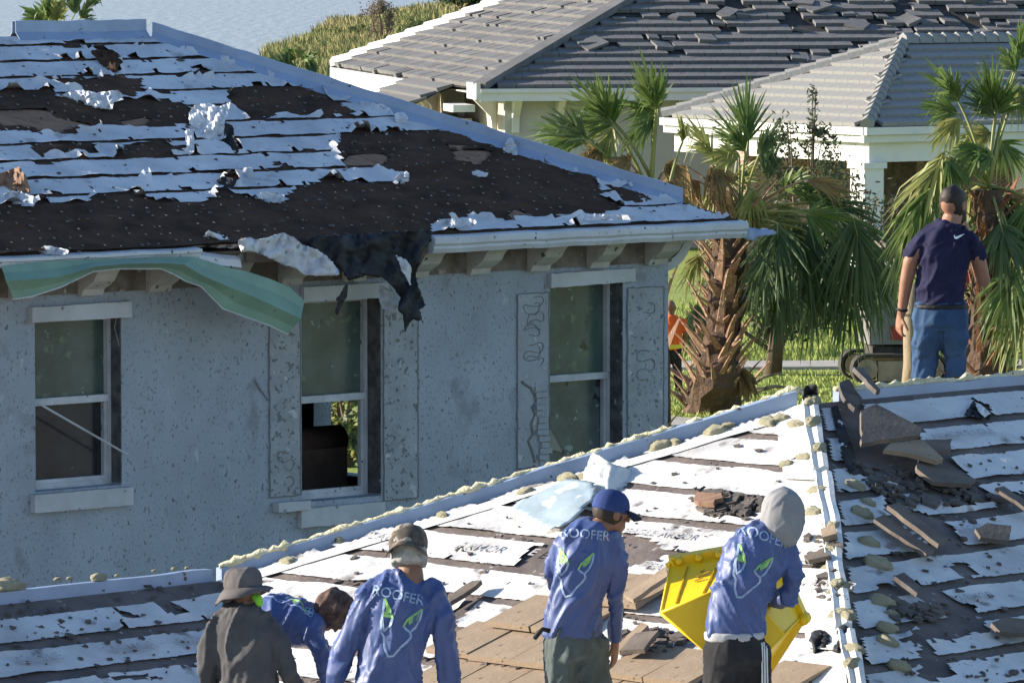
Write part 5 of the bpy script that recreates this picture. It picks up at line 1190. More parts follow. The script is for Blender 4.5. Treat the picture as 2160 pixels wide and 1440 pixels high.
def remesh(name, bm, vox, m, parent, smooth=4, folds=0.0, seed=0, fdir=None):
    me = bpy.data.meshes.new('tmp'); bm.normal_update(); bm.to_mesh(me); bm.free(); o = bpy.data.objects.new('tmp', me); COL.objects.link(o)
    md = o.modifiers.new('r', 'REMESH'); md.mode = 'VOXEL'; md.voxel_size = vox
    if smooth: sm_ = o.modifiers.new('s', 'SMOOTH'); sm_.factor = .6; sm_.iterations = smooth
    dg = bpy.context.evaluated_depsgraph_get(); dg.update(); ev = o.evaluated_get(dg); em = bpy.data.meshes.new_from_object(ev)
    vs_ = [v.co.copy() for v in em.vertices]; ns = [v.normal.copy() for v in em.vertices]; fs_ = [list(p.vertices) for p in em.polygons]
    bpy.data.objects.remove(o); bpy.data.meshes.remove(me); bpy.data.meshes.remove(em)
    if folds:
        fd = fdir or Vector((.35, 0, 1)).normalized()
        ax = fd.orthogonal().normalized(); ay = fd.cross(ax)
        for i, v in enumerate(vs_):
            a, b_, c = v.dot(ax), v.dot(ay), v.dot(fd); w_ = nz(v.x * 3, v.y * 3, v.z * 3 + seed) * 1.3
            r1 = max(0.0, 1 - abs(nz(a * 9 + w_, b_ * 9, c * 1.5 + seed)) * 3.4) ** 2; r2 = max(0.0, 1 - abs(nz(a * 20 + w_ * 2, b_ * 20, c * 3.2 + seed + 9)) * 3.0) ** 2; r3 = nz(a * 34, b_ * 34, c * 12 + seed)
            vs_[i] = v + ns[i] * folds * (r1 * 1.25 + .55 * r2 + .12 * r3 - .35)
    return mesh(name, vs_, fs_, m, parent, smooth=True)
def hand(bm, wrist, d, palm_n, r=.085, curl=.5, thumb_side=1):
    """palm and five fingers; d points along the hand, palm_n is the normal of the palm"""
    d = d.normalized(); n = (palm_n - d * palm_n.dot(d)).normalized(); s_ = d.cross(n).normalized() * thumb_side
    ring_loft(bm, [(wrist - d * .02, .030, .022), (wrist + d * .02, .034, .022), (wrist + d * .06, .042, .017), (wrist + d * .088, .040, .014)], s_, 10)
    for k, (o, l) in enumerate(((.031, .070), (.011, .080), (-.010, .074), (-.030, .056))):
        p = wrist + d * .085 + s_ * o; pts = [p]; a = 0
        for j in range(3):
            a += curl * (.6 + .25 * j); q = (d * math.cos(a) + n * math.sin(a)); p = p + q * l * (.42, .33, .25)[j]; pts.append(p)
        limb(bm, pts, [.0098, .0092, .0085, .0072], s_, 8, 2)
    p = wrist + d * .03 + s_ * .034; limb(bm, [p, p + (d * .6 + s_ * .7 + n * .2) * .035, p + (d * .95 + s_ * .55 + n * .45) * .062], [.013, .011, .0085], n, 8, 2)
def head(bm, c, fwd, up, s=1.0):
    fwd = (fwd - up * fwd.dot(up)).normalized(); x = fwd.cross(up).normalized(); Rm = Matrix((x, fwd, up)).transposed()
    def L(a, b_, e): return c + x * a * s + fwd * b_ * s + up * e * s
    ball(bm, L(0, -.012, .025), .077 * s, .096 * s, .095 * s, Rm); ball(bm, L(0, .030, -.045), .058 * s, .062 * s, .072 * s, Rm); ball(bm, L(0, .065, -.088), .028 * s, .022 * s, .022 * s, Rm, 2)
    ring_loft(bm, [(L(0, .085, .02), .010 * s, .010 * s), (L(0, .105, -.012), .013 * s, .012 * s), (L(0, .112, -.028), .016 * s, .012 * s)], x, 8)
    for q in (-1, 1):
        ball(bm, L(q * .081, -.005, -.005), .011 * s, .022 * s, .034 * s, Rm, 2); ball(bm, L(q * .032, .078, .012), .016 * s, .010 * s, .010 * s, Rm, 2); ball(bm, L(q * .032, .080, .030), .022 * s, .010 * s, .007 * s, Rm, 2)
    ball(bm, L(0, .088, -.056), .026 * s, .010 * s, .007 * s, Rm, 2); ball(bm, L(0, .086, -.068), .022 * s, .010 * s, .007 * s, Rm, 2)
    return L, Rm
# ---- lettering and prints that follow a cloth surface
def text2d(body, size):
    cu = bpy.data.curves.new('t', 'FONT'); cu.body = body; cu.size = size; cu.align_x = 'CENTER'; cu.offset = size * .012; o = bpy.data.objects.new('t', cu); COL.objects.link(o)
    dg = bpy.context.evaluated_depsgraph_get(); dg.update(); me = bpy.data.meshes.new_from_object(o.evaluated_get(dg))
    vs_ = [(v.co.x, v.co.y) for v in me.vertices]; fs_ = [list(p.vertices) for p in me.polygons]
    bpy.data.objects.remove(o); bpy.data.curves.remove(cu); bpy.data.meshes.remove(me); return vs_, fs_
def stroke2d(pts, w, closed=False):
    vs_ = []; fs_ = []
    P_ = []
    seq = pts + ([pts[0]] if closed else [])
    for i in range(len(seq) - 1):
        n = max(1, int(math.hypot(seq[i + 1][0] - seq[i][0], seq[i + 1][1] - seq[i][1]) / .012))
        for j in range(n): P_.append((seq[i][0] + (seq[i + 1][0] - seq[i][0]) * j / n, seq[i][1] + (seq[i + 1][1] - seq[i][1]) * j / n))
    P_.append(seq[-1])
    for i, p in enumerate(P_):
        a, b_ = P_[max(0, i - 1)], P_[min(len(P_) - 1, i + 1)]; dx, dy = b_[0] - a[0], b_[1] - a[1]; l = math.hypot(dx, dy) or 1; nx, ny = -dy / l * w / 2, dx / l * w / 2
        vs_ += [(p[0] + nx, p[1] + ny), (p[0] - nx, p[1] - ny)]
    for i in range(len(P_) - 1): fs_.append([2 * i, 2 * i + 1, 2 * i + 3, 2 * i + 2])
    return vs_, fs_
def bvh_of(o): 
    off = BASE[o]; return BVHTree.FromPolygons([v.co + off for v in o.data.vertices], [list(p.vertices) for p in o.data.polygons])
def wrap(name, geo, tree, C, X, Yv, m, parent, off=.004):
    """project flat artwork at centre C (axes X, Y) onto the surface in tree, along the view normal"""
    N_ = X.cross(Yv).normalized(); vs_ = []; bad = set()
    for i, (a, b_) in enumerate(geo[0]):
        p = C + X * a + Yv * b_; h = tree.ray_cast(p + N_ * .5, -N_, 1.2)
        if h[0] is None: bad.add(i); vs_.append(p)
        else: vs_.append(h[0] + N_ * off)
    fs_ = [f for f in geo[1] if not any(i in bad for i in f)]
    if fs_: return mesh(name, vs_, fs_, m, parent)
EARL = [(-.105, .15), (-.098, .04), (-.085, .0), (-.07, -.03), (-.045, .01), (-.04, .05), (-.06, .09)]
EARR = [(.115, .135), (.045, .06), (.03, .02), (.05, .005), (.075, -.005), (.10, .03), (.115, .08)]
SN = [(-.10, .03), (-.085, -.04), (-.065, -.06), (-.05, -.12), (-.02, -.165), (.01, -.155), (.04, -.10), (.07, -.06), (.085, -.03), (.075, -.005)]
def fox(tree, C, X, Yv, parent, s=1.0, fill=True):
    sc = lambda P_: [(a * s, b_ * s) for a, b_ in P_]
    for P_, cl in ((EARL, True), (EARR, True), (SN, False)): wrap('printed_outline', stroke2d(sc(P_), .013 * s, cl), tree, C, X, Yv, M['print'], parent)
    if fill:
        for P_ in ([(-.10, .13), (-.09, .05), (-.05, .05), (-.062, .09)], [(.105, .12), (.05, .06), (.06, .035), (.10, .07)]):
            q = sc(P_); wrap('printed_ear', (q, [list(range(len(q)))]), tree, C, X, Yv, M['lime'], parent, .006)
        wrap('printed_outline', stroke2d(sc([(-.105, .15), (-.06, .09), (-.04, .05)]), .012 * s), tree, C, X, Yv, M['lime'], parent, .006)
        wrap('printed_outline', stroke2d(sc([(.115, .135), (.045, .06), (.03, .02)]), .012 * s), tree, C, X, Yv, M['lime'], parent, .006)
def solveY(x, y, height, zf=roofz, lo=20, hi=60):
    """depth at which the picture point (x, y) is `height` above the roof"""
    for _ in range(60):
        m_ = (lo + hi) / 2; p = at(x, y, m_)
        if p.z - zf(p.x, p.y) > height: lo = m_
        else: hi = m_
    return (lo + hi) / 2
def legs(sk, bm, bmf, hipL, hipR, zf, fl, fr, rads, knee=.0, fwd=Vector((0, 1, 0)), slack=1.0):
    side = (hipR - hipL).normalized()
    for h, f in ((hipL, fl), (hipR, fr)):
        ft = Vector((f.x, f.y, zf(f.x, f.y))); an = ft + ZUP * .09; kn = h.lerp(an, .48) + fwd * .06
        limb(bm, [h + ZUP * .06, h - ZUP * .08, kn, an], [rads[0], rads[0], rads[1], rads[2]], side); limb(sk, [h, kn, an], [.06, .045, .035], side)
        ring_loft(bmf, [(ft - fwd * .09 + ZUP * .05, .038, .045), (ft + ZUP * .055, .042, .055), (ft + fwd * .09 + ZUP * .04, .046, .038), (ft + fwd * .17 + ZUP * .03, .036, .026)], side, 12)
        limb(bmf, [ft + ZUP * .05, ft + ZUP * .17], [.052, .056], side)
UPv = ZUP
# ------------------------------------------------------------------ worker in blue jersey and navy cap
def cap_worker():
    Y = solveY(1212, 1372, .88); J = lambda x, y, d=0.0: at(x, y, Y + d)
    base = J(1212, 1372); root = thing('person', Vector((base.x, base.y, roofz(base.x, base.y))), 'worker in blue jersey, navy cap and washed trousers bowing his head beside the tiles', 'person', 'roofing workers')
    side = Vector((1, .35, 0)).normalized(); fwd = Vector((.75, .65, 0)).normalized()
    sk, sh, tr, bt_ = bmesh.new(), bmesh.new(), bmesh.new(), bmesh.new()
    hc = J(1290, 1082, .06); L, Rm = head(sk, hc, Vector((.85, .4, -.35)), Vector((.22, .08, 1)).normalized(), .98)
    neck = J(1262, 1112, .02); limb(sk, [neck - ZUP * .06, neck, hc - ZUP * .05], [.065, .058, .055])
    tor = [(J(1207, 1342), .165, .12), (J(1208, 1310), .165, .125), (J(1215, 1265), .158, .12), (J(1225, 1215), .168, .125), (J(1236, 1170, .02), .176, .125), (J(1244, 1138, .03), .165, .11), (J(1253, 1116, .03), .105, .085), (J(1259, 1100, .03), .062, .06)]
    ring_loft(sh, [(c_, a_ * .925, b_r * .93) for c_, a_, b_r in tor], side, 20, False); limb(sk, [J(1212, 1345), J(1225, 1230), J(1250, 1125)], [.07, .07, .05])
    # right arm (camera right), hanging
    a = [J(1290, 1142, .04), J(1304, 1195, .05), J(1299, 1262, .08), J(1297, 1352, .16)]
    sleeve(sh, a, [.064, .056, .050, .038], neck if 'neck' in dir() else hc); limb(sk, a, [.04, .035, .035, .026]); hand(sk, J(1297, 1356, .165), Vector((-.02, .1, -1)), Vector((-.9, .4, 0)), curl=.42, thumb_side=-1)
    b_ = [J(1185, 1148, .02), J(1172, 1205, .12), J(1185, 1262, .26), J(1205, 1300, .40)]
    sleeve(sh, b_, [.062, .055, .048, .038], neck if 'neck' in dir() else hc); limb(sk, b_, [.04, .035, .035, .026]); hand(sk, J(1207, 1304, .42), Vector((.3, .8, -.5)), Vector((.9, 0, -.2)), curl=.5)
    hl, hr = J(1182, 1372), J(1244, 1372, .05); f0 = base + Vector((-.02, .0, 0)) - side * .10; f1 = base + side * .16 + Vector((.02, .1, 0))
    ring_loft(tr, [(J(1206, 1318), .135, .10), (J(1208, 1346), .148, .108), (J(1213, 1385), .158, .118)], side, 18)
    legs(sk, tr, bt_, hl, hr, roofz, f0, f1, [.096, .078, .064], fwd=fwd)
    body = remesh('body', sk, .0085, M['skin_dk'], root, 2)
    shirt = remesh('jersey', sh, .0125, M['blue'], root, 2, .017, 3); tz = remesh('trousers', tr, .013, M['jeans2'], root, 3, .016, 8); remesh('boots', bt_, .012, M['boots'], root, 3)
    # strap hanging out at the back of the waist
    s_ = MB(); s_.tube([J(1160, 1330, -.12), J(1145, 1326, -.13), J(1134, 1336, -.13), J(1128, 1346, -.12)], [.014, .013, .016, .012], 6); s_.build('waist_strap', M['strap'], root, smooth=True)
    # cap
    hb_ = bmesh.new(); up = Rm.col[2]; f_ = Rm.col[1]; x_ = Rm.col[0]
    rings = [(hc + up * .010, .089, .106), (hc + up * .045, .090, .107), (hc + up * .085, .080, .094), (hc + up * .115, .055, .064), (hc + up * .128, .02, .024)]
    ring_loft(hb_, [(c - f_ * .012, a_, b2) for c, a_, b2 in rings], x_, 18, False); cp_o = remesh('cap', hb_, .009, M['cap'], root, 2)
    bl_ = MB(); n = 12; vs_ = []
    for i in range(n + 1):
        a_ = -1.05 + 2.1 * i / n
        for r1, dz in ((.0, .028), (.045, .022), (.085, .004)):
            c = hc - f_ * .012 + x_ * math.sin(a_) * (.088 + r1 * .35) + f_ * (math.cos(a_) * (.102) + r1 * max(.2, math.cos(a_ * .9))) + up * (dz - .03 * abs(math.sin(a_)) ** 2 * (r1 > 0)); vs_.append(c)
    fs_ = [[i * 3 + j, i * 3 + j + 1, i * 3 + 4 + j, i * 3 + 3 + j] for i in range(n) for j in range(2)]
    o = mesh('cap_bill', vs_, fs_, M['capbill'], cp_o, smooth=True); md = o.modifiers.new('s', 'SOLIDIFY'); md.thickness = .006
    hr_ = bmesh.new(); ring_loft(hr_, [(hc - f_ * .03 - up * .055, .062, .068), (hc - f_ * .022 - up * .02, .078, .088), (hc - f_ * .02 + up * .02, .080, .094)], x_, 16, False); remesh('hair', hr_, .009, M['hair'], root, 2)
    t = bvh_of(shirt); C = J(1222, 1128); X = Vector((.95, .1, -.10)).normalized(); Yv = Vector((.10, .12, 1)); Yv = (Yv - X * Yv.dot(X)).normalized()
    wrap('lettering', text2d('ROOFER', .070), t, J(1231, 1135), X, Yv, M['print'], root); fox(t, J(1203, 1205), X, (Yv + Vector((.08, 0, 0))).normalized(), root, .82)
    return root
cap_worker()
# ------------------------------------------------------------------ hooded worker carrying the yellow tub
def hood_worker():
    Y = solveY(1552, 1385, .85); J = lambda x, y, d=0.0: at(x, y, Y + d); base = J(1555, 1385)
    root = thing('person', Vector((base.x, base.y, roofz(base.x, base.y))), 'hooded worker in blue jersey and striped black trousers hugging a yellow tub', 'person', 'roofing workers')
    side = Vector((1, .3, -.18)).normalized(); fwd = Vector((.25, .95, 0)).normalized()
    sk, sh, tr, bt_, hd = bmesh.new(), bmesh.new(), bmesh.new(), bmesh.new(), bmesh.new()
    hc = J(1653, 1082, .10); L, Rm = head(sk, hc, Vector((.55, .8, -.35)), Vector((.15, .25, 1)).normalized())
    neck = J(1634, 1122, .04); limb(sk, [neck - ZUP * .08, neck, hc - ZUP * .04], [.065, .058, .056])
    tor = [(J(1549, 1340), .168, .125), (J(1550, 1318), .172, .130), (J(1557, 1275), .170, .128), (J(1572, 1225), .175, .13), (J(1592, 1182, .02), .180, .13), (J(1612, 1148, .04), .165, .115), (J(1626, 1124, .06), .11, .09), (J(1634, 1110, .07), .075, .07)]
    ring_loft(sh, [(c_, a_ * .925, b_r * .93) for c_, a_, b_r in tor], side, 20, False); limb(sk, [J(1552, 1340), J(1575, 1230), J(1630, 1125, .04)], [.07, .07, .055])
    a = [J(1665, 1165, .06), J(1674, 1205, .06), J(1664, 1262, .10), J(1628, 1262, .34)]
    sleeve(sh, a, [.066, .060, .054, .040], neck if 'neck' in dir() else hc); limb(sk, a, [.04, .035, .035, .028]); hand(sk, J(1622, 1262, .37), Vector((-.8, .6, -.1)), Vector((-.2, .3, .9)), curl=.35)
    b_ = [J(1575, 1150, .06), J(1552, 1195, .16), J(1540, 1240, .30), J(1545, 1262, .46)]
    sleeve(sh, b_, [.064, .056, .050, .040], neck if 'neck' in dir() else hc); limb(sk, b_, [.04, .035, .035, .028]); hand(sk, J(1548, 1266, .49), Vector((.5, .7, -.2)), Vector((0, 0, 1)), curl=.4)
    ring_loft(tr, [(J(1549, 1338), .150, .115), (J(1552, 1365), .168, .130), (J(1555, 1395), .165, .128)], side, 18)
    hl, hr = J(1523, 1388), J(1588, 1388, .04); legs(sk, tr, bt_, hl, hr, roofz, base - side * .14, base + side * .14 + Vector((0, .05, 0)), [.098, .080, .068], fwd=fwd)
    remesh('body', sk, .0085, M['skin_dk'], root, 2); shirt = remesh('jersey', sh, .0125, M['blue'], root, 2, .017, 13, Vector((-.6, 0, 1)).normalized()); tz = remesh('trousers', tr, .013, M['black'], root, 3, .010, 18); remesh('boots', bt_, .012, M['boots'], root, 3)
    up = Rm.col[2]; f_ = Rm.col[1]; x_ = Rm.col[0]
    ring_loft(hd, [(hc - up * .145 + f_ * .02, .10, .10), (hc - up * .10 - f_ * .005, .108, .118), (hc - up * .03 - f_ * .01, .112, .128), (hc + up * .04 - f_ * .018, .108, .124), (hc + up * .095 - f_ * .025, .083, .096), (hc + up * .125 - f_ * .03, .04, .046)], x_, 20, True); remesh('hood', hd, .011, M['hood'], root, 3, .011, 4, Vector((.5, 0, 1)).normalized())
    he = bmesh.new(); ring_loft(he, [(J(1549, 1350), .160, .122), (J(1549, 1330), .165, .126)], side, 20, False); remesh('shirt_hem', he, .011, M['hem'], root, 2, .002, 6)
    tt = bvh_of(tz)
    for k in range(3): wrap('side_stripe', stroke2d([(0, .0), (0.01, -.42)], .010), tt, J(1604 + k * 6, 1352), Vector((.95, .1, 0)).normalized(), ZUP, M['stripe'], root, .006)
    t = bvh_of(shirt); X = Vector((.92, .1, -.32)).normalized(); Yv = Vector((.32, .1, 1)); Yv = (Yv - X * Yv.dot(X)).normalized()
    wrap('lettering', text2d('ROOFER', .072), t, J(1606, 1138), X, Yv, M['print'], root); fox(t, J(1572, 1205), X, Yv, root, .85)
    return Y
HY = hood_worker()
# ------------------------------------------------------------------ broad worker with camouflage cap
def broad_worker():
    Y = solveY(848, 1235, 1.43); J = lambda x, y, d=0.0: at(x, y, Y + d); hp = J(820, 1455); base = hp
    root = thing('person', Vector((hp.x, hp.y, roofz(hp.x, hp.y))), 'broad worker in blue jersey with camouflage cap worn backwards, arms hanging', 'person', 'roofing workers')
    side = Vector((1, .12, -.12)).normalized(); fwd = Vector((-.1, 1, 0)).normalized()
    sk, sh, tr, bt_ = bmesh.new(), bmesh.new(), bmesh.new(), bmesh.new()
    hc = J(862, 1158, .05); L, Rm = head(sk, hc, Vector((.15, 1, -.3)), Vector((.0, .2, 1)).normalized(), 1.06)
    neck = J(866, 1205, .02); limb(sk, [neck - ZUP * .06, neck, hc - ZUP * .05], [.075, .068, .062])
    tor = [(J(815, 1470), .185, .14), (J(817, 1440), .188, .145), (J(822, 1390), .188, .142), (J(832, 1335), .198, .145), (J(842, 1285, .01), .212, .145), (J(850, 1250, .02), .205, .13), (J(858, 1226, .02), .135, .10), (J(864, 1208, .02), .078, .072)]
    ring_loft(sh, [(c_, a_ * .925, b_r * .93) for c_, a_, b_r in tor], side, 22, False); limb(sk, [J(818, 1450), J(832, 1330), J(858, 1225)], [.07, .07, .055])
    a = [J(922, 1268, .02), J(932, 1315, .02), J(942, 1380, .06), J(948, 1470, .14)]
    sleeve(sh, a, [.078, .070, .062, .048], neck if 'neck' in dir() else hc); limb(sk, a, [.045, .04, .04, .03]); hand(sk, J(948, 1474, .145), Vector((0, .1, -1)), Vector((-1, .3, 0)), curl=.4, thumb_side=-1)
    b_ = [J(775, 1262, .0), J(752, 1310, -.02), J(722, 1375, .0), J(702, 1462, .08)]
    sleeve(sh, b_, [.078, .070, .064, .048], neck if 'neck' in dir() else hc); limb(sk, b_, [.045, .04, .04, .03]); hand(sk, J(702, 1466, .085), Vector((-.1, .1, -1)), Vector((1, .3, 0)), curl=.4)
    ring_loft(tr, [(J(815, 1450), .165, .125), (J(815, 1480), .182, .14), (J(816, 1505), .18, .14)], side, 18)
    hl, hr = J(782, 1495), J(850, 1495); legs(sk, tr, bt_, hl, hr, roofz, base - side * .16, base + side * .16, [.105, .085, .07], fwd=fwd)
    remesh('body', sk, .009, M['skin_dk'], root, 2); shirt = remesh('jersey', sh, .0125, M['blue'], root, 2, .020, 23); remesh('trousers', tr, .014, M['jeans'], root, 3, .010, 28); remesh('boots', bt_, .012, M['boots'], root, 3)
    up = Rm.col[2]; f_ = Rm.col[1]; x_ = Rm.col[0]
    cb = bmesh.new(); ring_loft(cb, [(hc + up * .0, .104, .118), (hc + up * .045, .106, .120), (hc + up * .09, .095, .105), (hc + up * .125, .065, .072), (hc + up * .138, .02, .022)], x_, 20, False); cp_o = remesh('cap', cb, .009, M['camo'], root, 2, .003, 4)
    vs_ = []; n = 14                                     # backward bill, curved down over the neck cloth
    for i in range(n + 1):
        a_ = -1.15 + 2.3 * i / n
        for r1, dz in ((-.01, .040), (.035, .035), (.075, .012)): vs_.append(hc + x_ * math.sin(a_) * (.106 + r1 * .3) - f_ * (math.cos(a_) * .118 + r1 * max(.25, math.cos(a_))) + up * (dz - .07 * abs(math.sin(a_)) ** 2.2))
    o = mesh('cap_bill', vs_, [[i * 3 + j, i * 3 + j + 1, i * 3 + 4 + j, i * 3 + 3 + j] for i in range(n) for j in range(2)], M['camo'], cp_o, smooth=True); md = o.modifiers.new('s', 'SOLIDIFY'); md.thickness = .007
    nb = bmesh.new(); ring_loft(nb, [(hc - up * .088 - f_ * .03, .100, .085), (hc - up * .04 - f_ * .02, .098, .100), (hc + up * .01 - f_ * .012, .096, .108)], x_, 18, False); remesh('neck_cloth', nb, .010, M['camo2'], root, 3, .008, 7)
    t = bvh_of(shirt); X = Vector((.95, .05, -.21)).normalized(); Yv = Vector((.21, .08, 1)); Yv = (Yv - X * Yv.dot(X)).normalized()
    wrap('lettering', text2d('ROOFER', .074), t, J(836, 1262), X, Yv, M['print'], root); fox(t, J(836, 1322), X, Yv, root, .95)
    return Y
BY = broad_worker()
# ------------------------------------------------------------------ man in grey shirt and floppy hat
def hat_worker():
    Y = solveY(520, 1300, 1.38); J = lambda x, y, d=0.0: at(x, y, Y + d); base = J(522, 1500)
    root = thing('person', Vector((base.x, base.y, roofz(base.x, base.y))), 'man in grey-brown long sleeved shirt and floppy bucket hat, back turned', 'person', 'roofing workers')
    side = Vector((1, -.1, .08)).normalized(); fwd = Vector((.1, 1, 0)).normalized(); sk, sh, tr, bt_ = bmesh.new(), bmesh.new(), bmesh.new(), bmesh.new()
    hc = J(514, 1248, .04); L, Rm = head(sk, hc, Vector((-.1, 1, -.3)), Vector((-.06, .15, 1)).normalized())
    neck = J(515, 1288, .0); limb(sk, [neck - ZUP * .06, neck, hc - ZUP * .05], [.07, .062, .058])
    tor = [(J(526, 1490), .16, .125), (J(524, 1450), .165, .13), (J(520, 1405), .172, .13), (J(514, 1360), .185, .13), (J(512, 1325), .190, .125), (J(513, 1304), .165, .11), (J(514, 1288), .11, .09), (J(515, 1272), .072, .066)]
    ring_loft(sh, [(c_, a_ * .925, b_r * .93) for c_, a_, b_r in tor], side, 20, False); limb(sk, [J(525, 1470), J(515, 1360), J(515, 1290)], [.07, .07, .055])
    a = [J(570, 1322, .0), J(586, 1355, -.02), J(606, 1410, -.02), J(640, 1470, .06)]
    sleeve(sh, a, [.066, .058, .050, .040], neck if 'neck' in dir() else hc); limb(sk, a, [.04, .035, .035, .028]); hand(sk, J(643, 1476, .07), Vector((.3, .3, -1)), Vector((-1, .3, 0)), curl=.4, thumb_side=-1)
    b_ = [J(456, 1326, .0), J(441, 1365, .0), J(438, 1420, .03), J(440, 1490, .10)]
    sleeve(sh, b_, [.064, .055, .050, .040], neck if 'neck' in dir() else hc); limb(sk, b_, [.04, .035, .035, .028]); hand(sk, J(440, 1496, .105), Vector((0, .2, -1)), Vector((1, .3, 0)), curl=.4)
    hood_ = [(J(514, 1305, .0), .13, .10), (J(514, 1290, .0), .115, .098), (J(514, 1276, .0), .098, .09)]; ring_loft(sh, hood_, side, 16, False)
    ring_loft(tr, [(J(526, 1480), .145, .115), (J(526, 1510), .16, .125), (J(527, 1535), .16, .125)], side, 18)
    hl, hr = J(494, 1525), J(560, 1525); legs(sk, tr, bt_, hl, hr, roofz, base - side * .15, base + side * .15, [.092, .076, .064], fwd=fwd)
    remesh('body', sk, .009, M['skin_dk'], root, 2); remesh('shirt', sh, .0125, M['greyshirt'], root, 2, .020, 33); remesh('trousers', tr, .014, M['jeans2'], root, 3, .010, 38); remesh('boots', bt_, .012, M['boots'], root, 3)
    up = (Rm.col[2] + Vector((-.05, -.05, 0))).normalized(); f_ = Rm.col[1]; x_ = Rm.col[0]; cb = bmesh.new()
    ring_loft(cb, [(hc + up * .01, .104, .112), (hc + up * .05, .106, .114), (hc + up * .10, .100, .106), (hc + up * .128, .080, .086), (hc + up * .135, .04, .044)], x_, 20, False); ho = remesh('bucket_hat', cb, .010, M['hatg'], root, 2, .006, 3)
    vs_ = []; n = 40
    for i in range(n):
        a_ = 2 * math.pi * i / n; d = x_ * math.cos(a_) + f_ * math.sin(a_)
        for r1, dz in ((.100, .03), (.130, .012), (.165, -.022)): vs_.append(hc + d * r1 + up * (dz + .024 * nz(math.cos(a_) * 2.2, math.sin(a_) * 2.2, 3) * (r1 - .1) / .05 + .03 * math.cos(a_) * (r1 - .1) / .06))
    o = mesh('hat_brim', vs_, [[i * 3 + j, i * 3 + j + 1, ((i + 1) % n) * 3 + j + 1, ((i + 1) % n) * 3 + j] for i in range(n) for j in range(2)], M['hatg'], ho, smooth=True); md = o.modifiers.new('s', 'SOLIDIFY'); md.thickness = .006
    c = bmesh.new(); limb(c, [J(534, 1256, -.02), J(545, 1262, -.04), J(548, 1276, -.05)], [.02, .026, .022]); remesh('lime_cloth', c, .009, M['limec'], root, 2)
    return Y
GY = hat_worker()
# ------------------------------------------------------------------ bent-over worker behind them
def bent_worker():
    Y = GY + .75; J = lambda x, y, d=0.0: at(x, y, Y + d); base = J(555, 1330)
    root = thing('person', Vector((base.x, base.y, roofz(base.x, base.y))), 'worker in blue jersey bent double with dark cloth on his head, behind the hat wearer', 'person', 'roofing workers')
    side = Vector((.25, 1, 0)).normalized(); fwd = Vector((1, -.2, 0)).normalized(); sk, sh, tr, bt_ = bmesh.new(), bmesh.new(), bmesh.new(), bmesh.new()
    hc = J(700, 1290, .0); L, Rm = head(sk, hc, Vector((.35, 0, -1)), Vector((.9, .0, .35)).normalized(), .95)
    limb(sk, [J(655, 1300), J(672, 1297), hc], [.07, .06, .06])
    ring_loft(sh, [(J(548, 1318), .155, .125), (J(575, 1306), .165, .135), (J(605, 1308), .172, .140), (J(635, 1312), .178, .135), (J(656, 1310), .16, .11), (J(668, 1302), .10, .085), (J(676, 1298), .07, .065)], side, 20, False)
    limb(sk, [J(552, 1318), J(610, 1308), J(660, 1302)], [.07, .07, .055])
    a = [J(654, 1330, -.14), J(672, 1362, -.16), J(690, 1405, -.14), J(700, 1470, -.05)]
    sleeve(sh, a, [.068, .058, .050, .038], neck if 'neck' in dir() else hc); limb(sk, a, [.04, .035, .033, .028]); hand(sk, J(702, 1476, -.04), Vector((.1, .1, -1)), Vector((1, 0, 0)), curl=.4)
    b_ = [J(650, 1335, .16), J(680, 1370, .2), J(690, 1400, .25), J(712, 1440, .3)]; sleeve(sh, b_, [.064, .055, .048, .038], neck if 'neck' in dir() else hc); limb(sk, b_, [.04, .035, .033, .028]); hand(sk, J(714, 1444, .31), Vector((.1, .1, -1)), Vector((1, 0, 0)), curl=.4)
    ring_loft(tr, [(J(565, 1312), .145, .12), (J(545, 1325), .165, .14), (J(530, 1345), .16, .135)], side, 18)
    b2 = J(540, 1350); hl, hr = J(540, 1348, -.1), J(540, 1348, .1); legs(sk, tr, bt_, hl, hr, roofz, b2 - side * .14, b2 + side * .14, [.10, .08, .066], fwd=fwd)
    remesh('body', sk, .009, M['skin_dk'], root, 2); shirt = remesh('jersey', sh, .0125, M['blue'], root, 2, .016, 43, Vector((.3, 0, 1)).normalized()); remesh('trousers', tr, .014, M['black'], root, 3, .010, 48); remesh('boots', bt_, .012, M['boots'], root, 3)
    cb = bmesh.new(); up = Rm.col[2]; f_ = Rm.col[1]; x_ = Rm.col[0]; ring_loft(cb, [(hc - up * .06 - f_ * .03, .09, .09), (hc - f_ * .015, .100, .116), (hc + up * .05 - f_ * .01, .100, .114), (hc + up * .10, .075, .085), (hc + up * .125, .03, .035)], x_, 20); remesh('head_cloth', cb, .010, M['bandana'], root, 2, .009, 5)
    t = bvh_of(shirt); X = Vector((.1, -.25, -.3)); X = Vector((-.15, -.9, -.35)).normalized(); Yv = Vector((1, -.1, .05)); Yv = (Yv - X * Yv.dot(X)).normalized()
    if X.cross(Yv).z < 0: X = -X
    fox(t, J(612, 1290), X, Yv, root, .85); wrap('lettering', text2d('ROOFER', .07), t, J(652, 1292), X, Yv, M['print'], root)
bent_worker()
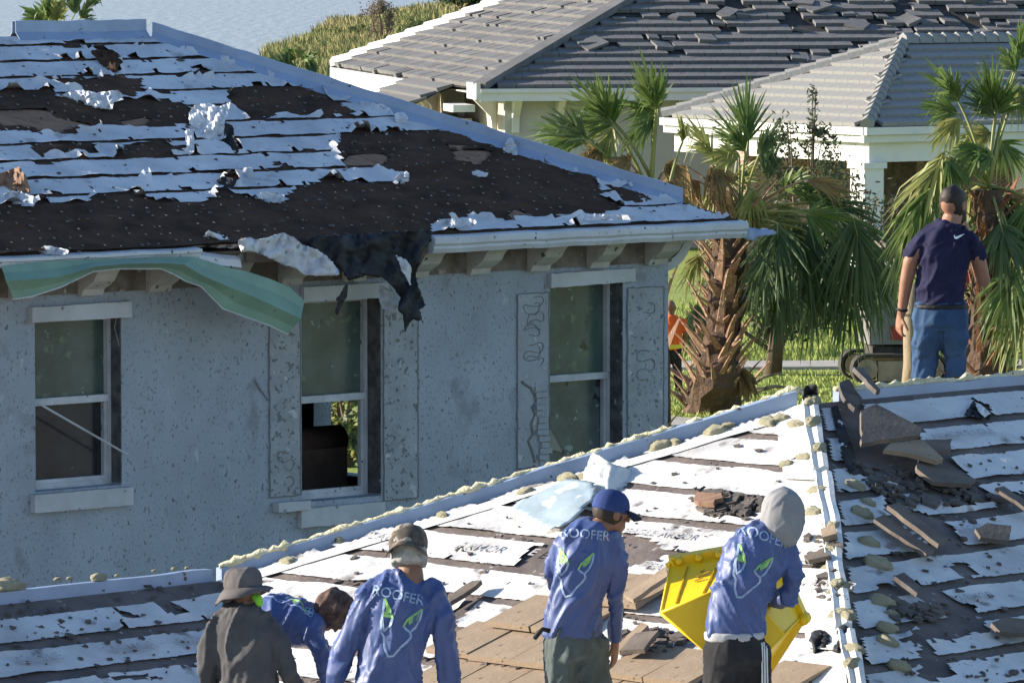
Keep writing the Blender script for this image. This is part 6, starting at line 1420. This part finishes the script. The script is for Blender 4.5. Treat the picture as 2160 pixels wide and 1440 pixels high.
# ------------------------------------------------------------------ man in navy polo shirt and jeans on the ridge
def polo_man():
    Y0 = 36.2; J = lambda x, y, d=0.0: at(x, y, Y0 + d)
    hp = J(1982, 662); base = Vector((hp.x, hp.y, roofz(hp.x, hp.y)))
    root = thing('person', base, 'bearded man in navy polo and blue jeans standing behind the ridge, back turned', 'person')
    side = Vector((1, .05, 0)).normalized(); fwd = Vector((.1, 1, 0)).normalized(); sk, sh, tr, bt_ = bmesh.new(), bmesh.new(), bmesh.new(), bmesh.new()
    hc = J(2012, 434, .05); L, Rm = head(sk, hc, Vector((.55, .8, -.1)), Vector((.05, .05, 1)).normalized(), 1.02)
    neck = J(2004, 474, .02); limb(sk, [neck - ZUP * .07, neck, hc - ZUP * .05], [.075, .066, .06])
    tor = [(J(1984, 645), .165, .118), (J(1984, 620), .165, .118), (J(1986, 585), .162, .115), (J(1990, 548), .172, .122), (J(1993, 515, .01), .178, .12), (J(1996, 496, .02), .165, .105), (J(1999, 483, .02), .115, .085), (J(2002, 470, .02), .078, .072)]
    ring_loft(sh, [(c_, a_ * .925, b_r * .93) for c_, a_, b_r in tor], side, 22, False); limb(sk, [J(1984, 640), J(1990, 560), J(1998, 485)], [.07, .07, .055])
    a = [J(1945, 508, .0), J(1932, 524, .0), J(1922, 546, .0)]; sleeve(sh, a, [.060, .060, .060], neck if 'neck' in dir() else hc); arm = [a[0], J(1921, 552), J(1912, 594, .02), J(1902, 660, .06)]; limb(sk, arm, [.045, .050, .044, .030]); hand(sk, J(1900, 664, .065), Vector((-.12, .15, -1)), Vector((.85, .45, 0)), curl=.55)
    b_ = [J(2043, 508, .02), J(2055, 526, .03), J(2063, 545, .05)]; sleeve(sh, b_, [.060, .060, .060], neck if 'neck' in dir() else hc); arm2 = [b_[0], J(2064, 550, .05), J(2074, 592, .10), J(2062, 560, .28), J(2046, 506, .34)]; limb(sk, arm2, [.045, .050, .046, .040, .030]); hand(sk, J(2045, 500, .345), Vector((-.3, .0, 1)), Vector((-.9, .2, 0)), curl=.6)
    ring_loft(tr, [(J(1984, 638), .155, .115), (J(1984, 658), .168, .125), (J(1984, 685), .168, .128)], side, 20)
    hl, hr = J(1956, 682), J(2012, 682); legs(sk, tr, bt_, hl, hr, roofz, base - side * .11, base + side * .11, [.094, .076, .062], fwd=fwd)
    remesh('body', sk, .008, M['skin'], root, 2); shirt = remesh('polo_shirt', sh, .012, M['navy'], root, 2, .015, 53, Vector((.55, 0, 1)).normalized()); remesh('jeans', tr, .013, M['jeans'], root, 2, .014, 58); remesh('boots', bt_, .012, M['boots'], root, 3)
    c = bmesh.new(); ring_loft(c, [(J(2002, 482, .02), .088, .085), (J(2003, 470, .02), .080, .078)], side, 18, False); remesh('collar', c, .009, M['navy'], root, 2)
    bl = bmesh.new(); ring_loft(bl, [(J(1984, 650), .171, .127), (J(1984, 640), .170, .126)], side, 20, False); remesh('belt', bl, .010, M['strap'], root, 2)
    w_ = bmesh.new(); ring_loft(w_, [(J(1902, 656, .055), .040, .038), (J(1903, 650, .052), .041, .039)], side, 14, False); remesh('wrist_band', w_, .008, M['strap'], root, 2)
    up = Rm.col[2]; f_ = Rm.col[1]; x_ = Rm.col[0]
    h_ = bmesh.new(); ring_loft(h_, [(hc - up * .048 - f_ * .040, .062, .060), (hc - up * .030 - f_ * .026, .077, .080), (hc + up * .005 - f_ * .016, .0815, .090), (hc + up * .05 - f_ * .020, .083, .097), (hc + up * .095 - f_ * .014, .068, .084), (hc + up * .122 - f_ * .012, .03, .036)], x_, 18); remesh('hair', h_, .009, M['hair'], root, 2, .004, 3)
    bd = bmesh.new(); ring_loft(bd, [(hc - up * .115 + f_ * .045, .035, .04), (hc - up * .085 + f_ * .045, .058, .062), (hc - up * .045 + f_ * .045, .064, .060), (hc - up * .02 + f_ * .045, .060, .045)], x_, 16); remesh('beard', bd, .009, M['hair'], root, 2, .004, 9)
    ph = MB(); c = J(2043, 482, .30); ph.box(c - Vector((.02, .05, .06)), Vector((.012, 0, .01)), Vector((0, .07, 0)), Vector((-.02, 0, .13)))
    t = bvh_of(shirt); sw = [(-.036, -.004), (-.030, -.016), (-.020, -.019), (-.006, -.013), (.014, -.003), (.040, .013), (.012, .004), (-.006, -.003), (-.018, -.006), (-.026, -.005), (-.030, .004), (-.030, .014)]
    q = [(-.034, .012), (-.036, -.004), (-.030, -.015), (-.020, -.018), (-.004, -.012), (.018, -.001), (.042, .014), (.010, .006), (-.010, .0), (-.022, -.003), (-.028, .002)]
    wrap('swoosh', (q, [list(range(len(q)))]), t, J(2019, 497), Vector((.97, .1, 0)).normalized(), ZUP, M['whiteprint'], root, .006)
    # loose tuft at the neck cloth seams: button placket seam lines on the back
polo_man()
# ------------------------------------------------------------------ worker in orange vest, half hidden by the house corner
def vest_worker():
    b0 = gnd(1424, 828); Y0 = b0.y; J = lambda x, y, d=0.0: at(x, y, Y0 + d)
    root = thing('person', b0, 'worker in glowing orange vest half hidden by the grey house corner', 'person')
    side = Vector((1, 0, 0)); fwd = Vector((0, 1, 0)); sk, sh, tr, bt_ = bmesh.new(), bmesh.new(), bmesh.new(), bmesh.new()
    k = Y0 / F * 1.0; z0 = 0.0
    def P_(x, z, d=0.0): return Vector((b0.x + x * .9 - .07, b0.y + d, z * .82))
    head(sk, P_(0, 1.62), Vector((.3, 1, -.2)), ZUP); limb(sk, [P_(0, 1.4), P_(0, 1.58)], [.06, .055])
    ring_loft(sh, [(P_(0, .82), .17, .12), (P_(0, 1.05), .17, .12), (P_(0, 1.3), .2, .13), (P_(0, 1.43), .15, .1), (P_(0, 1.48), .07, .06)], side, 16, False)
    for s_ in (-1, 1):
        limb(sh, [P_(s_ * .2, 1.38), P_(s_ * .25, 1.18)], [.065, .06]); limb(sk, [P_(s_ * .2, 1.38), P_(s_ * .26, 1.12), P_(s_ * .22, .9, .15)], [.045, .042, .03]); hand(sk, P_(s_ * .22, .88, .16), Vector((0, .5, -1)), Vector((-s_, 0, 0)), curl=.5)
    ring_loft(tr, [(P_(0, .95), .15, .11), (P_(0, .84), .165, .12)], side, 16); legs(sk, tr, bt_, P_(-.09, .84), P_(.09, .84), lambda x, y: 0.0, P_(-.12, 0), P_(.14, 0), [.095, .075, .062], fwd=fwd)
    remesh('body', sk, .012, M['skin_dk'], root, 2); v_ = remesh('vest', sh, .015, M['orange'], root, 3, .008, 63); remesh('trousers', tr, .016, M['black'], root, 3); remesh('boots', bt_, .014, M['boots'], root, 3)
    y_ = bmesh.new(); ring_loft(y_, [(P_(0, .84), .178, .128), (P_(0, .93), .179, .129)], side, 16, False); remesh('vest_band', y_, .012, M['hivis'], root, 2)
vest_worker()
# ================================================================== things lying on the near roof
# --- remaining tiles on the sunlit face
FTM = [tile_mesh(.345 - .006 - .004 * k, .44, .034, M['tile'] if k < 2 else M['tile_dk']) for k in range(3)]
rq = random.Random(19)
tpoly = [[(930, 1372), (958, 1318), (1012, 1270), (1060, 1252), (1140, 1250), (1252, 1236), (1262, 1290), (1215, 1420), (1165, 1500), (900, 1500)], [(1296, 1290), (1340, 1252), (1398, 1212), (1436, 1208), (1424, 1262), (1370, 1306), (1300, 1318)],
         [(1600, 1398), (1690, 1385), (1812, 1388), (1830, 1500), (1590, 1500)], [(1240, 1420), (1330, 1396), (1480, 1400), (1500, 1500), (1200, 1500)]]
TPX = [Holes([p]) for p in tpoly]
for j in range(19):
    v = -(j + 1) * CRS - .10
    for i in range(-9, 19):
        u = i * .345 + (.17 if j % 2 else 0) + rq.uniform(-.006, .006); c = LIT.p(u, v + .2); x, y = to_px(c)
        for k, hh in enumerate(TPX):
            if hh.has(x, y) and clip_lit(u + .22, v + .2) and u + .5 < -(v + .1) * cosP:
                if k == 3 and rq.random() < .25: continue
                if k == 0 and rq.random() < .05: continue
                place('roof_tile', FTM[0 if rq.random() < .7 else 1], tile_M(LIT, u, v + rq.uniform(-.01, .01), .050 + rq.uniform(0, .008), rq.uniform(-.012, .012), -.075, rq.uniform(-.01, .01)), HROOT)
# --- slabs: broken pieces with their own outline and thickness
def slab(name, pl, poly, h, th, m, parent=None, tilt=0.0, seed=0, label=None, cat=None, group=None):
    uv = pl.poly(poly); cu = sum(a for a, b_ in uv) / len(uv); cv = sum(b_ for a, b_ in uv) / len(uv); rnd = random.Random(seed); pts = []
    for i in range(len(uv)):                                      # rough broken edges
        a, b_ = uv[i], uv[(i + 1) % len(uv)]; k = max(1, int(math.hypot(b_[0] - a[0], b_[1] - a[1]) / .07))
        for j in range(k): f = j / k; pts.append((a[0] + (b_[0] - a[0]) * f + (rnd.uniform(-.008, .008) if j else 0), a[1] + (b_[1] - a[1]) * f + (rnd.uniform(-.008, .008) if j else 0)))
    n = len(pts); bt_ = [pl.p(u, v, h + tilt * (u - cu)) for u, v in pts]; tp = [p + pl.N * th for p in bt_]
    mb = MB(); mb.add(bt_ + tp, [list(range(n))[::-1], [n + i for i in range(n)]] + [[i, (i + 1) % n, n + (i + 1) % n, n + i] for i in range(n)])
    o = mb.build(name, m, parent, origin=None if parent else pl.p(cu, cv, h))
    if not parent: tag(o, label, cat, group)
    return o
slab('loose_tile', RGT, [(1800, 914), (1832, 903), (1926, 954), (1924, 966), (1804, 976)], .13, .028, M['tile_dk'], tilt=.06, seed=1, label='large brown-grey tile on top of the pile right of the hip', cat='roof tile')
slab('loose_tile', RGT, [(1852, 984), (1868, 972), (1930, 968), (1976, 1008), (1964, 1012), (1905, 994)], .10, .028, M['tile'], seed=2, tilt=.05, label='pale broken tile with a jagged near edge, lying under the large grey tile', cat='roof tile')
slab('loose_tile', RGT, [(1925, 958), (1998, 955), (1996, 976), (1950, 988)], .07, .028, M['tile_dk'], seed=3, label='grey tile half tucked behind the pale broken tile', cat='roof tile')
slab('loose_tile', RGT, [(1930, 990), (1968, 1004), (2052, 1030), (2040, 1044), (1960, 1042), (1925, 1015)], .05, .028, M['tile_dk'], seed=4, tilt=-.05, label='long dark tile fragment downhill of the tile pile', cat='roof tile')
slab('wood_batten', RGT, [(1834, 1122), (1856, 1112), (1962, 1188), (1944, 1196)], .06, .028, M['tile_dk'], seed=5, label='lower of two brown battens lying side by side right of the hip', cat='batten')
slab('wood_batten', RGT, [(1858, 1106), (1884, 1100), (1984, 1178), (1966, 1188)], .10, .028, M['tile_dk'], seed=6, label='upper of two brown battens lying side by side right of the hip', cat='batten')
slab('loose_tile', RGT, [(2048, 1140), (2072, 1131), (2122, 1140), (2120, 1168), (2060, 1156)], .06, .028, M['tile_dk'], seed=7, tilt=.08, label='dark tile chunk lying alone on white sheet at the right', cat='roof tile')
slab('wood_batten', RGT, [(2088, 1062), (2106, 1058), (2170, 1100), (2170, 1116)], .08, .028, M['tile_dk'], seed=8, label='dark batten running out of the right picture edge', cat='batten')
slab('loose_tile', RGT, [(2082, 1338), (2110, 1326), (2170, 1332), (2170, 1362), (2100, 1356)], .05, .028, M['tile_dk'], seed=9, label='flat brown tile near the lower right picture edge', cat='roof tile')
slab('wood_batten', RGT, [(1878, 1240), (1898, 1232), (1934, 1262), (1926, 1276)], .05, .03, M['chip'], seed=10, label='short black batten just right of the hip, low down', cat='batten')
slab('loose_tile', RGT, [(1782, 828), (1806, 822), (1836, 886), (1826, 892)], .16, .03, M['chip'], seed=11, tilt=-.2, label='dark tile propped on edge beside the roof peak', cat='roof tile')
slab('loose_tile', RGT, [(1760, 838), (1782, 826), (1808, 872), (1790, 900), (1770, 880)], .08, .03, M['chip'], seed=12, tilt=-.1, label='black shard wedged against the hip at the peak', cat='roof tile')
px_sheet('crumpled_felt', [(1690, 822), (1702, 812), (1722, 810), (1726, 826), (1718, 850), (1704, 862), (1694, 845)], lambda x, y: A.y - .12, M['black_felt'], HROOT, step=4, wr=.12, seed=3)
px_sheet('crumpled_felt', [(1752, 860), (1766, 855), (1782, 900), (1800, 950), (1806, 990), (1792, 1000), (1778, 960), (1764, 910)], lambda x, y: hit(x, y, RGT.O, RGT.N).y - .10, M['felt_dark'], HROOT, step=4, wr=.10, seed=5)
px_sheet('torn_flap', [(2034, 876), (2052, 846), (2062, 850), (2066, 866), (2092, 876), (2086, 886), (2062, 882)], lambda x, y: hit(x, y, RGT.O, RGT.N).y - .10, M['black_felt'], HROOT, step=3, wr=.10, seed=6)
px_sheet('torn_flap', [(2056, 848), (2066, 852), (2090, 872), (2076, 880), (2064, 868)], lambda x, y: hit(x, y, RGT.O, RGT.N).y - .16, M['sheet'], HROOT, step=3, wr=.06, seed=8)
# --- tile pieces on the sunlit face
slab('loose_tile', LIT, [(1190, 1246), (1262, 1240), (1262, 1262), (1195, 1266)], .08, .028, M['tile'], seed=21, label='single tan tile behind the capped worker, above the tile rows', cat='roof tile')
slab('loose_tile', LIT, [(946, 1290), (958, 1296), (1012, 1262), (1024, 1250), (1004, 1252)], .06, .028, M['tile_dk'], seed=22, label='dark narrow tile strip uphill of the tan tile rows', cat='roof tile')
slab('loose_tile', LIT, [(1300, 1395), (1362, 1340), (1376, 1346), (1318, 1402)], .06, .028, M['tile'], seed=23, label='slim tan tile strip right of the capped worker', cat='roof tile')
slab('loose_tile', LIT, [(1318, 1412), (1352, 1372), (1402, 1372), (1372, 1414)], .10, .028, M['tile_dk'], seed=24, tilt=.1, label='tipped tile before the legs of the hooded worker', cat='roof tile')
slab('loose_tile', LIT, [(1330, 1300), (1420, 1240), (1424, 1262), (1350, 1312)], .12, .028, M['tile'], seed=25, tilt=.05, label='tan tile tilted up between the capped and hooded workers', cat='roof tile')
slab('loose_tile', LIT, [(1738, 1142), (1768, 1132), (1772, 1152), (1742, 1160)], .05, .035, M['tile'], seed=26, label='small tan tile chunk on the left side of the hip', cat='roof tile')
slab('loose_tile', LIT, [(1702, 1196), (1738, 1184), (1760, 1196), (1712, 1206)], .05, .028, M['tile_dk'], seed=27, label='brown tile sliver beside the hip, right of the hooded worker', cat='roof tile')
slab('wood_scrap', LIT, [(1470, 1078), (1478, 1062), (1528, 1064), (1532, 1074), (1515, 1078), (1512, 1086), (1480, 1084)], .05, .03, M['ply'], seed=28, label='orange-brown wood scrap in the debris above the yellow tub', cat='wood scrap')
px_sheet('black_bag', [(1710, 1342), (1724, 1334), (1742, 1336), (1768, 1326), (1798, 1318), (1790, 1338), (1776, 1362), (1768, 1376), (1738, 1374), (1716, 1378)], lambda x, y: hit(x, y, LIT.O, LIT.N).y - .08, M['black_felt'], None, step=4, wr=.14, seed=14, thick=.02)
bpy.data.objects['black_bag'].select_set(False); tag(bpy.data.objects['black_bag'], 'crumpled black plastic bag on the roof at the foot of the hip', 'bag')
# --- crumpled white and clear plastic sheets
M['plastic'] = mat('clear_plastic', (0.40, 0.47, 0.50), (0.32, 0.39, 0.42), 3, .12, [((0.62, .66, .68), 6, .64, .04)], (4, .35, .03), spec=.6)
M['wplastic'] = mat('white_plastic', (0.62, 0.63, 0.62), (0.5, 0.52, 0.51), 3, .3, None, (4, .35, .03), spec=.5)
def lit_sheet(name, poly, lift, m, seed, label, cat, wr=.06):
    uv = LIT.poly(poly); us = [a for a, b_ in uv]; vs0 = [b_ for a, b_ in uv]; st = .025; u0, v0 = min(us), min(vs0); vid = {}; vs_ = []; fs_ = []
    def vert(i, j):
        if (i, j) not in vid:
            u, v = u0 + i * st, v0 + j * st; h = lift(u - u0, v - v0) + wr * (nz(u * 3, v * 3, seed) * .8 + .6 * abs(nz(u * 7, v * 5, seed + 2)))
            vid[(i, j)] = len(vs_); vs_.append(LIT.p(u, v, max(.03, h)))
        return vid[(i, j)]
    for i in range(int((max(us) - u0) / st) + 1):
        for j in range(int((max(vs0) - v0) / st) + 1):
            if inpoly(u0 + (i + .5) * st, v0 + (j + .5) * st, uv): fs_.append([vert(i, j), vert(i + 1, j), vert(i + 1, j + 1), vert(i, j + 1)])
    o = mesh(name, vs_, fs_, m, None, smooth=True, origin=vs_[0]); md = o.modifiers.new('s', 'SOLIDIFY'); md.thickness = .006; tag(o, label, cat); return o
lit_sheet('plastic_sheet', [(1088, 1102), (1120, 1082), (1180, 1050), (1206, 1042), (1262, 1046), (1268, 1076), (1232, 1112), (1196, 1140), (1160, 1142)], lambda u, v: .10, M['plastic'], 3, 'shiny pale blue plastic sheet lying flat left of the navy cap', 'plastic sheet', wr=.03)
px_sheet('crumpled_panel', [(1250, 955), (1268, 962), (1290, 978), (1334, 992), (1358, 1018), (1350, 1036), (1338, 1048), (1312, 1060), (1275, 1058), (1238, 1050), (1226, 1030), (1232, 1000)], lambda x, y: hit(1290, 1052, LIT.O, LIT.N).y - .05 + .006 * abs(x - 1285) * .5 + (1050 - y) * .0035, M['wplastic'], None, step=5, wr=.05, seed=24, thick=.006)
tag(bpy.data.objects['crumpled_panel'], 'crumpled white plastic panel standing up on the sunlit roof face', 'plastic panel')
# --- small chips and crumbs
ch = MB(); rc = random.Random(61)
def chips(pl, poly, n, smin, smax, hmax=.03):
    uv = pl.poly(poly); k = 0; a0, a1 = min(a for a, b_ in uv), max(a for a, b_ in uv); b0, b1 = min(b_ for a, b_ in uv), max(b_ for a, b_ in uv)
    while k < n:
        u, v = rc.uniform(a0, a1), rc.uniform(b0, b1)
        if not inpoly(u, v, uv): continue
        k += 1; s_ = rc.uniform(smin, smax) * (1 if rc.random() < .8 else 1.8); m_ = rc.randrange(3, 6); an = rc.uniform(0, 6.3); h = .016; t = rc.uniform(.004, .012 if hmax <= .03 else hmax * .6)
        q = [(u + math.cos(an + 2 * math.pi * i / m_) * s_ * rc.uniform(.4, 1.2), v + math.sin(an + 2 * math.pi * i / m_) * s_ * rc.uniform(.3, 1)) for i in range(m_)]
        b_ = [pl.p(x, y, h) for x, y in q]; tp = [pl.p(x, y, h + t * rc.uniform(.7, 1.3)) for x, y in q]
        ch.add(b_ + tp, [list(range(m_, 2 * m_))] + [[i, (i + 1) % m_, m_ + (i + 1) % m_, m_ + i] for i in range(m_)])
chips(LIT, [(600, 1220), (1700, 900), (1830, 1440), (480, 1440)], 200, .010, .028)
chips(LIT, [(1462, 1060), (1520, 1044), (1625, 1060), (1630, 1085), (1500, 1096)], 120, .015, .05, .05)
chips(LIT, [(1300, 1340), (1400, 1330), (1450, 1355), (1330, 1420)], 60, .02, .06, .05)
chips(LIT, [(1700, 1140), (1770, 1130), (1790, 1330), (1730, 1270)], 60, .015, .045, .05)
chips(LIT, [(960, 1400), (1150, 1405), (1140, 1425), (960, 1420)], 60, .015, .04, .05)
chips(RGT, [(1800, 980), (2000, 1000), (2110, 1060), (1960, 1080), (1860, 1060)], 110, .02, .06, .05)
chips(RGT, [(1850, 1060), (2160, 900), (2160, 1440), (1900, 1440)], 110, .010, .03)
chips(RGT, [(1870, 1270), (2000, 1290), (1960, 1320), (1880, 1310)], 50, .02, .05, .04)
chips(WNG, [(0, 1260), (430, 1230), (430, 1440), (0, 1440)], 80, .010, .03)
tag(ch.build('roof_debris', M['chip']), 'dark crumbs and chips of broken tile scattered over the near roof', 'debris', kind='stuff')
cm = MB(); ch = cm
chips(MR, [(0, 90), (300, 80), (1500, 440), (900, 520), (0, 540)], 140, .012, .035)
tag(ch.build('roof_debris', M['chip']), 'dark shreds scattered over the torn roof of the grey house', 'debris', kind='stuff')
# --- print on the underlayment
def sheet_text(pl, x, y, body, size, h=.034, rot=0.0, flip=False):
    vs_, fs_ = text2d(body, size); u, v = pl.uv(x, y); top_ = -(.13 if pl is LIT else (.08 if pl is RGT else .17)) / cosP; gp_ = .085 if pl is LIT else .105; i_ = int((top_ - v) / CRS); v = top_ - (i_ + .5) * CRS + gp_ / 2 - size * .34; mesh('printed_lettering', [pl.p(u + a * math.cos(rot) - b_ * math.sin(rot), v + a * math.sin(rot) + b_ * math.cos(rot), h) for a, b_ in vs_], fs_, M['prints'], HROOT)
SU = LIT.U if LIT.U.x > 0 else -LIT.U
sheet_text(LIT, 800, 1152, 'EAGLE', .115); sheet_text(LIT, 985, 1176, 'ARMOR', .115); sheet_text(LIT, 1105, 1192, 'E', .115)
sheet_text(LIT, 1395, 1203, 'EAGLE', .10); sheet_text(LIT, 1745, 1252, 'ARMOR', .10); sheet_text(LIT, 1400, 1122, 'EAGLE ARMOR', .09)
sheet_text(WNG, 68, 1388, 'EAGLE', .115); sheet_text(WNG, 270, 1368, 'ARMOR', .105); sheet_text(WNG, 400, 1352, 'EAGLE', .10)
sheet_text(RGT, 2065, 948, 'ARMOR EAGLE', .09); sheet_text(RGT, 2050, 1128, 'EAGLE', .09); sheet_text(RGT, 2110, 1304, 'ARMOR', .09)

# ================================================================== yellow tub
M['yellow'] = mat('yellow_plastic', (0.88, 0.56, 0.010), (0.80, 0.48, 0.010), 4, .45, [((0.5, .3, .02), 11, .70, .05)], spec=.4)
def tub():
    Y1, Y2 = HY + .20, HY + .66
    bq = [at(1394, 1292, Y1), at(1560, 1226, Y1 + .05), at(1652, 1338, Y1 + .06), at(1560, 1432, Y1)]
    rq_ = [at(1416, 1184, Y2 - .06), at(1622, 1150, Y2 + .02), at(1690, 1300, Y2 - .02), at(1600, 1440, Y2 - .1)]
    root = thing('yellow_tub', bq[3], 'big bright yellow plastic tub tilted in the arms of the hooded worker', 'tub')
    n = 6; mb = MB()
    def face(p0, p1, p2, p3, rib=False):
        vs_ = []; 
        for i in range(n + 1):
            for j in range(n + 1):
                a = p0.lerp(p1, i / n); b_ = p3.lerp(p2, i / n); vs_.append(a.lerp(b_, j / n))
        mb.add(vs_, [[i * (n + 1) + j, (i + 1) * (n + 1) + j, (i + 1) * (n + 1) + j + 1, i * (n + 1) + j + 1] for i in range(n) for j in range(n)])
    face(*bq)
    for i in range(4): face(bq[i], bq[(i + 1) % 4], rq_[(i + 1) % 4], rq_[i])
    o = mb.build('shell', M['yellow'], root); md = o.modifiers.new('s', 'SOLIDIFY'); md.thickness = .008
    ed = MB()
    for i in range(4): ed.tube([bq[i], bq[(i + 1) % 4]], .010, 8); ed.tube([bq[i], rq_[i]], .008, 8)
    ed.build('rounded_edge', M['yellow'], o, smooth=True)
    ctr = sum(rq_, Vector()) / 4; axis = (ctr - sum(bq, Vector()) / 4).normalized()
    rm = MB()
    out = [q + (q - ctr).normalized() * .010 for q in rq_]
    for i in range(4):
        a, b_ = out[i], out[(i + 1) % 4]; rm.bar(a, b_, .045, .06, axis)
    rm.build('rim', M['yellow'], root)
    for f in (.12, .32, .52, .8):                      # lugs under the rim
        p = rq_[0].lerp(rq_[1], f) + (rq_[0] - ctr).normalized() * .0 - axis * .045 + (rq_[0].lerp(rq_[1], .5) - ctr).normalized() * .012; q = MB(); q.tube([p, p - axis * .035], [.022, .014], 8); q.build('lug', M['yellow'], root, smooth=True)
    p = rq_[2] + (rq_[2] - ctr).normalized() * .02; q = MB(); q.tube([p - axis * .05, p + axis * .01], [.03, .036], 8); q.build('lug', M['yellow'], root, smooth=True)
    N_ = (bq[1] - bq[0]).cross(rq_[0] - bq[0]).normalized()
    if N_.y > 0: N_ = -N_
    g = MB()
    for f in (.18, .52):
        a = bq[0].lerp(bq[1], f); b_ = rq_[0].lerp(rq_[1], f + .02); g.bar(a.lerp(b_, .06) + N_ * .006, a.lerp(b_, .82) + N_ * .006, .006, .006, N_)
    g.build('panel_groove', mat('tub_groove', (0.42, .25, .01), rough=.6), o)
    g = MB()
    for k, (f, l, t) in enumerate(((.36, .025, .62), (.33, .075, .53), (.33, .05, .44))):
        a = bq[0].lerp(bq[1], f).lerp(rq_[0].lerp(rq_[1], f + .01), t); d = (bq[1] - bq[0]).normalized()
        g.bar(a + N_ * .007, a + d * l + N_ * .007, .010, .003, N_)
    g.build('faint_print', mat('tub_print', (0.30, .19, .02), rough=.7), o)
tub()
# ================================================================== mini excavator beyond the lawn path
def excavator():
    b0 = gnd(1845, 811); Y0 = b0.y; sc = F / Y0
    root = thing('mini_excavator', b0, 'small excavator with muddy rubber tracks parked on the lawn behind the pole', 'excavator')
    X = Vector((1, .12, 0)).normalized(); Yd = Vector((-.12, 1, 0)).normalized()
    md_ = mat('mud', (0.36, 0.28, 0.20), (0.26, .2, .14), 5, .9); rub = mat('rubber_track', (0.03, 0.03, 0.028), (0.07, .06, .05), 8, .8); red = mat('red_paint', (0.34, 0.035, 0.03), (0.26, .03, .025), 3, .5); gy = mat('grey_cab', (0.22, .21, .20), (0.15, .145, .14), 3, .5)
    for yo in (0.0, 1.05):
        O = b0 + Yd * yo - X * .36; L_, H_ = 1.55, .48; loop = []
        for i in range(13): a = math.pi / 2 + math.pi * i / 12; loop.append((.24 + .24 * math.cos(a), .24 + .24 * math.sin(a)))
        for i in range(13): a = -math.pi / 2 + math.pi * i / 12; loop.append((L_ - .24 + .24 * math.cos(a), .24 + .24 * math.sin(a)))
        inn = [((x - .24) * .80 + .24 if x < .5 else (x - L_ + .24) * .80 + L_ - .24, (z - .24) * .80 + .24) for x, z in loop]; n = len(loop); mb = MB(); vs_ = []
        for (lp) in (loop, inn):
            for d in (0, .26): vs_ += [O + X * x + ZUP * z + Yd * d for x, z in lp]
        fs_ = []
        for i in range(n):
            j = (i + 1) % n; fs_ += [[i, j, n + j, n + i], [2 * n + i, 2 * n + j, j, i], [n + i, n + j, 3 * n + j, 3 * n + i], [3 * n + i, 3 * n + j, 2 * n + j, 2 * n + i]]
        mb.add(vs_, fs_); tr = mb.build('track', rub, root)
        for k in range(0):
            f = k / 26 * n; i = int(f); j = (i + 1) % n; p = (loop[i][0] + (loop[j][0] - loop[i][0]) * (f - i), loop[i][1] + (loop[j][1] - loop[i][1]) * (f - i)); q = MB(); c = O + X * p[0] + ZUP * max(p[1], .012) ; q.box(c - X * .025 - ZUP * .006 - Yd * .004, X * .05, Yd * .268, ZUP * .012); q.build('tread', rub, tr)
        for x in (.24, L_ - .24):
            q = MB(); c = O + X * x + ZUP * .24; q.tube([c - Yd * .005, c + Yd * .2], .17, 16); w_ = q.build('wheel', md_, root); q = MB(); q.tube([c - Yd * .03, c], .06, 10); q.build('hub', gy, w_)
        q = MB(); q.box(O + X * .42 + ZUP * .05 + Yd * .02, X * (L_ - .84), Yd * .18, ZUP * .32); q.build('track_frame', md_, root)
    q = MB(); q.box(b0 + X * .02 + Yd * .30 + ZUP * .40, X * .85, Yd * .7, ZUP * .18); q.build('chassis', rub, root)
    q = MB(); q.box(b0 - X * .05 + Yd * .2 + ZUP * .62, X * 1.1, Yd * .95, ZUP * .42); q.build('upper_body', gy, root)
    q = MB(); q.box(b0 + X * .30 + Yd * .15 + ZUP * .70, X * .22, Yd * .05, ZUP * .22); q.build('side_panel', red, root)
    q = MB(); q.prism([(0, 0), (.5, 0), (.5, .85), (.12, .7), (0, .4)], b0 - X * .12 + Yd * .25 + ZUP * 1.042, X, ZUP, Yd * .8); q.build('cowl', gy, root)
    for x in (.35, .95):
        q = MB(); q.box(b0 + X * x + Yd * .25 + ZUP * 1.04, X * .06, Yd * .06, ZUP * 1.1); q.build('canopy_post', M['soffit'], root)
        q = MB(); q.box(b0 + X * x + Yd * .99 + ZUP * 1.04, X * .06, Yd * .06, ZUP * 1.1); q.build('canopy_post', M['soffit'], root)
    q = MB(); q.box(b0 + X * .2 + Yd * .2 + ZUP * 2.145, X * .95, Yd * .95, ZUP * .07); q.build('canopy', M['soffit'], root)
    q = MB(); p0 = b0 + X * 1.05 + Yd * .7 + ZUP * .8; p1 = p0 + X * .8 + ZUP * 1.3; p2 = p1 + X * .9 - ZUP * .2; q.bar(p0, p1, .16, .2); q.bar(p1, p2, .14, .18); q.bar(p2, p2 + X * .1 - ZUP * 1.1, .13, .15); q.build('boom', red, root)
    q = MB(); q.prism([(0, 0), (.4, -.1), (.45, -.4), (.1, -.5)], p2 - ZUP * 1.1 - Yd * .2, X, ZUP, Yd * .4); q.build('bucket', md_, root)
excavator()
# fallen stalks and litter by the big palm
for i, (x0, y0, x1, y1, lb) in enumerate([(1575, 822, 1648, 786, 'broken pale stalk lying on the lawn right of the big palm'), (1590, 830, 1680, 818, 'second pale stalk lying flat beside the broken one on the lawn'), (1450, 780, 1560, 705, 'stalk leaning against the big palm trunk from the left')]):
    a, b_ = gnd(x0, y0) + ZUP * .04, at(x1, y1, gnd(x0, y0).y - (1.2 if i == 2 else 0)); q = MB(); q.tube([a, a.lerp(b_, .5) + ZUP * .05, b_], [.04, .03, .015], 6)
    tag(q.build('fallen_stalk', M['log'], None, smooth=True, origin=a), lb, 'palm stalk')
